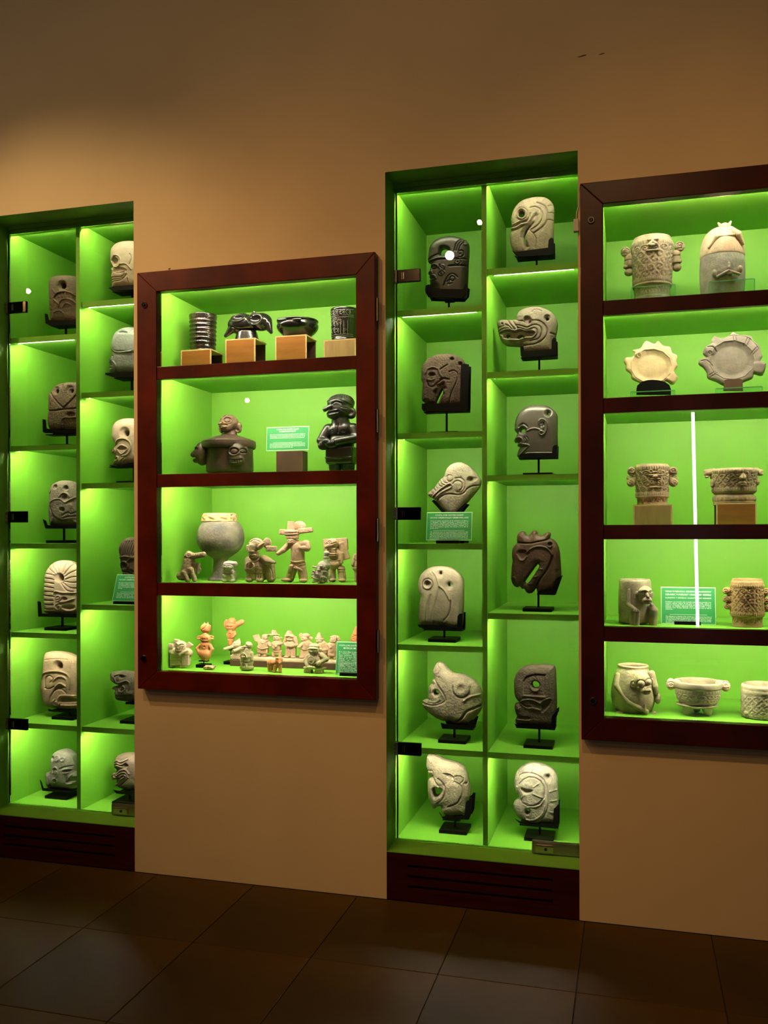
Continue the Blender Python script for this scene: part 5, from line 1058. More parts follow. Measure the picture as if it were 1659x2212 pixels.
blob('standing_figure', K_BRONZE, C2, [('e', 1395, 235, 0, 112, 115, 105), ('e', 1395, 175, -5, 118, 88, 112), ('e', 1350, 290, 60, 62, 48, 55), ('c', 1335, 215, 95, 18, 1290, 248, 112, 22), ('e', 1490, 280, 10, 45, 55, 30), ('r', 1498, 278, 35, 30, 14), ('c', 1390, 330, 0, 75, 1395, 380, 0, 80),
      ('e', 1400, 440, 0, 125, 95, 90), ('e', 1400, 560, 0, 112, 110, 88), ('c', 1290, 425, 0, 55, 1235, 535, 40, 42), ('c', 1235, 535, 40, 42, 1300, 555, 100, 36), ('e', 1270, 590, 95, 50, 45, 30), ('c', 1510, 430, 0, 56, 1545, 520, 30, 46), ('c', 1540, 525, 40, 46, 1400, 560, 110, 40), ('e', 1350, 580, 115, 52, 40, 30),
      ('b', 1400, 680, 0, 122, 90, 92, 30), ('c', 1345, 740, 0, 58, 1345, 800, 0, 56), ('c', 1460, 740, 0, 58, 1460, 800, 0, 56)], 0.15, 2.2, 0.85, zc=10, foot=zt[1],
     lines=[g(0.9, -1.6, (1345, 195), (1385, 178), (1425, 195)), g(0.9, 1.4, (1340, 178), (1390, 162), (1440, 180)), g(0.9, -1.4, (1285, 190), (1300, 182), (1322, 192)), g(1.1, -2, (1305, 285), (1350, 278), (1400, 268)), g(1, 1.6, (1310, 300), (1350, 300), (1395, 288)), g(1, 1.5, (1315, 268), (1350, 262), (1390, 255)), g(1, 1.6, (1285, 160), (1390, 145), (1505, 195)),
            *[g(0.6, -0.9, (1310 + 18 * k, 150 - 3 * abs(k - 5)), (1318 + 16 * k, 95 + 3 * abs(k - 5))) for k in range(11)], *[g(0.7, -1.4, (1235 + 16 * k, 570), (1250 + 15 * k, 625)) for k in range(4)], *[g(0.7, -1.4, (1330 + 18 * k, 600), (1325 + 18 * k, 555)) for k in range(4)], g(1.2, 1.6, (1275, 705), (1400, 718), (1525, 705)), g(1.2, -1.6, (1400, 380), (1395, 470)), g(0.9, -1, *arc(1340, 455, 10)), g(0.9, -1, *arc(1440, 455, 10)), g(0.7, -0.9, (1430, 230), (1470, 240)), g(0.7, -0.9, (1425, 255), (1465, 270)), g(0.7, -0.9, (1420, 285), (1450, 300))],
     label='black standing clay figure with hands on the belly and ear discs', cat='figurine', group='figures in the left case')
# third tier
C3 = (370, 1080, 3.95); G3 = 'clay figures on the third tier'
blob('animal_figurine', K_TAN, C3, [('c', 155, 530, 0, 48, 140, 640, 0, 58), ('e', 100, 672, 0, 52, 46, 52), ('c', 185, 610, 30, 26, 215, 705, 35, 20), ('c', 130, 640, 40, 28, 160, 705, 45, 22), ('e', 160, 488, 0, 48, 44, 42), ('c', 180, 488, 10, 30, 282, 468, 20, 24), ('e', 285, 470, 20, 20, 28, 22), ('c', 175, 540, 15, 20, 255, 610, 25, 13), ('e', 150, 450, 0, 22, 16, 18), ('c', 245, 560, 25, 14, 240, 640, 30, 12)], 0.05, 1.6, 0.75, foot=zt[2], zc=0,
     lines=[g(0.9, -1.5, *arc(165, 475, 14, 10)), g(0.8, -1.2, (190, 500), (240, 490), (295, 480)), *[g(0.6, -1, (215 + 20 * k, 470), (218 + 20 * k, 450)) for k in range(4)]], label='tan seated reptile figurine with its open snout raised', cat='figurine', group=G3)
t = empty('pedestal_pot', (P(476, 1250, 0.20)[0], 0.20, zt[2])); tag(t, 'round grey-brown pot on a flared foot with paper-wrapped rim', 'pot', None)
def scratch(th, y, r): return -0.35 * (np.abs(np.sin(th * 14 + math.sin(y * 0.05) * 5)) < 0.12) * (250 < y < 440)
lathe('pot_body', K_GREYPOT, C3, 422, [(0, 712), (98, 712), (106, 700), (88, 680), (70, 630), (62, 570), (64, 520), (105, 490), (165, 440), (197, 370), (201, 315), (188, 250), (160, 200), (138, 180), (134, 122), (124, 120), (124, 180), (0, 200)], 0.20, 128, scratch, 6, parent=t, foot=zt[2])
lathe('paper_cover', M_PAPER, C3, 412, [(146, 184), (150, 178), (147, 165), (149, 145), (143, 122), (130, 113), (60, 110), (0, 110)], 0.20, 128, lambda th, y, r: (1.1 * np.sin(th * 9 + math.sin(y * 0.1) * 1.5) + 0.6 * np.sin(th * 23 + y * 0.06)) * (120 < y < 185), 5, parent=t)
blob('small_figurine', K_WHITE, C3, [('b', 500, 655, 0, 50, 58, 38, 18), ('e', 495, 575, 20, 46, 40, 40), ('e', 545, 555, 0, 22, 32, 20), ('e', 500, 545, 5, 52, 26, 36), ('e', 465, 700, 25, 24, 18, 22), ('e', 530, 700, 25, 24, 18, 22), ('c', 455, 620, 20, 14, 470, 660, 35, 12), ('c', 545, 620, 20, 14, 530, 660, 35, 12)], 0.06, 1.5, 0.65, foot=zt[2], zc=0, rough=0.15,
     lines=[g(0.8, -1.3, (470, 570), (482, 564), (494, 570)), g(0.8, -1.3, (505, 570), (517, 564), (528, 570)), g(0.8, -1.2, (485, 592), (510, 590)), g(0.8, 1, (460, 550), (500, 540), (540, 548)), g(0.8, -1, (460, 640), (540, 640)), g(0.8, 1.2, (470, 615), (500, 630), (530, 612))], label='small whitish squat figurine before the round pot', cat='figurine', group=G3)
blob('helmeted_figurine', K_TAN, C3, [('e', 722, 475, 40, 46, 44, 42), ('e', 735, 380, 25, 62, 55, 55), ('c', 720, 400, 60, 34, 712, 430, 70, 26), ('c', 770, 405, 60, 18, 820, 368, 70, 8), ('b', 668, 412, -15, 34, 25, 12, 8), ('b', 850, 420, -15, 46, 24, 12, 8), ('e', 810, 370, -20, 38, 48, 14), ('e', 725, 570, 10, 78, 75, 58), ('b', 730, 640, 10, 72, 60, 48, 18), ('c', 665, 520, 10, 32, 668, 600, 40, 26),
      ('c', 800, 515, 20, 40, 850, 530, 40, 30), ('c', 850, 530, 40, 28, 905, 540, 60, 12), ('c', 830, 570, -10, 46, 845, 680, -10, 38), ('e', 682, 695, 40, 32, 22, 34), ('e', 772, 695, 40, 34, 22, 34), ('r', 700, 570, 70, 30, 7)], 0.08, 1.6, 0.75, foot=zt[2], zc=0, rough=0.2,
     lines=[g(0.8, -1.5, (695, 470), (708, 464), (718, 470)), g(0.8, -1.5, (728, 468), (740, 462), (752, 468)), g(0.8, -1.3, (705, 495), (735, 493)), g(1, 1.4, (680, 450), (725, 440), (770, 455)), g(0.9, 1.2, (685, 520), (725, 535), (770, 515)), g(0.8, -1.2, (705, 360), (735, 340), (775, 355)), g(0.8, -1.2, (660, 640), (800, 640)), g(0.8, -1.2, (735, 600), (735, 690)), *[g(0.7, -1, (670 + 18 * k, 650), (670 + 18 * k, 690)) for k in range(7)], g(0.8, -1.2, (810, 580), (860, 600), (870, 680))], label='tan clay figurine in an animal helmet with side wings', cat='figurine', group=G3)
blob('headdress_figurine', K_PINK, C3, [('b', 970, 278, 0, 46, 24, 16, 8, 4), ('b', 1145, 265, 0, 60, 22, 16, 8, -8), ('b', 1035, 285, 20, 56, 24, 34, 10), ('b', 1042, 318, 20, 46, 20, 30, 8), ('k', 1025, 10, 182, 26, 262, 30), ('e', 1090, 225, -15, 54, 46, 15), ('e', 1035, 366, 20, 40, 40, 38), ('e', 1078, 360, 5, 16, 18, 14), ('c', 1080, 420, 0, 56, 1080, 530, 0, 54), ('c', 1020, 395, 0, 30, 1140, 392, 0, 36),
      ('c', 1005, 395, 10, 28, 965, 440, 30, 24), ('c', 965, 440, 30, 24, 930, 468, 45, 18), ('c', 1150, 385, 0, 36, 1165, 420, 15, 28), ('c', 1160, 425, 20, 26, 1135, 420, 45, 18), ('e', 1080, 560, 0, 64, 46, 50), ('c', 1040, 580, 45, 18, 1020, 635, 45, 12), ('c', 1075, 590, 50, 14, 1125, 612, 45, 8), ('c', 1040, 600, 0, 38, 1012, 690, 0, 34), ('c', 1112, 600, 0, 38, 1128, 690, 0, 36), ('e', 988, 702, 30, 42, 16, 34), ('e', 1130, 704, 22, 32, 16, 34)], 0.10, 1.6, 0.75, foot=zt[2], zc=0,
     lines=[g(0.8, -1.4, (1012, 362), (1022, 357), (1032, 362)), g(0.8, -1.4, (1040, 362), (1050, 357), (1060, 362)), g(0.8, -1.3, (1020, 388), (1045, 386)), g(0.8, -1.3, (985, 290), (1090, 285)), g(0.8, -1.3, (995, 308), (1085, 304)), g(1, 1.4, (1015, 530), (1080, 542), (1145, 530)), g(1, -1.6, (1015, 550), (1080, 562), (1145, 550)), g(1.2, -2, (1055, 530), (1058, 532)), g(0.8, -1, (1040, 590), (1080, 585))], label='tall pinkish standing figurine with a wide crossbar headdress', cat='figurine', group=G3)
blob('beast_figurine', K_PINK, C3, [('b', 1395, 380, -25, 104, 52, 14, 6, -3), ('b', 1468, 440, -18, 30, 80, 14, 6, -18), ('e', 1385, 375, 30, 50, 48, 42), ('c', 1370, 390, 60, 24, 1345, 405, 75, 14), ('e', 1390, 465, 10, 56, 55, 48), ('b', 1385, 450, 45, 38, 36, 20, 10), ('e', 1400, 560, 10, 56, 44, 46), ('c', 1375, 600, 5, 28, 1382, 695, 5, 26), ('c', 1452, 600, 5, 32, 1462, 690, 5, 32), ('c', 1335, 450, 20, 24, 1335, 520, 40, 18), ('c', 1450, 470, 15, 26, 1455, 540, 25, 20), ('e', 1380, 702, 20, 30, 14, 30), ('e', 1462, 702, 20, 32, 14, 30)], 0.16, 1.6, 0.75, foot=zt[2], zc=0, rough=0.2,
     lines=[g(0.9, -1.6, *arc(1370, 360, 12, 8)), g(0.9, -1.4, (1345, 372), (1380, 380), (1420, 365)), g(0.8, -1.2, (1355, 435), (1420, 435)), g(0.8, -1.2, (1355, 455), (1420, 455)), g(0.8, -1.2, (1355, 475), (1420, 475)), g(1, 1.4, (1345, 520), (1400, 530), (1455, 520)), g(1.2, -2, (1388, 575), (1390, 577)), g(0.8, 1, (1435, 600), (1485, 600)), g(0.8, 1, (1440, 620), (1485, 620)), g(0.7, -1, *spi(1475, 400, 18, 1))], label='pinkish beast-headed clay figurine with a square back panel', cat='figurine', group=G3)
rr = random.Random(5)
frill = [('e', 1285 + rr.uniform(-62, 62), 640 + rr.uniform(-75, 65), 50 + rr.uniform(-15, 15), 12, 9, 10) for _ in range(60)]
blob('frilled_figurine', K_WHITE, C3, [('e', 1285, 650, 10, 74, 68, 55), ('e', 1305, 565, 5, 55, 46, 42), ('c', 1325, 450, 5, 18, 1325, 540, 5, 30), ('e', 1330, 455, 10, 24, 20, 18), *frill], 0.05, 1.3, 0.7, foot=zt[2], zc=0, rough=0.25, lines=[g(0.8, -1.4, (1300, 480), (1345, 478)), g(0.8, -1.4, (1300, 505), (1350, 503))], label='small whitish figurine covered with frills in front of the beast', cat='figurine', group=G3)
blob('edge_figurine', K_TAN, C3, [('c', 1620, 440, 0, 38, 1615, 560, 0, 55), ('e', 1615, 590, 10, 68, 40, 45), ('e', 1620, 420, 15, 34, 34, 32), ('c', 1580, 480, 20, 20, 1560, 560, 30, 18), ('c', 1590, 600, 0, 30, 1590, 700, 0, 28), ('c', 1650, 600, 0, 30, 1650, 700, 0, 28)], 0.14, 1.6, 0.8, foot=zt[2], zc=0, lines=[g(0.8, -1.3, (1560, 575), (1620, 585), (1670, 575)), g(0.8, 1.2, (1570, 500), (1600, 520), (1620, 500))], label='tan figurine half hidden by the right stile of the left case', cat='figurine', group=G3)
# bottom tier
C4, C5 = (340, 1300, 7.54), (540, 1320, 6.38); G4 = 'small clay figures on the bottom tier'; z4 = zt[3]
blob('old_man_figurine', K_CREAM, C4, [('e', 410, 725, 60, 82, 100, 78), ('e', 395, 790, 95, 60, 48, 45), ('b', 300, 705, -20, 52, 92, 22, 20, 8), ('b', 495, 730, -30, 46, 60, 20, 10, 42), ('b', 375, 960, 10, 155, 150, 72, 40), ('c', 260, 850, 20, 72, 490, 860, 10, 84), ('c', 200, 845, 30, 48, 232, 740, 40, 40), ('b', 238, 740, 45, 42, 48, 32, 10), ('c', 290, 870, 80, 30, 400, 880, 95, 26), ('c', 400, 880, 95, 26, 520, 810, 70, 22), ('b', 485, 1000, 65, 60, 100, 18, 15), ('e', 250, 1120, 40, 42, 26, 34), ('e', 430, 1120, 50, 42, 26, 34)], 0.075, 1.8, 0.62, foot=z4, zc=0,
     lines=[g(0.9, -1.7, (350, 700), (375, 692), (395, 705)), g(0.9, -1.7, (415, 705), (440, 690), (465, 695)), g(0.9, 1.3, (345, 680), (380, 668), (405, 690)), g(0.9, 1.3, (415, 690), (445, 668), (475, 678)), g(1, -2, (355, 785), (395, 800), (440, 780)), g(0.8, 1.2, (395, 700), (385, 745), (410, 755)), g(0.8, -1.2, (345, 740), (365, 770)), g(0.8, -1.2, (465, 730), (450, 765)), g(0.8, -1.1, (225, 950), (420, 955)), g(0.8, -1.1, (220, 1000), (420, 1005)), g(0.8, -1.1, (215, 1050), (420, 1055)), g(1, -1.5, (425, 900), (425, 1100))], label='cream old man figurine in a shawl at the left of the bottom tier', cat='figurine', group=G4)
blob('double_head_whistle', K_ORANGE, C4, [('e', 798, 430, 20, 82, 80, 60), ('c', 770, 370, 0, 16, 770, 338, 0, 7), ('c', 825, 370, 0, 16, 825, 335, 0, 7), ('e', 860, 400, 30, 28, 32, 22), ('e', 795, 590, 30, 84, 78, 62), ('e', 800, 530, 40, 36, 30, 30), ('e', 685, 570, 0, 45, 18, 16, -15), ('e', 685, 605, 0, 45, 18, 16, 8), ('e', 885, 560, 0, 36, 16, 14, 20), ('e', 885, 600, 0, 36, 18, 16), ('c', 785, 690, 10, 68, 785, 780, 10, 58), ('e', 785, 850, 20, 100, 92, 78), ('e', 785, 920, 10, 60, 50, 50), ('c', 715, 700, 15, 30, 660, 765, 20, 26), ('c', 660, 765, 20, 26, 700, 845, 35, 26), ('c', 860, 700, 15, 30, 902, 765, 20, 26), ('c', 902, 765, 20, 26, 860, 845, 35, 26)], 0.115, 1.6, 0.62, zc=0,
     lines=[g(0.9, -1.6, *arc(775, 600, 20, 12)), g(0.9, -1.6, *arc(825, 600, 20, 12)), g(0.9, -1.4, (770, 640), (800, 648), (830, 640)), g(0.8, -1.3, (770, 440), (800, 420), (820, 380)), g(0.8, -1.2, (760, 480), (840, 485)), g(1.3, -3, (793, 722), (796, 724)), g(1.3, -3, (786, 912), (789, 914))], label='orange double-headed whistle figure with looped arms on a stand', cat='figurine', group=G4)
stand(C4, 755, [(700, 945), (800, 955), (800, 968), (700, 968)], 0.115, z4, 'small black stand under the orange double-headed whistle', thick=10, plate=0.052, pw=0.0035, group='small stands on the bottom tier')
blob('tall_orange_figurine', K_ORANGE, C4, [('e', 1205, 400, 20, 78, 88, 64), ('e', 1125, 370, -10, 48, 78, 15), ('c', 1285, 375, -10, 44, 1370, 325, -10, 42), ('e', 1215, 315, 0, 62, 52, 45), ('c', 1205, 290, 0, 14, 1198, 262, 0, 7), ('c', 1245, 290, 0, 14, 1250, 262, 0, 7), ('c', 1160, 500, 0, 24, 1150, 540, 15, 18), ('c', 1150, 540, 15, 18, 1170, 575, 30, 14), ('c', 1260, 500, 0, 24, 1275, 530, 15, 18), ('c', 1275, 530, 15, 18, 1245, 575, 30, 14), ('c', 1205, 500, 0, 62, 1195, 620, 0, 46), ('c', 1195, 620, 0, 46, 1195, 760, 0, 46), ('e', 1270, 430, 10, 16, 22, 14), ('e', 1140, 430, 10, 16, 20, 14)], 0.235, 1.6, 0.65, zc=0,
     lines=[g(0.9, -1.5, *arc(1180, 405, 16, 9)), g(0.9, -1.5, *arc(1230, 405, 16, 9)), g(0.9, -1.4, (1180, 445), (1205, 450), (1232, 445)), g(0.8, -1.2, (1140, 350), (1210, 345), (1280, 355)), g(1.2, -3, (1202, 515), (1205, 517)), g(0.8, -1.2, (1150, 600), (1240, 600)), g(0.8, -1.2, (1150, 715), (1240, 715))], label='tall orange figurine with a horned headdress at the back', cat='figurine', group=G4)
stand(C4, 1197, [(1150, 745), (1250, 745), (1250, 770), (1150, 770)], 0.235, z4, 'small black stand under the tall orange figurine', thick=10, plate=0.05, pw=0.0035, group='small stands on the bottom tier')
blob('lying_figurine', K_PINK, C4, [('e', 850, 1105, 0, 90, 46, 50), ('e', 800, 1115, 20, 45, 38, 36), ('c', 930, 1085, 0, 18, 955, 1072, 0, 7), ('e', 800, 1075, 0, 22, 18, 18)], 0.05, 1.3, 0.6, foot=z4, zc=0, lines=[g(0.8, -1.3, (780, 1110), (800, 1105), (818, 1112)), g(0.8, -1.3, (790, 1135), (830, 1138)), g(0.8, 1, (840, 1080), (890, 1090), (920, 1120))], label='tiny pinkish animal figurine lying at the front edge', cat='figurine', group=G4)
# plank with the musicians
ya = 0.175; xa, xb = P(496.5, 1440, ya)[0], P(733, 1440, ya)[0]
t = empty('plank_base', ((xa + xb) / 2, ya + 0.065, z4)); tag(t, 'long dark wooden plank under the row of musicians', 'plank')
MB().box(-(xb - xa) / 2, (xb - xa) / 2, -0.065, 0.065, 0, 0.026).build('board', M_DARKBLOCK, t, 0.002)
MB().box(-(xb - xa) / 2 + 0.075, (xb - xa) / 2 - 0.004, -0.062, 0.062, 0.026, 0.038).build('clay_slab', K_CREAM, t, 0.003)
zp = z4 + 0.038; YM = 0.225
MUS = 'clay musicians on the plank'
def mus(lab, prims, lines=(), C=C5, Y=YM, foot=zp, m=K_PINK):
    blob('musician_figurine', m, C, prims, Y, 1.5, 0.62, lines=lines, zc=0, rough=0.18, foot=foot, label=lab, cat='figurine', group=MUS)
mus('cream musician with two horns at the left end of the plank', [('e', 1300, 725, 20, 66, 72, 55), ('c', 1315, 670, 0, 44, 1335, 612, 0, 10), ('c', 1240, 765, 40, 36, 1130, 815, 75, 28), ('c', 1390, 785, 55, 38, 1295, 835, 95, 30), ('e', 1290, 880, 0, 84, 90, 60), ('b', 1285, 975, 0, 82, 42, 48, 12), ('-e', 1120, 820, 95, 18, 18, 22), ('-e', 1280, 842, 120, 16, 18, 22)],
    [g(0.9, -1.5, *arc(1275, 715, 14, 9)), g(0.9, -1.5, *arc(1325, 710, 14, 9)), g(0.9, -1.4, (1275, 755), (1300, 760), (1325, 752)), g(0.8, -1.2, (1230, 900), (1290, 910), (1350, 900))], C4, 0.215, z4 + 0.026, K_CREAM)
blob('seated_figurine', K_OLIVE, C4, [('e', 1500, 715, 20, 60, 62, 50), ('e', 1490, 668, 20, 42, 20, 32), ('c', 1440, 735, 50, 22, 1402, 742, 62, 12), ('c', 1470, 790, 10, 60, 1460, 900, 5, 88), ('e', 1455, 1000, 0, 106, 130, 78), ('e', 1430, 915, 62, 48, 58, 36), ('e', 1455, 1105, 0, 112, 58, 82), ('c', 1400, 1030, 70, 14, 1400, 1080, 75, 13), ('c', 1475, 1030, 70, 16, 1475, 1080, 75, 14), ('c', 1540, 850, 10, 30, 1550, 960, 30, 26)], 0.07, 1.6, 0.65, foot=z4, zc=0, rough=0.15,
     lines=[g(0.9, -1.4, (1402, 895), (1415, 888), (1428, 895)), g(0.9, -1.4, (1440, 892), (1452, 886), (1464, 893)), g(0.9, -1.4, (1415, 940), (1445, 940)), g(1, 1.3, *arc(1432, 915, 58, 68, 180, 360)), g(0.8, -1.2, (1370, 1000), (1460, 1010), (1550, 1000)), g(0.9, -1.5, *arc(1480, 715, 12, 8)), g(0.8, -1.2, (1480, 745), (1505, 745))], label='olive seated figurine bearing a face on its chest', cat='figurine', group=G4)
mus('pinkish musician raising a paddle-shaped fan on the plank', [('e', 212, 385, 20, 42, 46, 38), ('e', 220, 348, 5, 48, 22, 40), ('b', 98, 400, 0, 44, 58, 14, 10, -18), ('c', 130, 455, 5, 24, 150, 530, 15, 24), ('c', 150, 530, 15, 26, 130, 545, 30, 22), ('c', 200, 450, 0, 58, 190, 540, 0, 66), ('b', 180, 595, 0, 70, 58, 42, 18), ('c', 260, 480, 0, 30, 300, 520, 20, 22), ('c', 140, 640, 0, 22, 132, 695, 0, 24), ('c', 205, 640, 0, 22, 200, 695, 0, 24)], [g(0.9, -1.5, *arc(200, 380, 10, 7)), g(0.9, -1.4, (185, 405), (212, 408)), g(0.9, 1.2, (130, 560), (190, 575), (260, 555)), g(0.8, 1.2, (160, 450), (205, 475), (250, 440))])
mus('pinkish musician in a broad plate-like hat on the plank', [('e', 328, 338, 0, 82, 16, 58), ('k', 330, 0, 262, 26, 335, 46), ('e', 372, 398, 20, 46, 48, 42), ('e', 430, 390, 0, 16, 18, 14), ('c', 378, 470, 0, 56, 372, 600, 0, 52), ('c', 325, 480, 20, 24, 380, 520, 60, 20), ('c', 440, 480, 20, 26, 360, 500, 60, 18), ('e', 350, 540, 50, 32, 34, 24), ('c', 335, 610, 0, 28, 322, 690, 0, 22), ('c', 410, 610, 0, 28, 415, 690, 0, 22)], [g(0.9, -1.5, *arc(355, 395, 9, 6)), g(0.9, -1.5, *arc(390, 393, 9, 6)), g(0.9, -1.4, (358, 425), (388, 424)), g(0.8, -1.2, (320, 590), (370, 600), (425, 590))])
mus('pinkish musician with a pointed headdress and long hair flaps', [('k', 540, 0, 272, 24, 355, 62), ('e', 555, 355, 20, 66, 26, 45), ('c', 505, 395, 0, 30, 478, 465, 0, 24), ('c', 610, 390, 0, 38, 645, 460, 0, 26), ('e', 560, 405, 30, 40, 42, 36), ('e', 560, 495, 10, 62, 60, 50), ('c', 500, 490, 10, 27, 540, 520, 55, 20), ('c', 650, 500, 15, 26, 580, 520, 55, 22), ('b', 565, 615, 0, 68, 78, 42, 22), ('e', 508, 700, 30, 36, 18, 30), ('e', 606, 702, 30, 32, 18, 30)], [g(0.9, -1.4, *arc(545, 400, 9, 6)), g(0.9, -1.4, *arc(578, 400, 9, 6)), g(0.9, -1.3, (545, 430), (578, 430)), g(0.9, -1.3, (520, 560), (520, 685)), g(0.9, -1.3, (565, 560), (565, 685)), g(0.9, -1.3, (610, 560), (610, 685)), g(1, 1.3, (500, 365), (555, 350), (615, 368))])
mus('pinkish musician with a shell headdress and ear disc', [('e', 755, 402, 20, 46, 48, 40), ('e', 770, 345, 0, 56, 40, 45), ('e', 702, 345, 0, 26, 42, 16), ('e', 836, 386, 0, 32, 28, 15), ('c', 785, 470, 0, 58, 772, 560, 0, 54), ('b', 768, 630, 0, 72, 78, 42, 24), ('c', 735, 480, 20, 30, 695, 530, 50, 24), ('c', 840, 480, 10, 30, 850, 540, 20, 24), ('e', 720, 705, 25, 38, 18, 30), ('e', 800, 708, 25, 32, 16, 28)], [g(0.9, -1.4, *arc(742, 398, 9, 6)), g(0.9, -1.3, (735, 428), (762, 428)), *[g(0.7, -1.1, (690 + 12 * k, 320), (696 + 10 * k, 375)) for k in range(3)], g(0.9, 1.2, (720, 560), (775, 572), (830, 560))])
mus('pinkish musician in a tall cone hat on the plank', [('k', 955, 0, 298, 12, 400, 56), ('e', 958, 392, 0, 62, 14, 50), ('e', 966, 425, 20, 48, 44, 42), ('c', 1000, 490, 0, 62, 1010, 600, 0, 66), ('c', 1055, 490, 10, 30, 1072, 560, 25, 26), ('c', 1072, 560, 25, 24, 1010, 570, 60, 18), ('b', 1000, 650, 0, 64, 60, 42, 22), ('e', 960, 705, 20, 30, 16, 28), ('e', 1030, 705, 20, 30, 16, 28)], [g(0.9, -1.4, *arc(950, 418, 9, 6)), g(0.9, -1.4, *arc(985, 416, 9, 6)), g(0.9, -1.3, (950, 448), (982, 446)), g(0.9, -1.2, (905, 378), (958, 388), (1012, 376))])
mus('pinkish musician with curly hair half behind the text panel', [('e', 1152, 422, 20, 46, 48, 42), ('e', 1168, 372, 0, 66, 38, 50), ('e', 1220, 405, 0, 26, 30, 24), ('c', 1140, 500, 0, 56, 1140, 590, 0, 56), ('b', 1130, 640, 0, 54, 48, 40, 20), ('c', 1095, 490, 15, 26, 1130, 540, 50, 20), ('c', 1110, 680, 0, 24, 1090, 725, 0, 22), ('c', 1165, 680, 0, 24, 1165, 725, 0, 22)], [g(0.9, -1.4, *arc(1138, 418, 9, 6)), g(0.9, -1.4, *arc(1172, 416, 9, 6)), g(0.9, -1.3, (1138, 448), (1168, 446)), *[g(0.7, -1.1, (1115 + 18 * k, 385), (1120 + 18 * k, 350)) for k in range(6)]])
blob('dog_figurine', K_ORANGE, C5, [('e', 320, 740, 0, 80, 62, 55), ('e', 285, 730, 0, 50, 62, 48), ('e', 418, 668, 40, 50, 50, 44), ('c', 428, 690, 60, 30, 445, 722, 85, 20), ('e', 378, 650, 30, 18, 28, 16), ('c', 365, 780, 25, 32, 350, 868, 30, 24), ('c', 430, 770, 40, 26, 432, 868, 45, 22), ('c', 270, 790, -5, 34, 268, 855, 0, 24), ('c', 310, 790, 10, 28, 300, 850, 15, 20)], 0.06, 1.4, 0.62, foot=z4, zc=0,
     lines=[g(0.9, -1.8, *arc(402, 662, 11, 9)), g(0.9, -1.6, (430, 722), (445, 735), (462, 722)), g(0.8, -1.2, (300, 700), (310, 780)), g(0.9, -2, (318, 775), (322, 777))], label='orange clay dog figurine at the front of the bottom tier', cat='figurine', group=G4)
blob('squat_figurine', K_OLIVE, C5, [('e', 890, 540, 40, 72, 82, 62), ('e', 892, 488, 15, 68, 46, 56), ('e', 975, 545, 5, 20, 34, 18), ('c', 890, 620, 10, 62, 890, 650, 10, 70), ('e', 890, 700, 20, 92, 88, 72), ('c', 815, 640, 0, 42, 775, 705, 10, 36), ('c', 775, 705, 10, 36, 812, 775, 55, 28), ('c', 985, 620, 0, 44, 1052, 680, 10, 38), ('c', 1052, 680, 10, 36, 960, 745, 75, 32), ('e', 895, 815, 0, 162, 28, 85), ('e', 870, 800, 60, 70, 28, 40), ('b', 812, 860, 20, 52, 34, 42, 12), ('b', 965, 862, 20, 50, 32, 42, 12)], 0.085, 1.6, 0.65, foot=z4, zc=0,
     lines=[g(0.9, -1.6, (838, 535), (858, 528), (878, 538)), g(0.9, -1.6, (890, 535), (912, 526), (932, 534)), g(0.9, 1.2, (835, 520), (880, 510), (935, 515)), g(1, -2, (848, 580), (875, 590), (905, 575)), g(0.9, 1.3, (875, 530), (865, 558), (885, 560)), g(0.8, -1.2, (825, 500), (890, 485), (960, 505)), *[g(0.7, -1.2, (930 + 14 * k, 770), (945 + 14 * k, 730)) for k in range(4)], g(0.9, 1, *arc(870, 690, 50, 55)), g(1.2, -2, (868, 718), (871, 720))], label='olive squat big-bellied figurine with arms akimbo', cat='figurine', group=G4)
blob('edge_orange_figurine', K_ORANGE, C5, [('e', 1465, 360, 0, 72, 70, 50), ('k', 1465, 0, 210, 14, 310, 52), ('c', 1465, 430, 0, 50, 1465, 560, 0, 55), ('c', 1440, 570, 0, 28, 1440, 700, 0, 26), ('c', 1495, 570, 0, 28, 1495, 700, 0, 26), ('e', 1410, 385, 0, 26, 30, 18)], 0.27, 1.6, 0.7, foot=z4, zc=0, lines=[g(0.9, -1.5, (1420, 345), (1465, 330), (1510, 345)), g(0.9, -1.5, *arc(1440, 365, 12, 8))], label='orange figurine peeping above the text panel at the right', cat='figurine', group=G4)
sign(C5, (1175, 425), (1605, 437), (1150, 870), 0.05, 'green text panel at the right end of the bottom tier', [H1, 'MÚSICA/ MUSIC'],
     'En la cultura Maya, la música fue parte de ceremonias religiosas, guerras, fiestas, nacimientos, entierros, en el cultivo de la tierra. Músicos bajo la influencia de los sonidos tocaron trompetas de caracoles, flautas, ocarinas, tambores y sonajas de arcilla. Fueron figuras de barro de músicos en ofrendas.',
     'In Mayan culture, music was a way of celebrating religious events, wars, burials, games and planting. It was their way of communicating with the gods: whistles, ocarinas, drums, rattles, shell trumpets and percussion instruments have been found in tombs.', (1250, 1560, 0.012), tilt=9, z=z4, bsize=0.050)
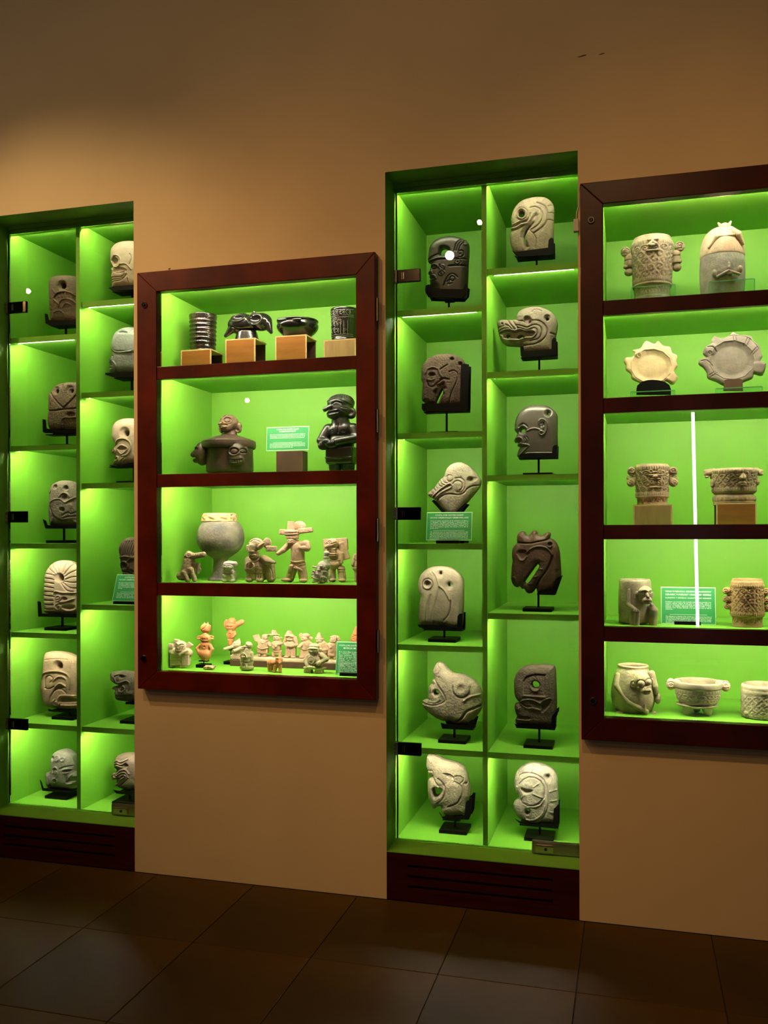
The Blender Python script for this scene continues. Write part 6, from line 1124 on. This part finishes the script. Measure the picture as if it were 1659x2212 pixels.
# text panels in the niches
ax_es = 'Tienen un tamaño aproximado de 30 centímetros de altura y se distinguen con figuras zoomorfas y antropomorfas. Se elaboraban con distintas piedras de gran dureza como el jade y sus derivados. En ellas sobresale el dominio alcanzado en la técnica del pulimento, quienes eran maestros en la talla de piedras duras.'
ax_en = 'The ceremonial axes are approximately 30 centimeters high and decorated with zoomorphic and anthropomorphic figures. They were made with raw materials of great hardness such as jade and its derivatives. In them, the formal domain stands out in the technique of polishing, who were masters in the carving of hard stones.'
sign((840, 960, 7.9), (630, 1155), (1412, 1150), (605, 1640), YG + 0.085, 'green text panel under the tilted granite head in the middle niche', [H1, 'HACHAS CEREMONIALES/ CEREMONIAL AXES'], ax_es, ax_en, (815, 1195, 0.013), tilt=10, z=ZL[2])
sign(CC_, (1335, 340), (1835, 340), (1285, 655), YG + 0.085, 'green text panel before the umber head in the left niche', [H1, 'HACHAS CEREMONIALES/ CEREMONIAL AXES'],
     'El hacha ceremonial forma parte de los objetos rituales con simbolismo religioso ceremonial. Los rasgos humanos aparecen en combinación con la serpiente, parte importante del juego de pelota y de los jaguares. Figurillas de barro se encontraron como ofrendas.',
     'The ceremonial axe is part of the ritual objects of the religious ceremonial symbolism. The human features appear in combination with the serpent, important part of the jaguars. Generally, the same figurines were found in funeral offerings.', (1375, 1800, 0.013), tilt=20, z=ZR[3])
# ------------------------------------------------------------------ right wooden case
K_URNPALE = clay('pale_urn_clay', (0.46, 0.36, 0.225), 0.7, 0.8, 0.5, ((0.36, 0.31, 0.24), 10, 0.45, 0.7))
K_URNTAN = clay('tan_urn_clay', (0.55, 0.41, 0.25), 0.72, 0.8, 0.5, ((0.55, 0.32, 0.19), 9, 0.5, 0.75))
K_URNOR = clay('orange_tan_clay', (0.60, 0.37, 0.16), 0.75, 0.7, 0.4, ((0.58, 0.28, 0.12), 10, 0.5, 0.75))
K_LID = clay('cream_lid_clay', (0.66, 0.51, 0.33), 0.78, 0.75, 0.4, ((0.55, 0.33, 0.20), 9, 0.5, 0.72))
K_GREYCLAY = clay('grey_green_clay', (0.36, 0.34, 0.27), 0.7, 0.8, 0.5, ((0.46, 0.32, 0.22), 8, 0.5, 0.72))
K_PLATE = clay('cream_plate_clay', (0.70, 0.50, 0.28), 0.85, 0.7, 0.25, None, (0.45, 0.27, 0.13), 0.3)
K_PLATE2 = clay('brown_grey_plate_clay', (0.24, 0.19, 0.15), 0.8, 0.6, 0.3, None, (0.33, 0.27, 0.22), 0.3)
K_MONKEY = clay('mottled_cream_clay', (0.57, 0.47, 0.31), 0.72, 0.75, 0.5, ((0.55, 0.27, 0.13), 7, 0.55, 0.72), (0.30, 0.16, 0.09), 0.5)
K_MONKEY2 = clay('yellowish_clay', (0.58, 0.48, 0.28), 0.72, 0.7, 0.5, ((0.36, 0.25, 0.15), 9, 0.55, 0.72))
K_BOWL = clay('pale_yellow_clay', (0.66, 0.56, 0.36), 0.78, 0.7, 0.4, ((0.60, 0.40, 0.27), 8, 0.55, 0.75))
M_RISER = glass_mat('green_glass', (0.84, 0.97, 0.87), 1.45)
z2 = F2['tops']; D1 = (1240, 340, 3.959); D2 = (1300, 680, 4.62); D3 = (1300, 880, 4.62); D4 = (1300, 1220, 4.62); D5 = (1240, 1390, 3.96)

def scrolls(y0, y1, rows, cols, amp=1.0, bands=(), blank=None):
    def f(th, y, r):
        h = 0 * th
        if y0 < y < y1:
            v = (y - y0) / (y1 - y0) * rows; i = int(v); dv = v - i - 0.5
            u = th / (2 * math.pi) * cols + (0.5 if i % 2 else 0.0) + 0.25
            k = np.floor(u); du = u - k - 0.5
            rr_ = np.hypot(du, dv) * 2; an = np.arctan2(dv, du) * np.where(k % 2 == 0, 1, -1)
            h = amp * np.cos(2 * math.pi * 1.35 * rr_ - an) * np.clip((1.12 - rr_) * 5, 0, 1)
        for yb, wd, am, nn in bands:
            e = math.exp(-((y - yb) / wd) ** 4)
            h = h + am * e * (1.0 if nn == 0 else (0.55 + 0.45 * np.cos(th * nn)))
        return h
    return f

def riser(C, x0, x1, yt, Y, z, label, depth=0.11):
    a, b = P(C[0] + x0 / C[2], C[1] + yt / C[2], Y), P(C[0] + x1 / C[2], C[1] + yt / C[2], Y)
    w_, h = b[0] - a[0], a[2] - z
    t = empty('glass_riser', ((a[0] + b[0]) / 2, Y, z)); tag(t, label, 'glass riser', 'green glass risers')
    MB().box(-w_ / 2 + 0.003, w_ / 2 - 0.003, -0.002, 0.002, 0, h - 0.003).build('front_pane', M_RISER, t)
    MB().box(-w_ / 2, w_ / 2, -0.0025, 0.0025, h - 0.0028, h).build('top_edge', M_GLASSEDGE, t)
    for s_ in (-1, 1):
        MB().box(s_ * w_ / 2 - 0.0014, s_ * w_ / 2 + 0.0014, -0.0025, 0.0025, 0, h - 0.003).build('side_edge', M_GLASSEDGE, t)
        MB().box(s_ * w_ / 2 - 0.0014, s_ * w_ / 2 + 0.0014, 0.003, 0.012, 0, h - 0.003).build('side_pane', M_RISER, t)
    return t
# top tier
YA = 0.17
t = empty('flanged_urn', (P(1240 + 665 / 3.959, 640, YA)[0], YA, z2[0])); tag(t, 'pale spiral-carved urn with head flanges on the top right tier', 'urn', 'carved urns in the right case')
def urn1(th, y, r):
    h = scrolls(730, 975, 5, 13, 1.3, [(708, 16, 1.4, 46), (992, 14, 1.3, 60), (1022, 9, 1.6, 0)])(th, y, r)
    if 1040 < y < 1095: h = h - 4.0 * (np.abs(((th * 5.2) % 1.0) - 0.5) < 0.5 * (1 - abs((y - 1067) / 28)) * 0.9)
    return h
lathe('urn_body', K_URNPALE, D1, 668, [(0, 1205), (140, 1205), (152, 1195), (150, 1120), (146, 1100), (150, 1040), (158, 1000), (163, 900), (168, 800), (172, 720), (170, 690), (160, 672), (148, 690), (135, 1150), (0, 1160)], YA, 220, urn1, 14, parent=t, foot=z2[0])
blob('head_flange', K_URNPALE, D1, [('e', 440, 812, 10, 42, 42, 36), ('e', 432, 800, 40, 22, 22, 14), ('c', 470, 860, 0, 38, 470, 915, 0, 42), ('e', 468, 985, 0, 38, 32, 30), ('e', 445, 940, 15, 24, 22, 20)], YA, 1.4, 0.7, parent=t, zc=0, lines=[g(0.9, -1.6, (412, 800), (440, 790), (470, 800)), g(0.9, -1.5, (415, 830), (450, 832)), g(0.9, -1.5, (435, 890), (500, 885)), g(0.9, -1.5, (435, 955), (500, 950))])
blob('head_flange', K_URNPALE, D1, [('e', 902, 768, 10, 44, 44, 36), ('e', 905, 755, 40, 24, 22, 14), ('c', 872, 830, 0, 40, 872, 890, 0, 42), ('e', 880, 940, 0, 38, 36, 30), ('e', 900, 895, 15, 22, 22, 20)], YA, 1.4, 0.7, parent=t, zc=0, lines=[g(0.9, -1.6, (875, 755), (900, 745), (930, 755)), g(0.9, -1.5, (880, 790), (920, 790)), g(0.9, -1.5, (840, 850), (910, 845)), g(0.9, -1.5, (840, 915), (915, 910)), g(0.8, -1.2, *spi(905, 765, 24, 1.2))])
blob('urn_face', K_URNPALE, D1, [('c', 668, 770, 178, 10, 640, 800, 182, 14), ('c', 668, 770, 178, 10, 700, 800, 182, 14), ('e', 668, 805, 184, 22, 14, 12), ('c', 620, 845, 170, 10, 715, 845, 170, 10), ('c', 640, 825, 175, 8, 700, 825, 175, 8), ('b', 670, 755, 172, 50, 8, 8, 4)], YA, 1.0, 0.7, parent=t)
riser(D1, 490, 865, 1110, 0.05, z2[0], 'green glass riser before the spiral-carved urn, top tier')
t = empty('animal_lid_urn', (P(1240 + 1268 / 3.959, 640, YA)[0], YA, z2[0])); tag(t, 'tall grey urn with a cream lid and eared animal on top', 'urn', 'carved urns in the right case')
lathe('urn_body', K_GREYCLAY, D1, 1268, [(0, 1175), (140, 1172), (158, 1150), (174, 1080), (183, 980), (184, 880), (178, 810), (170, 800), (160, 810), (0, 830)], YA, 128, None, 6, parent=t, foot=z2[0])
lathe('lid', K_LID, D1, 1268, [(176, 812), (182, 800), (180, 760), (168, 700), (140, 650), (95, 615), (45, 598), (0, 594)], YA, 128, None, 6, parent=t)
blob('lid_animal', K_LID, D1, [('e', 1282, 625, 60, 46, 46, 46), ('c', 1250, 600, 50, 18, 1230, 575, 50, 9), ('c', 1318, 600, 50, 18, 1335, 572, 50, 9), ('e', 1288, 680, 110, 26, 26, 24), ('c', 1255, 660, 110, 26, 1200, 720, 150, 26), ('c', 1200, 720, 150, 26, 1140, 800, 140, 14), ('c', 1330, 655, 110, 26, 1390, 710, 140, 28), ('c', 1390, 710, 140, 28, 1430, 785, 115, 14), ('c', 1225, 720, 160, 12, 1345, 715, 155, 12), ('e', 1285, 690, 132, 12, 12, 8)], YA, 1.6, 0.7, parent=t, lines=[g(0.9, -1.5, *arc(1265, 625, 9, 6)), g(0.9, -1.5, *arc(1305, 622, 9, 6))], zc=60)
blob('urn_relief', K_GREYCLAY, D1, [('c', 1210, 1065, 182, 12, 1300, 1025, 196, 12), ('c', 1300, 1025, 196, 12, 1390, 1055, 182, 12), ('e', 1185, 1035, 175, 24, 34, 18), ('e', 1400, 1012, 172, 22, 32, 18), ('c', 1305, 960, 186, 11, 1305, 1000, 192, 12), ('e', 1310, 1045, 192, 28, 12, 12)], YA, 1.2, 0.7, parent=t)
riser(D1, 1155, 1545, 1062, 0.05, z2[0], 'green glass riser before the tall lidded urn, top tier')
# plates
YP = 0.15; GP = 'scalloped plates on the second tier'
relief('scalloped_plate', K_PLATE, D2, [(218, 465), (240, 430), (305, 425), (322, 390), (310, 358), (345, 350), (390, 335), (420, 285), (450, 266), (500, 288), (530, 292), (565, 267), (610, 312), (680, 326), (700, 382), (750, 410), (742, 470), (755, 512), (722, 570), (757, 625), (738, 672), (700, 698), (640, 662), (600, 700), (540, 735), (460, 730), (380, 680), (300, 640), (288, 590), (240, 552), (240, 505)], YP, thick=16, rnd=7, edge=0.5, bulge=0, step=0.8, n=3,
       areas=[(-7.5, 9, E_(500, 520, 185, 150)), (2.5, 3, E_(358, 392, 36, 32)), (2, 4, [(650, 600), (690, 575), (750, 620), (735, 665), (700, 690), (640, 650)])], lines=[g(0.9, -2, *arc(372, 408, 10, 8)), g(1, 1.2, *arc(495, 515, 205, 170))],
       label='cream scalloped plate propped on a black half-disc stand', cat='plate', group=GP)
relief('scalloped_plate', K_PLATE2, D2, [(965, 490), (985, 442), (1050, 430), (1012, 390), (1030, 330), (1085, 295), (1090, 265), (1125, 216), (1190, 240), (1270, 212), (1310, 178), (1370, 206), (1480, 215), (1505, 262), (1570, 312), (1582, 370), (1602, 420), (1582, 462), (1636, 492), (1605, 605), (1520, 592), (1500, 640), (1420, 670), (1370, 710), (1300, 735), (1210, 705), (1150, 672), (1060, 635), (1048, 580), (1015, 530)], YP, thick=18, rnd=7, edge=0.5, bulge=0, step=0.8, n=3,
       areas=[(-7.5, 9, E_(1290, 460, 205, 175)), (2.5, 3, E_(1085, 350, 60, 52)), (2, 3, [(1510, 490), (1620, 500), (1600, 590), (1520, 580)])],
       lines=[g(1, 1.2, *arc(1295, 455, 225, 195)), g(0.9, -1.6, (1305, 225), (1310, 270)), g(0.9, -1.6, (1330, 225), (1335, 270)), g(0.9, -1.6, (1450, 240), (1415, 310)), g(0.9, -1.6, (1475, 250), (1440, 320)), g(0.9, -1.6, (1545, 330), (1490, 390)), g(0.9, -1.6, (1560, 345), (1505, 405)), g(0.9, -1.6, (1070, 610), (1130, 570)), g(0.9, -1.6, (1090, 625), (1145, 585)), g(0.9, -1.6, (1180, 240), (1300, 215), (1460, 240), (1555, 340)), g(1, -2, *arc(1075, 385, 16, 10)), g(1, -1.8, (1050, 330), (1100, 330), (1140, 370)), g(0.9, -1.6, (990, 470), (1040, 460), (1100, 510))],
       label='brown-grey scalloped plate propped on a dark square stand', cat='plate', group=GP)
for C, poly, m_, lab in ((D2, [(345, 740), (355, 705), (400, 668), (460, 653), (510, 650), (570, 655), (625, 668), (675, 702), (690, 745), (690, 800), (345, 800)], M_STAND, 'black half-disc stand holding the cream plate'),
                         (D2, [(1215, 740), (1225, 655), (1260, 642), (1385, 640), (1405, 658), (1408, 760), (1215, 760)], M_DARKBLOCK, 'dark square stand holding the brown-grey plate')):
    q = [P(C[0] + p[0] / C[2], C[1] + p[1] / C[2], YP - 0.032) for p in poly]
    cx_ = sum(p[0] for p in q) / len(q)
    t = empty('plate_stand', (cx_, YP - 0.032, z2[1])); tag(t, lab, 'stand', 'plate stands')
    pts = [(p[0] - cx_, max(p[2] - z2[1], 0.006) if p[2] - z2[1] > 0.012 else 0.006) for p in q]
    MB().prism(pts, -0.004, 0.004).build('support_plate', m_, t)
    wx = max(p[0] for p in pts)
    MB().box(-wx, wx, -0.02, 0.06, 0.0, 0.006).build('foot_plate', m_, t)
riser(D2, 287, 730, 768, 0.045, z2[1], 'green glass riser before the cream plate, second tier')
riser(D2, 1137, 1602, 733, 0.045, z2[1], 'green glass riser before the brown-grey plate, second tier')
# third tier
c1 = wood_block(1370, 1454, 1090.5, 0.075, z2[2], 0.14, M_PALEBLOCK, 'pale wood block under the flanged urn on the third tier', rot=-3, open_=-1)
c2 = wood_block(1547, 1634.5, 1086.5, 0.075, z2[2], 0.14, M_BLOCK, 'orange wood block under the wide urn on the third tier', open_=-1)
YT = 0.15
t = empty('flanged_urn', (P(1409, 1085, YT)[0], YT, c1)); tag(t, 'tan spiral-carved urn with paired side heads on the pale block', 'urn', 'carved urns in the right case')
def steps(y0, y1, n, d=-2.2):
    def f(th, y):
        u = (th * n / (2 * math.pi)) % 1.0; v = (y - y0) / (y1 - y0)
        lv = np.where(u < 0.25, 0.25, np.where(u < 0.5, 0.55, np.where(u < 0.75, 0.85, 0.55)))
        return d * (np.abs(v - lv) < 0.13) + d * ((np.minimum(np.abs(u % 0.25), 0.25 - np.abs(u % 0.25)) < 0.03) & (v > 0.2) & (v < 0.85))
    return f
st3 = steps(895, 945, 12)
lathe('urn_body', K_URNTAN, D3, 503, [(0, 968), (138, 968), (146, 962), (144, 945), (148, 900), (156, 885), (157, 850), (156, 760), (160, 680), (164, 620), (165, 585), (156, 572), (142, 590), (130, 900), (0, 910)], YT, 220,
      lambda th, y, r: scrolls(630, 840, 4, 13, 1.3, [(602, 20, 1.5, 44), (862, 18, 1.5, 48), (886, 7, 1.4, 0)])(th, y, r) + (st3(th, y) if 895 < y < 945 else 0), 14, parent=t, foot=c1)
for sx, dx in ((-1, 0), (1, 0)):
    X = lambda x: x if sx < 0 else 1010 - x
    blob('head_flange', K_URNTAN, D3, [('e', X(300), 640, 10, 46, 46, 36), ('e', X(290), 620, 40, 26, 22, 14), ('c', X(325), 690, 0, 30, X(325), 720, 0, 34), ('e', X(295), 750, 10, 46, 44, 36), ('e', X(268), 705, 10, 22, 20, 18), ('e', X(275), 755, 40, 24, 22, 12)], YT, 1.4, 0.7, parent=t, zc=0, lines=[g(0.9, -1.6, *arc(X(300), 632, 18, 12)), g(0.9, -1.5, (X(270), 665), (X(310), 668)), g(0.9, -1.5, *spi(X(285), 755, 26, 1.2)), g(0.9, -1.4, (X(260), 700), (X(320), 700))])
blob('urn_face', K_URNTAN, D3, [('r', 487, 648, 165, 16, 6), ('r', 575, 648, 162, 16, 6), ('c', 470, 685, 162, 8, 590, 685, 162, 8), ('e', 530, 700, 168, 26, 14, 12), ('c', 490, 725, 160, 8, 575, 725, 158, 8), ('r', 495, 755, 160, 14, 6), ('r', 570, 755, 158, 14, 6), ('c', 480, 805, 158, 9, 590, 805, 155, 9)], YT, 0.9, 0.7, parent=t)
t = empty('wide_urn', (P(1586, 1085, YT)[0], YT, c2)); tag(t, 'wide tan carved urn with paw-like handles on the orange block', 'urn', 'carved urns in the right case')
lathe('urn_body', K_URNTAN, D3, 1320, [(0, 962), (180, 960), (196, 945), (198, 905), (190, 880), (180, 868), (200, 850), (206, 820), (212, 740), (222, 660), (226, 625), (216, 608), (198, 625), (180, 850), (0, 870)], YT, 220,
      lambda th, y, r: scrolls(660, 800, 3, 17, 1.2, [(635, 20, 1.4, 52), (825, 20, 1.4, 52), (912, 26, 1.6, 26)])(th, y, r), 14, parent=t, foot=c2)
for pr_ in ([('c', 1110, 650, 20, 42, 1050, 655, 40, 34), ('e', 1035, 640, 45, 22, 18, 20), ('e', 1035, 668, 45, 22, 16, 20), ('e', 1045, 695, 45, 22, 14, 20)], [('c', 1540, 640, 20, 38, 1570, 655, 40, 30), ('e', 1585, 640, 45, 20, 18, 20), ('e', 1588, 668, 45, 18, 16, 20)], [('e', 1105, 755, 60, 30, 42, 30), ('e', 1095, 785, 70, 18, 18, 18)], [('e', 1540, 745, 60, 28, 40, 30)]):
    blob('handle', K_URNTAN, D3, pr_, YT, 1.4, 0.7, parent=t)
blob('urn_face', K_URNTAN, D3, [('c', 1382, 665, 200, 12, 1365, 715, 212, 20), ('c', 1382, 665, 200, 12, 1400, 715, 208, 20), ('r', 1335, 680, 212, 18, 7), ('r', 1425, 678, 200, 18, 7), ('e', 1378, 770, 205, 42, 26, 14), ('-e', 1378, 772, 225, 26, 10, 18)], YT, 1.2, 0.7, parent=t)
# fourth tier
YQ = 0.10
t = empty('monkey_jar', (P(1371, 1350, YQ)[0], YQ, z2[3])); tag(t, 'mottled cream jar shaped as a seated ape on the fourth tier', 'jar', 'ape jars')
lathe('jar_body', K_MONKEY, D4, 330, [(0, 590), (120, 585), (150, 560), (160, 500), (163, 400), (160, 300), (156, 200), (152, 160), (146, 148), (136, 165), (130, 500), (0, 540)], YQ, 128, lambda th, y, r: 0.5 * np.sin(th * 5) + 0 * y, 6, parent=t)
blob('ape_relief', K_MONKEY, D4, [('e', 432, 288, 140, 78, 86, 76), ('e', 450, 342, 200, 48, 38, 42), ('e', 432, 252, 180, 68, 26, 34), ('c', 446, 270, 212, 12, 458, 302, 228, 16), ('e', 352, 285, 168, 20, 32, 14), ('c', 278, 245, 130, 22, 268, 390, 140, 24), ('c', 268, 390, 140, 24, 345, 450, 175, 24), ('c', 300, 470, 120, 40, 310, 620, 130, 32), ('c', 352, 460, 170, 30, 345, 615, 165, 30), ('c', 515, 445, 115, 42, 505, 620, 100, 38), ('e', 325, 622, 165, 45, 14, 40), ('e', 510, 622, 120, 36, 14, 36), ('e', 345, 452, 185, 34, 20, 22), ('c', 500, 400, 110, 28, 520, 440, 120, 30)], YQ, 2, 0.75, parent=t, zc=100,
     lines=[g(1.1, -2.4, *arc(418, 265, 18, 9)), g(1.2, -3, *arc(484, 258, 10, 8)), g(1, -2.2, (425, 350), (455, 345), (485, 350)), g(0.9, 1.4, (395, 245), (430, 238), (460, 250)), g(0.9, -1.6, (448, 312), (452, 315)), *[g(0.7, -1.2, (325 + 12 * k, 470), (335 + 12 * k, 440)) for k in range(4)], g(0.8, -1.2, (290, 605), (360, 608))])
MB().cyl((-0.052, 0.045, 0), (-0.052, 0.045, 0.022), 0.008, n=12).build('peg_foot', K_MONKEY, t)
sign(D4, (590, 222), (1140, 235), (590, 590), 0.12, 'green text panel between the ape jar and the orange urn', ['URNAS FUNERARIAS, CERÁMICA Y ALABASTRO/', 'CERAMIC FUNERARY URNS AND VESSELS', 'ALABASTRO Y CERÁMICA / ALABASTER AND CERAMICS'],
     'El alabastro era conocido como la piedra traslúcida que permitía a los artesanos elaborar objetos de lujo para la nobleza maya, quienes la usaban en ceremonias. Es una roca blanda que permitía a los artesanos trabajarla con facilidad, elaborando platos, vasos, escudillas y urnas funerarias como ofrendas dedicadas a los gobernantes para su viaje al inframundo.',
     'The alabaster is a material of the marble type. It is found in the form of veins. It has the beauty and appearance of the glow that it has. It is a soft rock that allowed the artisans to carve it with more elaborate designs on objects of great beauty for vessels, sculptures, dishes and bowls, furniture that was used as offerings.', (722, 982, 0.012), tilt=8, z=z2[3], bsize=0.039)
t = empty('flanged_urn', (P(1614, 1360, YQ)[0], YQ, z2[3])); tag(t, 'orange-tan cylinder urn with side heads on the fourth tier', 'urn', 'carved urns in the right case')
st4 = steps(555, 620, 10)
lathe('urn_body', K_URNOR, D4, 1452, [(0, 662), (132, 660), (142, 650), (140, 630), (143, 560), (150, 545), (158, 520), (156, 400), (154, 280), (155, 200), (152, 170), (144, 155), (132, 170), (125, 600), (0, 620)], YQ, 220,
      lambda th, y, r: scrolls(235, 500, 5, 13, 1.3, [(210, 16, 1.4, 46), (518, 18, 1.4, 46), (545, 8, 1.2, 0)])(th, y, r) + (st4(th, y) if 555 < y < 620 else 0), 14, parent=t, foot=z2[3])
blob('head_flange', K_URNOR, D4, [('e', 1250, 258, 10, 46, 36, 34), ('e', 1225, 265, 35, 22, 22, 16), ('e', 1250, 345, 10, 48, 36, 34), ('e', 1258, 412, 10, 42, 34, 32), ('c', 1280, 280, 0, 30, 1285, 420, 0, 32)], YQ, 1.4, 0.7, parent=t, zc=0, lines=[g(0.9, -1.6, *spi(1228, 262, 24, 1.2)), g(0.9, -1.6, *spi(1240, 350, 26, 1.2)), g(0.9, -1.6, *spi(1250, 415, 24, 1.2)), g(0.9, -1.6, (1215, 310), (1290, 305)), g(0.9, -1.6, (1220, 382), (1295, 380))])
blob('head_flange', K_URNOR, D4, [('e', 1640, 270, 10, 50, 38, 34), ('e', 1645, 360, 10, 50, 38, 34), ('e', 1640, 435, 10, 48, 36, 32), ('c', 1610, 290, 0, 30, 1610, 440, 0, 32)], YQ, 1.4, 0.7, parent=t, zc=0, lines=[g(0.9, -1.6, *spi(1635, 265, 26, 1.2)), g(0.9, -1.6, *spi(1638, 362, 28, 1.2)), g(0.9, -1.6, *spi(1632, 438, 26, 1.2)), g(0.9, -1.6, (1590, 318), (1680, 316)), g(0.9, -1.6, (1595, 398), (1680, 398))])
# bottom tier
YR = 0.12
t = empty('monkey_jar', (P(1366, 1540, YR)[0], YR, z2[4])); tag(t, 'yellowish round jar shaped as a wide-eyed ape on the bottom tier', 'jar', 'ape jars')
lathe('jar_body', K_MONKEY2, D5, 505, [(0, 612), (125, 608), (155, 590), (178, 520), (182, 430), (168, 320), (145, 240), (128, 205), (126, 190), (130, 172), (120, 163), (108, 180), (110, 220), (0, 300)], YR, 128, None, 6, parent=t, foot=z2[4])
blob('ape_relief', K_MONKEY2, D5, [('e', 580, 300, 155, 78, 80, 70), ('e', 612, 364, 212, 48, 34, 42), ('e', 572, 308, 218, 27, 27, 22), ('e', 636, 295, 208, 23, 25, 20), ('e', 505, 318, 172, 26, 38, 16), ('e', 662, 300, 150, 20, 32, 14), ('c', 372, 265, 90, 26, 368, 350, 110, 28), ('c', 368, 350, 110, 28, 470, 480, 165, 26), ('c', 470, 480, 165, 26, 615, 548, 165, 22), ('c', 600, 525, 172, 15, 602, 492, 172, 11), ('c', 665, 240, 70, 26, 692, 345, 80, 24), ('c', 692, 345, 80, 24, 700, 400, 70, 20), ('e', 352, 480, 60, 30, 75, 45), ('e', 400, 585, 110, 50, 24, 45), ('e', 712, 455, 40, 28, 46, 40), ('e', 680, 580, 70, 24, 22, 30)], YR, 2, 0.75, parent=t, zc=80,
     lines=[g(1, -1.8, *arc(572, 310, 34, 33)), g(1, -1.8, *arc(634, 297, 28, 30)), g(1.2, -3, (590, 375), (615, 370), (640, 366)), g(1, 1.4, (545, 345), (600, 335), (655, 330)), g(0.9, -1.6, (610, 330), (612, 334)), g(1.2, -1.6, *arc(505, 318, 12, 20))])
t = empty('tripod_bowl', (P(1508, 1545, YR)[0], YR, z2[4])); tag(t, 'pale yellow footed bowl with carved band and lug handles', 'bowl')
lathe('bowl_body', K_BOWL, D5, 1060, [(0, 515), (130, 512), (160, 495), (176, 440), (184, 400), (190, 360), (200, 345), (202, 310), (196, 292), (182, 300), (165, 400), (0, 480)], YR, 200, scrolls(400, 490, 2, 16, 1.2, [(378, 14, 1.2, 40)]), 10, parent=t)
lathe('foot_ring', K_BOWL, D5, 1055, [(0, 552), (120, 552), (158, 535), (168, 510), (160, 502), (0, 500)], YR, 96, None, 4, parent=t)
for pr_ in ([('c', 975, 545, 70, 55, 965, 612, 70, 36)], [('c', 1130, 550, 70, 55, 1140, 616, 70, 36)], [('c', 1055, 545, -80, 50, 1055, 612, -80, 34)]): blob('leg', K_BOWL, D5, pr_, YR, 1, 0.8, parent=t, foot=z2[4])
for pr_, ln in (([('e', 828, 345, 20, 40, 50, 36), ('c', 850, 340, 0, 34, 885, 340, 0, 32)], 828), ([('e', 1295, 360, 20, 40, 48, 36), ('c', 1270, 350, 0, 34, 1240, 345, 0, 32)], 1295)):
    blob('handle', K_CREAM, D5, pr_, YR, 1.4, 0.7, parent=t, zc=0, lines=[g(0.9, -1.6, (ln - 25, 330), (ln, 322), (ln + 25, 332)), g(0.9, -1.6, (ln - 20, 372), (ln + 20, 372)), g(0.9, -1.4, *arc(ln, 350, 10, 8))])
t = empty('tripod_cylinder', (P(1647, 1550, YR)[0], YR, z2[4])); tag(t, 'pale spiral-carved tripod cylinder cut by the right picture edge', 'vessel')
lathe('vessel_body', K_BOWL, D5, 1612, [(0, 632), (150, 630), (168, 612), (170, 560), (170, 460), (171, 380), (172, 345), (164, 330), (150, 345), (145, 600), (0, 610)], YR, 200, scrolls(425, 595, 4, 14, 1.2, [(390, 18, 0.8, 0), (608, 10, 1.2, 40)]), 12, parent=t)
for x, zz in ((1470, 90), (1650, 130), (1690, -100)): blob('leg', K_BOWL, D5, [('c', x, 620, zz, 30, x, 655, zz, 20)], YR, 1, 0.8, parent=t, foot=z2[4])
